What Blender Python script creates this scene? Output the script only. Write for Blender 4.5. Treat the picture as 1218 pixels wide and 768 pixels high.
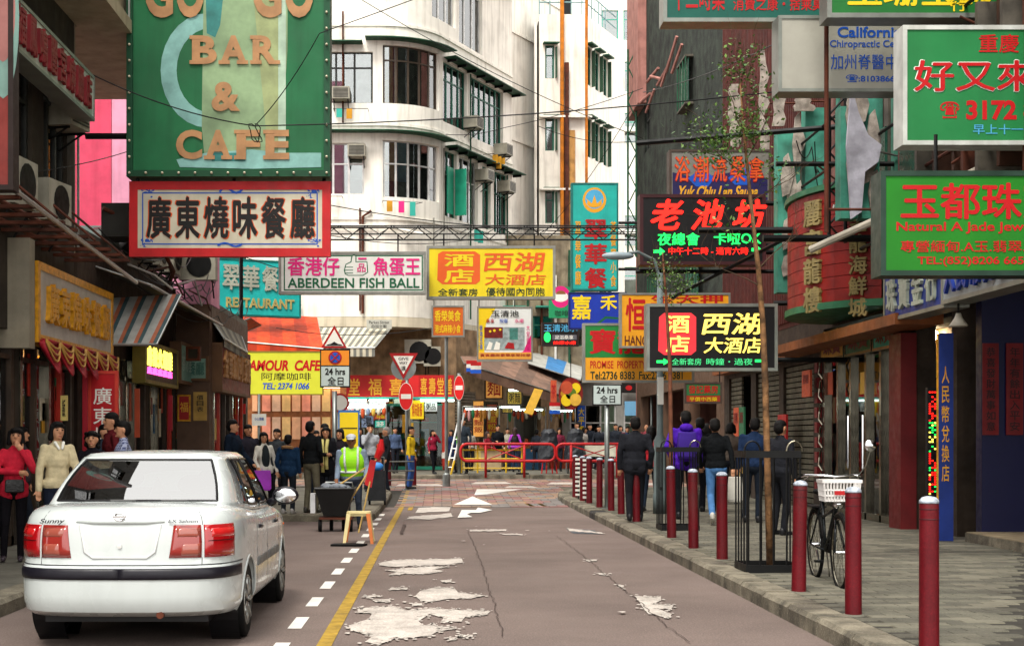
import bpy, math, random
import numpy as np
from mathutils import Vector, Matrix
random.seed(7); rng = np.random.default_rng(7)
R = math.radians
sc = bpy.context.scene
for o in list(bpy.data.objects): bpy.data.objects.remove(o)

# ------------------------------------------------------------------ camera
CAMZ, F, VX, VY = 1.5, 1692.0, 523.0, 522.0      # eye height, focal length and vanishing point of the 1218 px wide photograph
cam = bpy.data.cameras.new('camera'); camo = bpy.data.objects.new('camera', cam); sc.collection.objects.link(camo)
camo.location = (0, 0, CAMZ); camo.rotation_euler = (R(90), 0, 0)
cam.sensor_width = 36; cam.lens = F / 1218 * 36
cam.shift_x = (609 - VX) / 1218; cam.shift_y = (VY - 384) / 1218
cam.clip_start = .05; cam.clip_end = 800
sc.camera = camo

# ------------------------------------------------------------------ light: bright overcast
SUN_EL, SUN_AZ = 58, 200
w = bpy.data.worlds.new('World'); sc.world = w; w.use_nodes = True
nt = w.node_tree; nt.nodes.clear()
sky = nt.nodes.new('ShaderNodeTexSky'); sky.sky_type = 'NISHITA'; sky.sun_disc = False
sky.sun_elevation = R(SUN_EL); sky.sun_rotation = R(SUN_AZ); sky.air_density = 1.0; sky.dust_density = 4.0; sky.ozone_density = 1.0
hs = nt.nodes.new('ShaderNodeHueSaturation'); hs.inputs['Saturation'].default_value = .22
wm = nt.nodes.new('ShaderNodeMix'); wm.data_type = 'RGBA'; wm.blend_type = 'MIX'; wm.inputs[0].default_value = .75
wm.inputs[7].default_value = (10.2, 10.0, 9.6, 1)          # even white cloud cover in front of the sky
bg = nt.nodes.new('ShaderNodeBackground'); bg.inputs[1].default_value = .15
wo = nt.nodes.new('ShaderNodeOutputWorld')
nt.links.new(sky.outputs[0], hs.inputs['Color']); nt.links.new(hs.outputs[0], wm.inputs[6])
nt.links.new(wm.outputs[2], bg.inputs[0]); nt.links.new(bg.outputs[0], wo.inputs[0])
sl = bpy.data.lights.new('sun', 'SUN'); sl.energy = 1.5; sl.angle = R(14); sl.color = (1, .95, .87)
so = bpy.data.objects.new('sun', sl); sc.collection.objects.link(so)
sd = Vector((math.sin(R(SUN_AZ)) * math.cos(R(SUN_EL)), math.cos(R(SUN_AZ)) * math.cos(R(SUN_EL)), math.sin(R(SUN_EL))))
so.rotation_euler = sd.to_track_quat('Z', 'Y').to_euler()
sc.view_settings.view_transform = 'Standard'; sc.view_settings.look = 'None'
sc.view_settings.exposure = 1.12; sc.view_settings.gamma = 1
sc.cycles.max_bounces = 8; sc.cycles.diffuse_bounces = 4; sc.cycles.glossy_bounces = 4; sc.cycles.transparent_max_bounces = 12

# ------------------------------------------------------------------ materials
MATS = {}
def mat(name, col, rough=.6, metal=0., var=.18, scale=3., bump=0., streak=0., spec=.3, emit=0., coat=0., col2=None, bscale=None, dirt=0., speck=0., bdist=.01):
    if name in MATS: return MATS[name]
    m = bpy.data.materials.new(name); m.use_nodes = True; MATS[name] = m
    t = m.node_tree; N, L = t.nodes, t.links; b = N['Principled BSDF']
    b.inputs['Roughness'].default_value = rough; b.inputs['Metallic'].default_value = metal
    b.inputs['Specular IOR Level'].default_value = spec; b.inputs['Coat Weight'].default_value = coat
    b.inputs['Coat Roughness'].default_value = .08
    c = (*col, 1)
    g = N.new('ShaderNodeNewGeometry')
    def noise(sc_, det=5., stretch=None):
        n = N.new('ShaderNodeTexNoise'); n.inputs['Scale'].default_value = sc_; n.inputs['Detail'].default_value = det
        if stretch:
            mp = N.new('ShaderNodeMapping'); mp.inputs['Scale'].default_value = stretch
            L.new(g.outputs['Position'], mp.inputs['Vector']); L.new(mp.outputs[0], n.inputs['Vector'])
        else: L.new(g.outputs['Position'], n.inputs['Vector'])
        return n
    def mix(fac, a, bb, blend='MIX'):
        x = N.new('ShaderNodeMix'); x.data_type = 'RGBA'; x.blend_type = blend
        if isinstance(fac, (int, float)): x.inputs[0].default_value = fac
        else: L.new(fac, x.inputs[0])
        for i, v in ((6, a), (7, bb)):
            if isinstance(v, tuple): x.inputs[i].default_value = v
            else: L.new(v, x.inputs[i])
        return x.outputs[2]
    def rmp(sock, lo, hi, a=0., z=1.):
        r = N.new('ShaderNodeMapRange'); r.inputs[1].default_value = lo; r.inputs[2].default_value = hi
        r.inputs[3].default_value = a; r.inputs[4].default_value = z; L.new(sock, r.inputs[0]); return r.outputs[0]
    out = c
    if var > 0:
        n = noise(scale)
        d = tuple(min(1, v * (1 - var * 1.6)) for v in col) + (1,) if col2 is None else (*col2, 1)
        out = mix(rmp(n.outputs[0], .38, .66), c, d)
        n3 = noise(scale * 9, 3.)
        out = mix(rmp(n3.outputs[0], .3, .75, 0, var * .8), out, tuple(v * .45 for v in col) + (1,))
    if streak > 0:
        n2 = noise(2.2, 6., (2.6, 2.6, .22))
        out = mix(rmp(n2.outputs[0], .48, .74, 0, streak), out, (col[0] * .28, col[1] * .25, col[2] * .2, 1))
    if dirt > 0:
        n4 = noise(1.1, 8.)
        out = mix(rmp(n4.outputs[0], .5, .7, 0, dirt), out, (.05, .04, .032, 1))
    if speck > 0:
        n5 = noise(70, 2.); out = mix(rmp(n5.outputs[0], .42, .62, 0, speck), out, tuple(v * .35 for v in col) + (1,))
        n6 = noise(48, 2.); out = mix(rmp(n6.outputs[0], .58, .7, 0, speck * .6), out, tuple(min(1, v * 1.9) for v in col) + (1,))
    if isinstance(out, tuple): b.inputs['Base Color'].default_value = out
    else: L.new(out, b.inputs['Base Color'])
    if var > 0 and metal < .5:
        L.new(rmp(noise(scale * 3).outputs[0], .3, .7, max(.03, rough - .1), min(1, rough + .12)), b.inputs['Roughness'])
    if bump > 0:
        bn = N.new('ShaderNodeBump'); bn.inputs['Strength'].default_value = bump; bn.inputs['Distance'].default_value = bdist
        nn = noise(bscale or scale * 12, 4.); L.new(nn.outputs[0], bn.inputs['Height']); L.new(bn.outputs[0], b.inputs['Normal'])
    if emit > 0:
        b.inputs['Emission Color'].default_value = c; b.inputs['Emission Strength'].default_value = emit
    return m
def glass(name, tint, ior=1.5, rough=.02, dark=.3):
    """thin glass: tinted see-through layer with a fresnel reflection"""
    if name in MATS: return MATS[name]
    m = bpy.data.materials.new(name); m.use_nodes = True; MATS[name] = m
    t = m.node_tree; N, L = t.nodes, t.links; N.clear()
    o = N.new('ShaderNodeOutputMaterial'); tr = N.new('ShaderNodeBsdfTransparent'); tr.inputs[0].default_value = (*tint, 1)
    gl = N.new('ShaderNodeBsdfGlossy'); gl.inputs['Roughness'].default_value = rough
    fr = N.new('ShaderNodeFresnel'); fr.inputs[0].default_value = ior
    mx = N.new('ShaderNodeMixShader'); L.new(fr.outputs[0], mx.inputs[0]); L.new(tr.outputs[0], mx.inputs[1]); L.new(gl.outputs[0], mx.inputs[2])
    L.new(mx.outputs[0], o.inputs[0]); return m
def c_(name, h, **k):
    """colour from an sRGB hex string"""
    v = [int(h[i:i + 2], 16) / 255 for i in (0, 2, 4)]
    return mat(name, tuple(x / 12.92 if x < .04 else ((x + .055) / 1.055) ** 2.4 for x in v), **k)

black = c_('black_iron', '0e0e0e', rough=.5, spec=.2); steel = c_('galvanised_steel', '8a8f8c', rough=.4, metal=.7)
dkgreen = c_('dark_green_paint', '1e5238', rough=.6, var=.3); white = c_('white_paint', 'd8d6cc', rough=.5, streak=.2)
redp = c_('red_paint', 'b01418', rough=.45, var=.2); bollard_red = c_('bollard_red', '5e0a14', rough=.5, var=.2, dirt=.4, scale=4, spec=.2, speck=.3)
rust = c_('rusty_steel', '5a2c1a', rough=.8, var=.4); chrome = mat('chrome', (.75, .75, .77), rough=.12, metal=1, var=0)
rubber = c_('rubber', '0c0c0c', rough=.75, spec=.15); alu = c_('aluminium', 'a8aaa6', rough=.35, metal=.8)
wglass = glass('window_glass', (.8, .86, .86), 2.6); sglass = glass('shop_glass', (.75, .85, .8), 1.5)
skin = c_('skin', 'c08a68', rough=.55, var=.08, scale=20); dskin = c_('tanned_skin', '8a5a3c', rough=.55, var=.1, scale=20)
hairm = c_('black_hair', '0c0908', rough=.55, spec=.15, bump=.6, scale=20, bscale=260); brownhair = c_('brown_hair', '35201a', rough=.5, bump=.6, scale=20, bscale=260)
greyhair = c_('grey_hair', '8c8884', rough=.6, bump=.6, scale=20, bscale=260)
def T_(n, h, **k):
    k.setdefault('rough', .5); k.setdefault('var', .05); f = 1. if n.startswith(('white', 'dirty')) or 'ink' not in n and sum(int(h[i:i + 2], 16) for i in (0, 2, 4)) > 560 else .97
    return c_(n, ''.join('%02x' % int(int(h[i:i + 2], 16) * f ** .4) for i in (0, 2, 4)), **k)      # flat print inks
ink = T_('black_ink', '120f0c'); inkred = T_('red_ink', 'b80e14'); inkblue = T_('blue_ink', '1450b4'); inkgold = T_('gold_ink', 'd89a20')
inkwhite = T_('white_ink', 'e8e6dc'); inkpink = T_('magenta_ink', 'd81e78'); inkgreen = T_('green_ink', '0c5a38'); inkyellow = T_('yellow_ink', 'e8c818')
inkdgreen = T_('dark_green_ink', '0a3020'); inkorange = T_('orange_ink', 'd8541a'); inkteal = T_('teal_ink', '2aa090'); inklblue = T_('light_blue_ink', '4aa0c8')
neonred = mat('neon_red', (1, .012, .006), emit=1.1, var=0); neongreen = mat('neon_green', (.01, .8, .10), emit=.9, var=0)
neonyellow = mat('neon_yellow', (1, .85, .1), emit=1.3, var=0); neonblue = mat('neon_blue', (.05, .15, 1), emit=2.5, var=0); neonpink = mat('neon_pink', (1, .1, .5), emit=1.3, var=0)
tubelight = mat('fluorescent_tube', (.75, 1, .9), emit=4., var=0); warmlight = mat('warm_lamp', (1, .65, .28), emit=5., var=0)

# ------------------------------------------------------------------ mesh helper
class MB:
    def __init__(s): s.v, s.f = [], []
    def add(s, vs, fs):
        n = len(s.v); s.v.extend([tuple(p) for p in vs]); s.f.extend([tuple(i + n for i in f) for f in fs]); return s
    def box(s, a, b):
        x0, y0, z0 = a; x1, y1, z1 = b
        return s.hexa([(x0, y0, z0), (x1, y0, z0), (x1, y1, z0), (x0, y1, z0), (x0, y0, z1), (x1, y0, z1), (x1, y1, z1), (x0, y1, z1)])
    def hexa(s, p): return s.add(p, [(0, 3, 2, 1), (4, 5, 6, 7), (0, 1, 5, 4), (1, 2, 6, 5), (2, 3, 7, 6), (3, 0, 4, 7)])
    def cbox(s, c, size, rz=0, bev=0):
        x, y, z = [k / 2 for k in size]; cs, sn = math.cos(rz), math.sin(rz)
        pts = [(a, b, q) for q in (-z, z) for a, b in ((-x, -y), (x, -y), (x, y), (-x, y))]
        return s.hexa([(c[0] + a * cs - b * sn, c[1] + a * sn + b * cs, c[2] + q) for a, b, q in pts])
    def tube(s, pts, r, seg=8, caps=True):
        """a tube through points; r is a number or one radius per point"""
        pts = [Vector(p) for p in pts]; n = len(pts); rs = r if isinstance(r, (list, tuple)) else [r] * n
        base = len(s.v); prev = None
        for i, p in enumerate(pts):
            t = (pts[min(i + 1, n - 1)] - pts[max(i - 1, 0)]).normalized()
            if prev is None:
                a = Vector((0, 0, 1)) if abs(t.z) < .9 else Vector((1, 0, 0)); u = t.cross(a).normalized()
            else: u = (prev - t * prev.dot(t)).normalized()
            prev = u; v = t.cross(u)
            for k in range(seg):
                an = 2 * math.pi * k / seg; s.v.append(tuple(p + (u * math.cos(an) + v * math.sin(an)) * rs[i]))
        for i in range(n - 1):
            for k in range(seg):
                a, b = base + i * seg + k, base + i * seg + (k + 1) % seg; s.f.append((a, b, b + seg, a + seg))
        if caps: s.f.append(tuple(base + k for k in range(seg))[::-1]); s.f.append(tuple(base + (n - 1) * seg + k for k in range(seg)))
        return s
    def lathe(s, prof, c=(0, 0, 0), seg=16, axis='z'):
        b = len(s.v); n = len(prof)
        for r, h in prof:
            for k in range(seg):
                a = 2 * math.pi * k / seg; x, y = r * math.cos(a), r * math.sin(a)
                p = (x, y, h) if axis == 'z' else ((h, x, y) if axis == 'x' else (x, h, y))
                s.v.append((p[0] + c[0], p[1] + c[1], p[2] + c[2]))
        for i in range(n - 1):
            for k in range(seg):
                a, d = b + i * seg + k, b + i * seg + (k + 1) % seg; s.f.append((a, d, d + seg, a + seg))
        s.f.append(tuple(b + k for k in range(seg))[::-1]); s.f.append(tuple(b + (n - 1) * seg + k for k in range(seg))); return s
    def ell(s, c, r, seg=12, rings=8):
        prof = [(math.sin(math.pi * i / rings) or 1e-4, -math.cos(math.pi * i / rings)) for i in range(rings + 1)]
        b = len(s.v); s.lathe([(max(p[0], 1e-3), p[1]) for p in prof], seg=seg)
        for i in range(b, len(s.v)):
            x, y, z = s.v[i]; s.v[i] = (c[0] + x * r[0], c[1] + y * r[1], c[2] + z * r[2])
        return s
    def cap(s, p, q, r0, r1=None, seg=10):
        """a capsule with tapering radius"""
        r1 = r0 if r1 is None else r1; p, q = Vector(p), Vector(q); t = (q - p); L = t.length or 1e-4; t /= L
        pts, rs = [], []
        for a in (-85, -50, -20): pts.append(p + t * r0 * math.sin(R(a))); rs.append(r0 * math.cos(R(a)))
        for a in (20, 50, 85): pts.append(q + t * r1 * math.sin(R(a))); rs.append(r1 * math.cos(R(a)))
        return s.tube(pts, rs, seg)
    def prism(s, pts, y0, y1):
        """polygon in the XZ plane given depth"""
        n = len(pts); return s.add([(x, y0, z) for x, z in pts] + [(x, y1, z) for x, z in pts],
            [tuple(range(n))] + [tuple(range(2 * n - 1, n - 1, -1))] + [(i, i + n, (i + 1) % n + n, (i + 1) % n) for i in range(n)])
    def slab(s, pts, z0, z1):
        n = len(pts); return s.add([(x, y, z0) for x, y in pts] + [(x, y, z1) for x, y in pts],
            [tuple(range(n))[::-1]] + [tuple(range(n, 2 * n))] + [(i, (i + 1) % n, (i + 1) % n + n, i + n) for i in range(n)])
    def build(s, name, m, parent=None, smooth=False, world=False):
        me = bpy.data.meshes.new(name); vs = s.v
        if world and parent is not None:
            inv = WINV[parent.name]; vs = [tuple(inv @ Vector(p)) for p in vs]
        me.from_pydata(vs, [], s.f); me.update()
        if smooth: me.polygons.foreach_set('use_smooth', [True] * len(me.polygons))
        return put(name, me, m, parent)
WINV = {}
def put(name, me, m, parent=None):
    o = bpy.data.objects.new(name, me); sc.collection.objects.link(o)
    if m is not None and not me.materials: me.materials.append(m)
    if parent is not None:
        o.parent = parent
        if parent.name in WINV: WINV[o.name] = WINV[parent.name]
    return o
def tag(o, label=None, cat=None, group=None, kind=None):
    if label: o['label'] = label
    if cat: o['category'] = cat
    if group: o['group'] = group
    if kind: o['kind'] = kind
    return o
def thing(name, label, cat, loc=(0, 0, 0), rz=0, group=None, scale=1):
    o = bpy.data.objects.new(name, None); sc.collection.objects.link(o); o.empty_display_size = .2
    o.location = loc; o.rotation_euler = (0, 0, rz); o.scale = (scale,) * 3
    WINV[o.name] = (Matrix.Translation(loc) @ Matrix.Rotation(rz, 4, 'Z') @ Matrix.Scale(scale, 4)).inverted()
    return tag(o, label, cat, group)
def struct(name, mb, m, parent=None):
    o = mb.build(name, m, parent)
    if parent is None: o['kind'] = 'structure'
    return o
def copy_tree(o, parent=None, **over):
    c = o.copy(); sc.collection.objects.link(c); c.parent = parent
    for k, v in over.items(): c[k] = v
    for ch in list(o.children): copy_tree(ch, c)
    return c
def X(px, d): return (px - VX) * d / F
def Z(py, d): return CAMZ + (VY - py) * d / F
def zg(y): return max(0., min(.25, (y - 33) / 11 * .25))      # the street climbs a little towards the junction

# ------------------------------------------------------------------ lettering
TC = {}
def glyphs(s, bold, depth):
    cjk = any(ord(c) > 0x2e80 for c in s)
    if cjk: bold = min(bold, .06) * .5
    k = (s, bold, depth)
    if k not in TC:
        cu = bpy.data.curves.new('lettering', 'FONT'); cu.body = s; cu.resolution_u = 2 if cjk else 4; cu.offset = 0 if cjk else bold; cu.extrude = depth; cu.fill_mode = 'BOTH' if depth else 'FRONT'
        ob = bpy.data.objects.new('tmp', cu)
        me = bpy.data.meshes.new_from_object(ob)
        bpy.data.objects.remove(ob)
        v = np.array([x.co[:] for x in me.vertices]) if len(me.vertices) else np.zeros((1, 3)); f = [tuple(p.vertices) for p in me.polygons]
        if cjk and bold > .004:                  # a heavier brush: the strokes laid again a little to each side, each a hair in front
            vs, fs = [], []
            for i, (a, b) in enumerate(((0, 0), (1, .3), (-1, -.3), (-.3, 1), (.3, -1))):
                fs += [tuple(q + len(v) * i for q in p) for p in f]; vs.append(v + np.array([a * bold, b * bold * .8, i * .0006]))
            v, f = np.concatenate(vs), fs
        TC[k] = (v, f)
    return TC[k]
def lettering(parent, s, box, y, m, bold=.012, depth=0., name='lettering', shear=0.):
    """text stretched into a box (x0, z0, x1, z1) of the parent's own XZ plane, facing -Y"""
    v, f = glyphs(s, bold, depth); lo, hi = v.min(0), v.max(0); ex = np.maximum(hi - lo, 1e-6)
    x0, z0, x1, z1 = box; u = (v[:, 0] - lo[0]) / ex[0]; t = (v[:, 1] - lo[1]) / ex[1]
    xs = x0 + u * (x1 - x0) + shear * (t - .5) * (z1 - z0); zs = z0 + t * (z1 - z0)
    ys = y - v[:, 2]
    me = bpy.data.meshes.new(name); me.from_pydata([tuple(p) for p in np.stack([xs, ys, zs], 1)], [], f); me.update()
    return put(name, me, m, parent)
def vertical(parent, s, box, y, m, **k):
    x0, z0, x1, z1 = box; n = len(s); h = (z1 - z0) / n
    for i, ch in enumerate(s): lettering(parent, ch, (x0, z1 - (i + .93) * h, x1, z1 - (i + .07) * h), y, m, **k)

def sign(name, label, loc, w, h, panel, frame=None, fw=.05, th=.12, texts=(), shapes=(), rz=0, group=None, cat='sign', bars=(), root=None):
    """a board standing on loc (its bottom centre), facing -Y before turning by rz; texts and shapes in fractions of the board, v down"""
    t = thing(name, label, cat, loc, rz, group)
    MB().box((-w / 2, 0, 0), (w / 2, th, h)).build('panel', panel, t)
    if frame:
        b = MB(); q = .015
        b.box((-w / 2 - q, -q, -q), (w / 2 + q, th + q, fw)); b.box((-w / 2 - q, -q, h - fw), (w / 2 + q, th + q, h + q))
        b.box((-w / 2 - q, -q + .001, fw), (-w / 2 + fw, th + q, h - fw)); b.box((w / 2 - fw, -q + .001, fw), (w / 2 + q, th + q, h - fw)); b.build('frame', frame, t)
    for i, sh in enumerate(shapes):
        pts, m = sh[0], sh[1]; nm = sh[2] if len(sh) > 2 else 'printed_shape'
        MB().prism([(-w / 2 + u * w, h - v * h) for u, v in pts], -.002 - .0014 * (i + 1), -.0005 - .0004 * (i + 1)).build(nm, m, t)
    off = -.003 - .0015 * (len(shapes) + 1)
    for tx in texts:
        s, (u0, v0, u1, v1), m = tx[:3]; kw = tx[3] if len(tx) > 3 else {}
        kw = dict(kw); vert = kw.pop('vert', False); dy = kw.pop('dy', 0)
        (vertical if vert else lettering)(t, s, (-w / 2 + u0 * w, h - v1 * h, -w / 2 + u1 * w, h - v0 * h), off - dy, m, **kw)
    if bars:
        b = MB()
        for p, q, r in bars: b.tube([p, q], r, 6)
        b.build('bracket', black, t, world=True)
    return t
def psign(name, label, d, box, panel, frame=None, texts=(), shapes=(), **k):
    """the same, its outline and lettering measured on the photograph at distance d"""
    x0, y0, x1, y1 = box; cv = lambda b: ((b[0] - x0) / (x1 - x0), (b[1] - y0) / (y1 - y0), (b[2] - x0) / (x1 - x0), (b[3] - y0) / (y1 - y0))
    return sign(name, label, (X((x0 + x1) / 2, d), d, Z(y1, d)), (x1 - x0) * d / F, (y1 - y0) * d / F, panel, frame,
        texts=[(t[0], cv(t[1])) + tuple(t[2:]) for t in texts], shapes=[([((p[0] - x0) / (x1 - x0), (p[1] - y0) / (y1 - y0)) for p in s[0]],) + tuple(s[1:]) for s in shapes], **k)
def disc(cx, cy, rx, ry=None, n=20): ry = ry or rx; return [(cx + rx * math.cos(2 * math.pi * i / n), cy + ry * math.sin(2 * math.pi * i / n)) for i in range(n)]
def rect(a, b, c, d): return [(a, b), (c, b), (c, d), (a, d)]

# ------------------------------------------------------------------ facades along a path
class Path:
    """a wall line on the ground; its outer side is to the right of its direction"""
    def __init__(s, pts):
        s.p = [Vector((x, y)) for x, y in pts]; s.s = [0]
        for a, b in zip(s.p, s.p[1:]): s.s.append(s.s[-1] + (b - a).length)
        s.L = s.s[-1]
        s.n = []
        for i in range(len(s.p)):
            t = (s.p[min(i + 1, len(s.p) - 1)] - s.p[max(i - 1, 0)]).normalized(); s.n.append(Vector((t.y, -t.x)))
    def at(s, u, o=0):
        u = min(max(u, -50), s.L + 50)
        i = 0
        while i < len(s.s) - 2 and u > s.s[i + 1]: i += 1
        k = (u - s.s[i]) / (s.s[i + 1] - s.s[i]); p = s.p[i].lerp(s.p[i + 1], k)
        n = s.n[i].lerp(s.n[i + 1], min(max(k, 0), 1)).normalized() if len(s.p) > 2 else s.n[0]
        return p + n * o
    def cuts(s, a, b): return [a] + [x for x in s.s[1:-1] if a + .02 < x < b - .02] + [b]
    def box(s, mb, a, b, o0, o1, z0, z1):
        cs = s.cuts(a, b)
        for u, v in zip(cs, cs[1:]):
            A, B, C, D = s.at(u, o1), s.at(v, o1), s.at(v, o0), s.at(u, o0)
            mb.hexa([(A.x, A.y, z0), (B.x, B.y, z0), (C.x, C.y, z0), (D.x, D.y, z0), (A.x, A.y, z1), (B.x, B.y, z1), (C.x, C.y, z1), (D.x, D.y, z1)])
        return mb
def wall(path, z0, z1, holes, m, parent, th=.25, name='wall', a=0, b=None):
    b = path.L if b is None else b
    xs = sorted({round(v, 4) for v in [a, b] + [x for x in path.s if a < x < b] + [c for h in holes for c in h[:2] if a <= c <= b]})
    zs = sorted({round(v, 4) for v in [z0, z1] + [c for h in holes for c in h[2:4] if z0 <= c <= z1]})
    mb = MB()
    for u, v in zip(xs, xs[1:]):
        run = None
        for p, q in zip(zs, zs[1:]):
            hole = any(h[0] < (u + v) / 2 < h[1] and h[2] < (p + q) / 2 < h[3] for h in holes)
            if hole:
                if run is not None: path.box(mb, u, v, -th, 0, run, p); run = None
            elif run is None: run = p
        if run is not None: path.box(mb, u, v, -th, 0, run, zs[-1])
    return mb.build(name, m, parent, world=True)
curt = [c_('curtain_%d' % i, h, rough=.8) for i, h in enumerate(['9fb0aa', 'c8b070', '4a82a4', 'b05030', 'e0dcd0', '3c8a78', 'e8f0f0', 'c8d8e0'])]
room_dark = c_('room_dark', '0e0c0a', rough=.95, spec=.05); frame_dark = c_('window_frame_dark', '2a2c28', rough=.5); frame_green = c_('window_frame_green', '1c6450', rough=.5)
def window(path, parent, a, b, z0, z1, nx=2, nz=(.3, ), fm=None, o=-.1, gm=None, curtains=True):
    """a framed window in an opening: each pane a mesh of its own"""
    fm = fm or frame_dark; gm = gm or wglass; t = .035; mb = MB()
    path.box(mb, a, b, o - .05, o + .02, z0, z0 + t); path.box(mb, a, b, o - .05, o + .02, z1 - t, z1)
    xs = [a + (b - a) * i / nx for i in range(nx + 1)]; H = z1 - z0; zs = [z0] + [z1 - H * f for f in reversed(nz)] + [z1]
    for x in xs:
        x = min(max(x, a + t), b - t); path.box(mb, x - t, x + t, o - .049, o + .021, z0 + t, z1 - t)
    for z in zs[1:-1]: path.box(mb, a, b, o - .048, o + .017, z - t * .7, z + t * .7)
    w_ = mb.build('window', fm, parent, world=True)
    for i in range(nx):
        for j in range(len(zs) - 1):
            path.box(MB(), xs[i] + t, xs[i + 1] - t, o - .025, o - .015, zs[j] + t * .8, zs[j + 1] - t * .8).build('pane', gm, w_, world=True)
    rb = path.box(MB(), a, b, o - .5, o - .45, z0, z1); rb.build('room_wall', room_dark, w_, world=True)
    if curtains:
        for i in range(nx):
            if random.random() < .88:
                path.box(MB(), xs[i] + t, xs[i + 1] - t * random.choice((1, 3)), o - .07, o - .055, z0 + H * random.choice((0, 0, .3)), z1).build('curtain', random.choice(curt), w_, world=True)
    return w_
# ================================================================== THE GROUND
asphalt = mat('asphalt', (.18, .137, .12), rough=.85, var=.16, scale=.45, bump=.5, bscale=90, dirt=.16, spec=.15, speck=.45)
paver_m = c_('pavement_grey', '68655a', rough=.8, var=.2, scale=2.2, bump=.3, dirt=.25)
paver_base = c_('pavement_joint', '35322c', rough=.9)
kerb_m = c_('granite_kerb', '8a8270', rough=.85, var=.5, scale=4, bump=.8, dirt=.8, bscale=60, speck=.4)
roadwhite = c_('worn_white_paint', 'c6bcb2', rough=.8, var=.2, scale=5, bump=.4, speck=.45, dirt=.3); roadclean = c_('white_road_paint', 'd8d4cc', rough=.6, var=.1)
roadyellow = c_('yellow_road_paint', 'a8872c', rough=.8, var=.3, scale=7, dirt=.2); crackm = c_('tar_crack', '42342e', rough=.9)
brick_pink = c_('pink_paver', '8c6660', rough=.8, var=.25, scale=2); brick_grey = c_('grey_paver', '7a7470', rough=.8, var=.25, scale=2); brick_tan = c_('tan_paver', '957a66', rough=.8, var=.25, scale=2)
ys = [-20, 0, 10, 20, 30, 33, 44, 60, 100, 300]; mb = MB()
vs = [(x, y, zg(y)) for y in ys for x in (-150, -20, 20, 150)]
fs = [(i * 4 + j, i * 4 + j + 1, i * 4 + j + 5, i * 4 + j + 4) for i in range(len(ys) - 1) for j in range(3)]
struct('road', mb.add(vs, fs), asphalt)
def G(px, py):
    d = CAMZ * F / (py - VY)
    for _ in range(12): d = (CAMZ - zg(d)) * F / (py - VY)
    return X(px, d), d
def sheet(pts, lift):                       # a thin sheet lying on the road
    n = len(pts); return MB().add([(x, y, zg(y) + lift) for x, y in pts], [tuple(range(n))])
def strip(pts, wd, lift):
    L, Rr = [], []
    for i, p in enumerate(pts):
        a, b = Vector(pts[max(i - 1, 0)]), Vector(pts[min(i + 1, len(pts) - 1)]); t = (b - a).normalized(); n = Vector((-t.y, t.x)) * wd / 2
        L.append(Vector(p) + n); Rr.append(Vector(p) - n)
    mb = MB()
    for i in range(len(pts) - 1):
        q = [Rr[i], Rr[i + 1], L[i + 1], L[i]]; mb.add([(p.x, p.y, zg(p.y) + lift) for p in q], [(0, 1, 2, 3)])
    return mb
def up(mb):                                  # make every face of a flat sheet look up
    for k, f in enumerate(mb.f):
        a, b, c = [Vector(mb.v[i]) for i in f[:3]]
        area = sum(mb.v[f[i]][0] * mb.v[f[(i + 1) % len(f)]][1] - mb.v[f[(i + 1) % len(f)]][0] * mb.v[f[i]][1] for i in range(len(f)))
        if area < 0: mb.f[k] = tuple(reversed(f))
    return mb
marks = thing('road_marking', None, None); marks['kind'] = 'structure'
yy = [6, 10, 14, 18, 22, 26, 30, 33, 36, 40]
up(strip([(-.84, y) for y in yy], .11, .005)).build('yellow_line', roadyellow, marks)
up(strip([(-.63, y) for y in (30, 33, 36, 39.5)], .1, .005)).build('yellow_line', roadyellow, marks)
for off in (0, .28):
    up(strip([(2.35 - off, 31.6), (2.3 - off, 33), (2.35 - off, 34.6), (2.7 - off * .8, 36.2), (3.6, 37.4 + off), (5.2, 38 + off)], .1, .009)).build('yellow_line', roadyellow, marks)
for k in range(13):
    y = 9.75 + k * 1.5; up(strip([(-1.15, y), (-1.15, y + .72)], .11, .005)).build('lane_dash', roadclean, marks)
for px, py, w_ in ((470, 577, 60), (560, 574.5, 50), (650, 575, 50), (745, 576, 60), (600, 579, 40)):
    up(sheet([G(px, py + 1.2), G(px + w_, py + 1.4), G(px + w_ - 8, py - 1), G(px + 6, py - 1)], .013)).build('worn_paint_patch', roadwhite, marks)
def zp(pts): return [(340 + u / 2.342, 560 + v / 2.342) for u, v in pts]
def ragged(pts, amp=.5):
    out = []
    for i, p in enumerate(pts):
        q = pts[(i + 1) % len(pts)]; n = max(1, int(math.dist(p, q) / 5))
        for k in range(n):
            f = k / n; out.append((p[0] + (q[0] - p[0]) * f + (random.uniform(-amp, amp) * 2.4 if k else 0), p[1] + (q[1] - p[1]) * f + (random.uniform(-amp, amp) * .8 if k else 0)))
    return out
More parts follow.
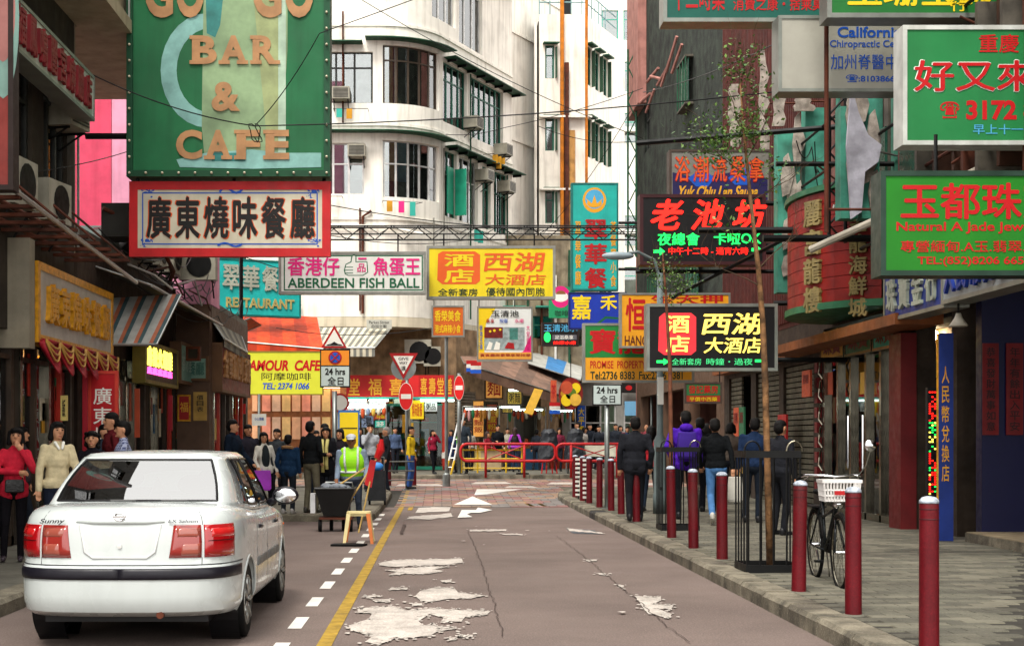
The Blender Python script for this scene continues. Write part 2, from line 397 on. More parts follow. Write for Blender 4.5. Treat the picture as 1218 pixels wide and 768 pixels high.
for poly in ([(258, 258), (300, 250), (490, 245), (494, 256), (460, 262), (380, 265), (300, 268), (262, 264)],
    [(275, 278), (380, 268), (460, 268), (415, 275), (440, 280), (400, 288), (330, 288), (285, 292), (310, 282)],
    [(360, 350), (375, 335), (420, 325), (470, 328), (480, 340), (555, 348), (520, 356), (450, 358), (400, 366), (375, 362)],
    [(200, 385), (300, 378), (340, 390), (400, 385), (570, 392), (560, 402), (500, 408), (490, 420), (430, 424), (440, 410), (400, 400), (370, 420), (380, 430), (480, 440), (420, 450), (400, 462), (300, 470), (260, 487), (220, 478), (240, 462), (180, 445), (175, 432), (230, 415), (240, 400), (200, 395)],
    [(290, 328), (340, 326), (338, 332), (292, 333)], [(430, 306), (462, 305), (460, 311), (436, 311)], [(350, 371), (380, 370), (380, 376), (352, 376)], [(240, 360), (290, 358), (292, 366), (250, 367)],
    [(450, 466), (475, 465), (475, 473), (455, 474)], [(480, 459), (520, 458), (522, 464), (485, 465)], [(218, 349), (262, 348), (262, 352), (222, 353)],
    [(970, 350), (1045, 352), (1045, 362), (1025, 372), (1080, 375), (1075, 385), (1035, 385), (1075, 400), (1070, 410), (1010, 400), (990, 375)],
    [(345, 128), (460, 118), (465, 128), (400, 136), (335, 135)], [(370, 103), (460, 98), (455, 112), (360, 118)], [(835, 248), (866, 247), (866, 252), (838, 252)], [(870, 285), (893, 287), (890, 292), (872, 290)],
    [(925, 318), (942, 320), (940, 326), (928, 325)], [(512, 164), (614, 163), (614, 168), (513, 169)], [(602, 175), (660, 177), (660, 180), (604, 178)], [(785, 160), (880, 172), (885, 176), (790, 168)]):
    pt = [G(*p) for p in ragged(zp(poly))]; up(sheet(pt, .009)).build('worn_paint_patch', roadwhite, marks); fl = MB()
    for (ax, ay) in pt:
        for _ in range(2):
            fx, fy = ax + random.gauss(0, .03), ay + random.gauss(0, .05); s_ = random.uniform(.006, .03)
            fl.add([(fx + s_ * random.uniform(.5, 1.2) * math.cos(q), fy + s_ * 2 * random.uniform(.5, 1.2) * math.sin(q), zg(fy) + .0125) for q in (0, 1.2, 2.4, 3.6, 5)], [(0, 1, 2, 3, 4)])
    tag(fl.build('paint_specks', roadwhite if _ else roadwhite, marks), kind='stuff')
for _ in range(8):
    y = random.uniform(9.5, 30); x = random.uniform(-.5, 2.7); s_ = random.uniform(.01, .03); n_ = 7
    up(sheet([(x + s_ * random.uniform(.5, 1.3) * math.cos(2 * math.pi * q / n_) * 1.6, y + s_ * random.uniform(.5, 1.3) * math.sin(2 * math.pi * q / n_) * 2.2) for q in range(n_)], .021)).build('paint_fleck', roadwhite, marks)
for poly in ([(478, 132), (490, 110), (530, 110), (535, 103), (575, 110), (540, 118), (515, 118), (505, 122), (520, 130)], [(468, 95), (520, 72), (575, 95)], [(525, 68), (532, 52), (660, 52), (600, 60), (560, 66)]):
    up(sheet([G(*p) for p in zp(poly)], .017)).build('painted_arrow', roadclean, marks)
for k, line in enumerate(([(755, 182), (800, 215), (850, 255), (890, 290), (950, 338), (1000, 380), (1060, 432), (1130, 487)], [(505, 165), (525, 210), (545, 260), (560, 310), (580, 370), (597, 430), (610, 470)], [(330, 150), (322, 178)])):
    pts = [G(*p) for p in zp(line)]; fine = []
    for p, q in zip(pts, pts[1:]):
        n = max(2, int(math.dist(p, q) / .12))
        for j in range(n): f = j / n; fine.append((p[0] + (q[0] - p[0]) * f + random.uniform(-.02, .02), p[1] + (q[1] - p[1]) * f))
    up(strip(fine, .007 if k < 2 else .05, .013)).build('crack', crackm, marks)
up(sheet([G(*p) for p in zp([(780, 160), (860, 165), (875, 176), (800, 174)])], .005)).build('drain_cover', c_('drain_iron', '4a5258', rough=.5, metal=.4), marks)

# the raised brick table at the junction
table = struct('brick_table', up(strip([(1.0, 31.3), (1.0, 33), (1.0, 36), (1.0, 40), (1.0, 44.3)], 16, .003)), paver_base)
pav_meshes = []
for m in (brick_pink, brick_grey, brick_tan):
    o = MB().box((0, 0, 0), (.41, .41, .006)).build('paver', m); pav_meshes.append(o.data); bpy.data.objects.remove(o)
n = 0
for r_ in range(28):
    y = 31.32 + r_ * .43
    for c in range(-9, 24):
        x = c * .43 - .0 + (r_ % 2) * .2 - 1.0
        if -1.1 < x < 2.9 + max(0, y - 36) and n < 290 and y < 38.5:
            o = put('paver', random.choice(pav_meshes), None, table); o.location = (x, y, zg(y) + .003); o.rotation_euler = (math.atan(.25 / 11) if y > 33 else 0, 0, 0); n += 1
mbs = [MB(), MB(), MB()]
for r_ in range(30):
    y = 31.32 + r_ * .43
    for c in range(-16, 36):
        x = c * .43 + (r_ % 2) * .2 - 1.0
        if y < 44 and not (-1.1 < x < 2.9 + max(0, y - 36) and y < 38.5) and (y > 36.5 or -1.1 < x < 2.8) and not (x < -1.2 and y < 38.2):
            random.choice(mbs).hexa([(x, y, zg(y) + .003), (x + .41, y, zg(y) + .003), (x + .41, y + .41, zg(y + .41) + .003), (x, y + .41, zg(y + .41) + .003),
                                     (x, y, zg(y) + .009), (x + .41, y, zg(y) + .009), (x + .41, y + .41, zg(y + .41) + .009), (x, y + .41, zg(y + .41) + .009)])
for m_, q in zip((brick_pink, brick_grey, brick_tan), mbs): tag(q.build('far_pavers', m_, table), kind='stuff')

# ---- pavements and kerbs
KH = .13
def pavement(name, outline):
    """outline counter-clockwise"""
    mb = MB()
    def clip(pts, y0, keep_above):
        out = []
        for p, q in zip(pts, pts[1:] + pts[:1]):
            a, b = (p[1] >= y0) == keep_above, (q[1] >= y0) == keep_above
            if a: out.append(p)
            if a != b: f = (y0 - p[1]) / (q[1] - p[1]); out.append((p[0] + (q[0] - p[0]) * f, y0))
        return out
    for pts in (clip(outline, 33, False), clip(clip(outline, 33, True), 44, False), clip(outline, 44, True)):
        n = len(pts)
        if n < 3: continue
        mb.add([(x, y, zg(y) + KH) for x, y in pts] + [(x, y, -.3) for x, y in pts], [tuple(range(n))] + [(i, i + n, (i + 1) % n + n, (i + 1) % n) for i in range(n)])
    up(mb)
    return struct(name, mb, paver_base if name == 'right_pavement' else paver_m)
def kerb(parent, line, inward=1):
    """kerb stones with open joints along a polyline; the stone lies to the left of its direction (inward = 1)"""
    s_, pts = 0, [Vector(p) for p in line]; k = 0
    for a, b in zip(pts, pts[1:]):
        L = (b - a).length; nst = max(1, round(L / .92)); t = (b - a) / L; nn = Vector((-t.y, t.x)) * inward
        for i in range(nst):
            p, q = a + t * (L * i / nst + .014), a + t * (L * (i + 1) / nst - .014); j = lambda v=.006: random.uniform(-v, v); h = KH + .012
            e = nn * (.03 + j()); g_ = nn * .27
            lo = [(p.x, p.y, -.02), (q.x, q.y, -.02), ((q + g_).x, (q + g_).y, -.02), ((p + g_).x, (p + g_).y, -.02)]
            z1, z2 = zg(p.y) + h + j(), zg(q.y) + h + j(); zc = .035
            face = [(p.x, p.y, z1 - zc), (q.x, q.y, z2 - zc), ((q + g_).x, (q + g_).y, z2 - .002), ((p + g_).x, (p + g_).y, z1 - .002)]
            top = [((p + e).x, (p + e).y, z1), ((q + e).x, (q + e).y, z2), ((q + g_ * .99).x, (q + g_ * .99).y, z2), ((p + g_ * .99).x, (p + g_ * .99).y, z1)]
            mb = MB().add(lo + face + top, [(0, 1, 5, 4), (4, 5, 9, 8), (8, 9, 10, 11), (1, 2, 6, 5), (5, 6, 10, 9), (2, 3, 7, 6), (3, 0, 4, 7), (7, 4, 8, 11), (6, 7, 11, 10)])
            if inward < 0: mb.f = [tuple(reversed(f)) for f in mb.f]
            mb.build('kerb_stone', kerb_dark if k in (19,) and parent.name == 'right_pavement' else kerb_m, parent); k += 1
kerb_dark = c_('oiled_kerb', '2c2a28', rough=.7, var=.4)
kr = [(2.87, -2), (2.87, 9), (2.87, 34.6), (2.98, 35.6), (3.35, 36.5), (4.1, 37.2), (5.2, 37.6), (12, 37.7)]
pr = pavement('right_pavement', [(x + (.1 if y < 36 else .1), y - .1 if y > 36 else y) for x, y in kr] [::1] + [(12, -2)][::1])
kerb(pr, kr[::-1], 1)
kl = [(-3.7, -2), (-3.7, 24.6), (-3.45, 25.6), (-3.0, 25.9), (-1.7, 25.9), (-1.35, 26.15), (-1.2, 26.7), (-1.2, 35.6), (-1.4, 36.6), (-2.1, 37.4), (-3.2, 37.8), (-12, 37.9)]
pl = pavement('left_pavement', [(x - .1 if y != 25.9 else x, y + (.1 if y in (25.9, 25.6) else 0) - (.1 if y > 37 else 0)) for x, y in kl] + [(-12, -2)])
kerb(pl, kl, 1)
kf = [(14, 44.4), (-14, 44.4)]
pf = pavement('far_pavement', [(-14, 44.5), (14, 44.5), (14, 110), (-14, 110)])
kerb(pf, [(-14, 44.4), (14, 44.4)], 1)
# pavers of the right pavement
pm = []
tones = [c_('paver_a', '666356', rough=.85, var=.2, scale=3, dirt=.35, bump=.3, speck=.4), c_('paver_b', '5c594e', rough=.85, var=.2, scale=3, dirt=.35, bump=.3, speck=.4), c_('paver_c', '6e6a5c', rough=.85, var=.2, scale=3, dirt=.3, bump=.3)]
for m in tones:
    o = MB().hexa([(0, 0, 0), (.296, 0, 0), (.296, .146, 0), (0, .146, 0), (.004, .004, .011), (.292, .004, .011), (.292, .142, .011), (.004, .142, .011)]).build('paver', m); pm.append(o.data); bpy.data.objects.remove(o)
n = 0; mbs = [MB(), MB(), MB()]
for r_ in range(int(29 / .15)):
    y = 8.6 + r_ * .15
    for c in range(15):
        x = 3.15 + c * .3 - (r_ % 2) * .15
        if x < 3.14 or x > 7.35: continue
        vis = (x + .3) * F / y < 705
        if not vis: continue
        if n < 298 and y > 9.0: o = put('paver', random.choice(pm), None, pr); o.location = (x, y, KH + random.uniform(0, .002)); n += 1
        else:
            z = zg(y) + KH + random.uniform(0, .002); b = random.choice(mbs)
            b.add([(x, y, z), (x + .296, y, z), (x + .296, y + .146, z), (x, y + .146, z), (x + .003, y + .003, z + .011), (x + .293, y + .003, z + .011), (x + .293, y + .143, z + .011), (x + .003, y + .143, z + .011)], [(4, 5, 6, 7), (0, 1, 5, 4), (1, 2, 6, 5), (2, 3, 7, 6), (3, 0, 4, 7)])
for m_, q in zip(tones, mbs): tag(q.build('far_pavers', m_, pr), kind='stuff')

POST0 = c_('laundry_ochre', 'c89020', rough=.8)
# ================================================================== BUILDINGS
def building(name, label, loc): return thing(name, label, 'building', loc)
def mass(path, a, b, z0, z1, depth, m, parent, o=-.6, name='dark_backing'):
    return path.box(MB(), a, b, o - depth, o, z0, z1).build(name, m, parent, world=True)  # unseen dark block added behind the facade to stop light leaks

# ---- white corner building across the junction
whitewall = c_('white_render', 'f0ece0', rough=.8, var=.06, scale=.8, streak=.4, bump=.2, dirt=.18)
cream = c_('cream_render', 'd8cdb4', rough=.8, var=.15, scale=.8, streak=.5)
arc = []
for i in range(9):
    a = R(64) * i / 8; arc.append((-2.1 + 2.4 * math.sin(a), 50 + 2.4 * (1 - math.cos(a))))
ex, ey = arc[-1]; dx, dy = math.cos(R(64)), math.sin(R(64))
WP = Path([(-16, 50)] + arc + [(ex + dx * 6.5, ey + dy * 6.5)])
wb = building('corner_building', 'white corner apartment block with rounded window bay and green metal canopies', (-4, 50, 0))
sA = 13.9; sB = WP.s[9]
hol, wins = [], []
def W(a, b, z0, z1, nx, nz=(.3,), fm=None): hol.append((a, b, z0, z1)); wins.append((a, b, z0, z1, nx, nz, fm))
alw = c_('window_frame_pale', 'd0d0cc', rough=.4, metal=.3)
W(16 - 4.3, 16 - 2.35, 13.3, 15.1, 3); W(16 - 4.3, 16 - 2.65, 10.1, 11.9, 3, (.4,), alw)
W(6.5, 10, 13.3, 15.1, 4); W(6.5, 10, 10.1, 11.9, 4); W(1.5, 5, 13.3, 15.1, 4); W(1.5, 5, 10.1, 11.9, 4)
W(sA + .1, sB - .15, 13.3, 15.35, 5, (.25,), c_('bay_frame', '54483c', rough=.5)); W(sA + .1, sB - .15, 10.0, 12.0, 5, (.4,), alw)
W(sB + .15, sB + 2.2, 13.0, 15.2, 4, (.28,), frame_green); W(sB + 2.6, sB + 5.6, 12.9, 15.2, 6, (.28,), frame_green)
W(sB + .2, sB + 1.3, 9.6, 12.0, 2, (.35,), frame_green); W(sB + 1.5, sB + 3.2, 9.6, 12.0, 3, (.35,), alw); W(sB + 3.6, sB + 4.4, 9.6, 12.0, 2, (.35,), frame_green); W(sB + 4.7, sB + 6.1, 9.6, 12.0, 3, (.35,), frame_green)
W(sB - .6, sB + 1.2, 16.6, 19.2, 3, (.25,), alw); W(sB + 1.5, sB + 3.6, 16.2, 19.2, 3, (.3,), alw); W(16 - 5.2, 16 - 4.4, 17.0, 19.2, 2)
for k in (6.6,): W(1.5, 4.2, k, 8.4, 3); W(6.5, 9.2, k, 8.4, 3)
wall(WP, 5.8, 22, hol, whitewall, wb, .3)
for a in wins: window(WP, wb, *a[:4], nx=a[4], nz=a[5], fm=a[6], o=-.14)
mass(WP, 0, WP.L, 5.8, 22, 6, room_dark, wb, -.7)
for k, (a, b, z) in enumerate(((sA - .5, sB + .3, 15.5), (sB + .2, WP.L + .3, 15.3), (0, sB + .3, 12.25), (sB + .3, WP.L + .3, 12.1), (0, sA - .6, 15.35), (sB + 1, WP.L, 19.4))):
    mb = WP.box(MB(), a, b, .002, .5, z, z + .035); mb.build('canopy', dkgreen, wb, world=True)
    u = a + .3
    while u < b and k % 2: WP.box(MB(), u, u + .04, .003, .38, z - .09, z - .003).build('canopy_bracket', black, wb, world=True); u += .85
WP.box(MB(), 0, WP.L, -1.6, .01, 5.45, 5.79).build('beam', cream, wb, world=True)
for z in (9.2, 12.5, 16.0): WP.box(MB(), 0, WP.L, .001, .05, z, z + .1).build('string_course', whitewall, wb, world=True)
MB().tube([(-2.7, 49.9, 5.9), (-2.7, 49.9, 9.3), (-2.4, 49.9, 9.5)], .05).build('drain_pipe', rust, wb, world=True)
MB().tube([(-5, 49.85, 9.0), (-1.9, 49.85, 8.95), (-.6, 50.0, 8.7)], .05).build('drain_pipe', whitewall, wb, world=True)
# ground floor walls of the corner building, set back
GP = Path([(-16, 51.4), (.6, 51.4), (5.2, 58.6)])
stall_wall = c_('stall_wall', '8a6a48', rough=.8, var=.3); shutter_m = c_('shutter_brown', '6a5c4c', rough=.5, var=.15, metal=.3)
wall(GP, .3, 5.5, [(8.6, 12.2, .3, 3.0), (12.9, 16.2, .3, 3.1), (18.2, 19.6, .3, 2.9), (20.8, 23.0, .3, 3.2)], c_('grimy_cream', '94785a', rough=.85, streak=.5, var=.35), wb, .2, 'ground_floor_wall')
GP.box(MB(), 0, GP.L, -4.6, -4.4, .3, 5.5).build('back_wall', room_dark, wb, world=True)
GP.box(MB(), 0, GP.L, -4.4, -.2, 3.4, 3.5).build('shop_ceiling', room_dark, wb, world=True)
WP.box(MB(), 15.2, 17.6, .002, .02, 8.6, 8.9)

def aircon(label, loc, rz=0, w=.62, h=.42, dpt=.55, group='air conditioners on the facades', fan=False):
    t = thing('air_conditioner', label, 'air conditioner', loc, rz, group)
    MB().box((-w / 2, 0, 0), (w / 2, dpt, h)).build('casing', c_('aircon_casing', 'a09c8c', rough=.5, streak=.4), t)
    mb = MB()
    if fan:
        mb.lathe([(h * .38, -.012), (h * .42, -.012), (h * .42, -.002), (h * .38, -.002)], (w * .05, 0, h / 2), 16, 'y').build('fan_guard', black, t)
        mb = MB()
        for k in range(5): mb.lathe([(h * (.07 * k + .05), -.01), (h * (.07 * k + .065), -.004)], (w * .05, 0, h / 2), 14, 'y')
        mb.build('fan_ring', c_('aircon_dark', '3a3a36', rough=.6), t)
    else:
        for k in range(7): mb.box((-w * .42, -.012, h * (.12 + .115 * k)), (w * .42, -.001, h * (.17 + .115 * k)))
        mb.build('grille', c_('aircon_dark', '3a3a36', rough=.6), t)
    MB().tube([(-w * .4, .05, -.03), (-w * .4, dpt, -.03)], .02).tube([(w * .4, .05, -.03), (w * .4, dpt, -.03)], .02).tube([(-w * .4, .08, -.03), (-w * .4, dpt, -.35)], .016).tube([(w * .4, .08, -.03), (w * .4, dpt, -.35)], .016).build('bracket', black, t)
    return t
def on(path, s, o, z): p = path.at(s, o); return (p.x, p.y, z)
a64 = R(64)
for k, (s_, z0, z1) in enumerate(((12.6, 12.6, 16.5), (sB + .1, 9.0, 12.0), (sB + 2.4, 6.0, 15.2), (10.6, 9, 16), (5.6, 6, 16), (sB + 5.9, 6, 12), (13.2, 6.0, 9.6), (16.0, 5.9, 9.4))):
    MB().tube([on(WP, s_, .06, z0), on(WP, s_, .06, z1)], .035, 6).build('drain_pipe', (rust, c_('old_pipe_grey', '8c8a80', rough=.6, dirt=.3), dkgreen)[k % 3], wb, world=True)
for k, (s_, z) in enumerate(((12.0, 9.95), (14.6, 9.8), (sB + 2.5, 9.3), (sB + 4.2, 12.4), (12.9, 13.0))):
    mb = MB().tube([on(WP, s_ - .6, .45, z), on(WP, s_ + .6, .45, z)], .012, 5).tube([on(WP, s_ - .6, .02, z), on(WP, s_ - .6, .5, z)], .012, 5).tube([on(WP, s_ + .6, .02, z), on(WP, s_ + .6, .5, z)], .012, 5); mb.build('drying_rail', black, wb, world=True)
    for j in range(3 if k % 2 else 2): q = on(WP, s_ - .4 + j * .35, .45, z); MB().box((q[0] - .1, q[1] - .01, z - random.uniform(.25, .5)), (q[0] + .1, q[1] + .01, z)).build('laundry', random.choice((inkblue, inkwhite, inkpink, POST0, inkteal)), wb, world=True)
aircon('box air conditioner under the upper left window of the white corner block', (-3.45, 49.5, 13.35))
aircon('box air conditioner at the top of the middle floor window, left of the rounded bay', (-2.9, 49.5, 11.35))
aircon('box air conditioner between the two long upper windows of the white block', on(WP, sB + 2.2, .55, 13.1), a64)
aircon('box air conditioner at the far end of the upper long window of the white block', on(WP, sB + 5.0, .55, 12.6), a64)
aircon('box air conditioner beside the open teal shutter on the white block', on(WP, sB + 3.2, .55, 11.3), a64)
aircon('box air conditioner above the last lower window of the white block', on(WP, sB + 5.3, .55, 11.2), a64)
aircon('box air conditioner in the top floor window of the white block', on(WP, sB + 2.2, .55, 18.4), a64)
mb = MB(); WP.box(mb, sB + .35, sB + .85, .05, .09, 9.7, 11.4); WP.box(mb, sB + 1.05, sB + 1.1, .05, .5, 9.7, 11.4); mb.build('open_shutter', c_('teal_shutter', '1e9a78', rough=.5), wb, world=True)

# ---- plain white blocks further up the street
b2 = building('tall_white_building', 'tall plain white building with streaked render beside the corner block', (4, 60, 0))
P2 = Path([(-2, 59), (2.7, 59), (5.4, 63.5)])
wall(P2, .3, 23.5, [], whitewall, b2, .3); mass(P2, 0, P2.L, .3, 23.2, 5, room_dark, b2, -.4)
for z in (9.5, 14, 18.5, 20.6): P2.box(MB(), 0, P2.L, .001, .06, z, z + .12).build('string_course', whitewall, b2, world=True)
b3 = building('piped_white_building', 'white building with rusty orange drain pipes and narrow green shuttered windows', (6, 60, 0))
P3 = Path([(4.2, 60), (6.15, 60), (8.4, 64.6)])
hol = []; wins = []
for f in range(5):
    z = 4.2 + f * 3.05
    hol.append((.25, .65, z + .3, z + 1.7)); wins.append((.25, .65, z + .3, z + 1.7, 1))
    for c, s_ in enumerate((2.15, 3.15, 4.2)): hol.append((s_, s_ + .55, z + .1, z + 1.75)); wins.append((s_, s_ + .55, z + .1, z + 1.75, 1))
wall(P3, .3, 19.4, hol, whitewall, b3, .3); mass(P3, 0, P3.L, .3, 19.3, 4, room_dark, b3, -.7)
for a in wins:
    window(P3, b3, *a[:4], nx=1, fm=frame_green, o=-.1, curtains=False)
    P3.box(MB(), a[0] - .1, a[1] + .1, .002, .3, a[3] + .02, a[3] + .07).build('hood', dkgreen, b3, world=True)
    P3.box(MB(), a[1] + .02, a[1] + .05, .002, .17, a[2], a[3] - .1).build('shutter', c_('old_green_shutter', '3a5a44', rough=.7), b3, world=True)
for k, (px, z1, m, r_) in enumerate(((668.5, 23, c_('orange_rust', 'c8781c', rough=.8, var=.3), .085), (674, 17.3, rust, .1), (697.5, 21.5, c_('orange_rust', 'b06a20'), .06), (637, 19, whitewall, .06))):
    MB().tube([(X(px, 59.8), 59.78, .6), (X(px, 59.8), 59.78, z1)], r_).build('drain_pipe', m, b3, world=True)
MB().box((X(671, 59.9), 59.9, 3), (X(684, 59.9), 59.99, 14.5)).build('rust_stained_strip', c_('rust_stain', 'c09050', rough=.8, var=.4, streak=.4), b3, world=True)
for z in (8.9, 11.95, 15): P3.box(MB(), 0, 1.95, .001, .35, z, z + .08).build('ledge', whitewall, b3, world=True)
mb = MB()
for i in range(11): x = 4.2 + i * .45; mb.tube([(min(x, 6.15) + max(0, x - 6.15) * .43, 60 + max(0, x - 6.15) * .9, 19.4), (min(x, 6.15) + max(0, x - 6.15) * .43, 60 + max(0, x - 6.15) * .9, 20.4)], .025, 5)
for z in (19.9, 20.4): mb.tube([(4.2, 60, z), (6.15, 60, z), (7.9, 63.8, z)], .03, 5)
mb.build('roof_railing', c_('pale_railing', '7aa0a4', rough=.5), b3, world=True)
b4 = building('far_white_tower', 'far white tower with teal framed windows closing the street', (12, 86, 0))
P4 = Path([(8, 86), (26, 86)])
hol = []; wins = []
for f in range(9):
    z = 3.5 + f * 3.1
    for s_, w_ in ((1.8, 1.0), (3.1, 2.4), (7.0, 2.4), (11, 2.4)):
        if f in (4, 8) and s_ == 3.1: continue
        hol.append((s_, s_ + w_, z + .4, z + 2.2)); wins.append((s_, s_ + w_, z + .4, z + 2.2, 1 if w_ < 1.5 else 3))
wall(P4, .3, 33, hol, whitewall, b4, .3); mass(P4, 0, P4.L, .3, 33, 5, room_dark, b4, -.7)
tealf = c_('teal_frame', '3aa088', rough=.5)
for a in wins: window(P4, b4, *a[:4], nx=a[4], fm=tealf, o=-.1)
for z in (7.6, 13.8, 20): P4.box(MB(), 0, 18, .001, .5, z, z + .25).build('balcony_slab', tealf if z < 10 else whitewall, b4, world=True)
b5 = building('filler_building', 'dull greenish building low behind the hanging signs at the end of the street', (4, 68, 0))
P5 = Path([(5.6, 67), (14, 67)])
hol = [(s_, s_ + 1.6, z, z + 1.5) for s_ in (.4, 2.6, 4.8) for z in (3.6, 6.6)]
wall(P5, .3, 9, hol, c_('grey_green_wall', '7c8478', rough=.8, streak=.5), b5, .3)
for h in hol: window(P5, b5, *h, nx=3, fm=frame_green)
mass(P5, 0, 8, .3, 9, 2, room_dark, b5, -.7)

b6 = building('cluttered_low_block', 'stained block with small windows rising behind the poster sign', (4, 57, 0))
P6 = Path([(2.2, 56.6), (6.3, 56.6)]); hol = [(s_, s_ + .8, z, z + 1.2) for s_ in (.3, 1.5, 2.9) for z in (5.2, 7.6)]
wall(P6, 3.8, 9.6, hol, c_('stained_block', '9a8e76', rough=.85, var=.3, streak=.7, dirt=.5), b6, .25); mass(P6, 0, 4.1, 3.8, 9.5, 1.5, room_dark, b6, -.6)
for h in hol: window(P6, b6, *h, nx=2, fm=random.choice((frame_green, frame_dark)))
for k in range(7): MB().tube([(2.4 + k * .55, 56.5, 3.9), (2.4 + k * .55, 56.5, 7 + k % 3)], .05, 6).build('drain_pipe', (rust, whitewall, dkgreen)[k % 3], b6, world=True)
for k in range(3): P6.box(MB(), .3 + k * 1.3, 1.2 + k * 1.3, .002, .6, 6.7, 6.75).build('ledge', tealf, b6, world=True)
# ---- left side of the street
dkwall = c_('dark_brown_wall', '3a3228', rough=.85, var=.3, streak=.6, scale=1.5); beige = c_('beige_soffit', 'a89a80', rough=.85, var=.15, streak=.25)
pinkwall = c_('pink_wall', 'd84a68', rough=.75, var=.1, streak=.25); lpink = c_('light_pink_wall', 'e09ab4', rough=.75, var=.1, streak=.3)
redwall = c_('red_brown_wall', '8a3a34', rough=.75, var=.2, streak=.3)
l1 = building('dark_tenement', 'dark tenement over the roast meat shop with window boxes and beige balcony', (-5.5, 17, 0))
LP = Path([(-5.5, 6), (-5.5, 21.4)])
hol = []; wins = []
for z in (4.75, 8.0, 11.2):
    for s_ in (2, 5.2, 8.6, 11.3): hol.append((s_, s_ + 1.9, z, z + 1.8)); wins.append((s_, s_ + 1.9, z, z + 1.8))
    hol.append((13.75, 15.0, z, z + 2.2)); wins.append((13.75, 15.0, z, z + 2.2))
shopholes = [(1.5, 5.8, .1, 2.9), (6.3, 9.2, .1, 2.9), (9.5, 12.3, .1, 2.9), (12.6, 15.2, .1, 2.9)]
wall(LP, .1, 14, hol + shopholes, dkwall, l1, .3); mass(LP, 0, 15.4, 3.2, 13.9, 5, room_dark, l1, -.7); LP.box(MB(), 0, 15.4, -4, -3.8, 0, 3.2).build('back_wall', room_dark, l1, world=True)
for a in wins: window(LP, l1, *a, nx=3, o=-.08)
MB().box((-9, 21.38, 4.2), (-5.52, 21.55, 14)).build('end_wall', c_('end_wall_cream', '8a8070', rough=.8, streak=.5), l1, world=True)
mb = MB().box((-5.499, 15, 7.75), (-4.75, 26.2, 7.95)); mb.build('balcony_slab', beige, l1, world=True)
MB().box((-5.499, 15, 7.96), (-4.9, 26, 8.9)).build('balcony_front', beige, l1, world=True)
MB().box((-9, 21.6, 7.75), (-5.5, 26.2, 7.95)).build('balcony_slab', beige, l1, world=True)
mb = MB()
for k in range(12): y = 21.9 + k * .36; mb.tube([(-4.78, y, 7.95), (-4.78, y, 9.2)], .02, 5)
mb.tube([(-4.78, 21.5, 9.2), (-4.78, 26, 9.2)], .03, 5); mb.tube([(-4.78, 21.5, 8.5), (-4.78, 26, 8.5)], .02, 5); mb.build('railing', alu, l1, world=True)
MB().box((-5.5, 21.56, 4.35), (-5.47, 21.6, 7)).build('trim', alu, l1, world=True)
# side panel sign in the near left corner
sign('painted_wall_sign', 'faded red brown board with pale blue painting at the top left edge', (-4.34, 12.6, 3.72), 1.1, 3.6, redwall, c_('sign_edge_dark', '2a1c18'), .03, .15,
     shapes=[(disc(.93, .58, .13, .2), c_('faded_teal', '7a9a90', rough=.7)), (disc(.93, .56, .1, .13), c_('faded_pink', 'a8706a', rough=.7), 'printed_shape')], bars=[((-5.5, 12.7, 4.4), (-4.86, 12.7, 4.4), .03), ((-5.5, 12.7, 6.6), (-4.86, 12.7, 6.6), .03)])
# low shops between the tenement and the pink house
l2 = building('low_shop_row', 'low grimy shop row between the dark tenement and the pink house', (-5.5, 25, 0))
L2 = Path([(-5.5, 21.6), (-5.5, 29.4)])
wall(L2, .1, 4.6, [(.3, 2.3, .1, 2.95), (2.7, 4.9, .1, 2.9), (5.3, 7.5, .1, 2.9)], c_('grimy_wall', '42362c', rough=.85, streak=.6, var=.3), l2, .3)
L2.box(MB(), 0, 7.8, -5, -.001, 4.6, 4.75).build('roof', c_('tin_roof', '6a6a62', rough=.6, metal=.3, dirt=.5), l2, world=True)
L2.box(MB(), 0, 7.8, -4, -3.8, 0, 4.5).build('back_wall', room_dark, l2, world=True); L2.box(MB(), 0, 7.8, -3.8, -.3, 3.1, 3.15).build('ceiling', room_dark, l2, world=True)
MB().box((-9.5, 29.3, .1), (-5.45, 29.39, 4.59)).build('end_wall', c_('grimy_wall', '42362c'), l2, world=True)
MB().box((-5.44, 29.42, .1), (-4.76, 29.6, 4.29)).build('end_wall', c_('shop_wall_tan', '5e4636'), l2, world=True)
l3 = building('pink_building', 'pink painted building with blank front rising behind the hanging signs', (-6, 29.5, 0))
PK = Path([(-14, 29.5), (-6.8, 29.5), (-4.75, 29.5), (-4.75, 30.7), (-8.5, 30.8)])
wall(PK, 4.3, 19, [], lpink, l3, .3, a=7.2); wall(PK, 4.6, 19, [], pinkwall, l3, .3, b=7.19)
MB().box((-9, 30.85, 4.281), (-4.76, 35.2, 4.4)).build('shop_roof', c_('tin_roof', '6a6a62'), l3, world=True)
MB().box((-12, 29.9, 4.7), (-5.2, 30.5, 18.9)).build('dark_backing', room_dark, l3, world=True)  # added dark backing, as behind the other facades
P3b = Path([(-4.75, 29.6), (-4.75, 35.2), (-14, 35.2)])
wall(P3b, .1, 4.28, [(.2, 2.5, .1, 2.9), (2.9, 5.3, .1, 2.9)], c_('shop_wall_tan', '5e4636', rough=.85, var=.3, streak=.4), l3, .3, 'ground_floor_wall')
P3b.box(MB(), 0, 5.6, -3.5, -3.3, .1, 4.2).build('back_wall', room_dark, l3, world=True); P3b.box(MB(), 0, 5.6, -3.3, -.3, 3.1, 3.2).build('ceiling', room_dark, l3, world=True)
MB().box((-9, 29.35, 4.4), (-6.6, 29.499, 5.9)).build('grey_panel', c_('metal_cladding', '7c8c88', rough=.5, metal=.3, streak=.4), l3, world=True)

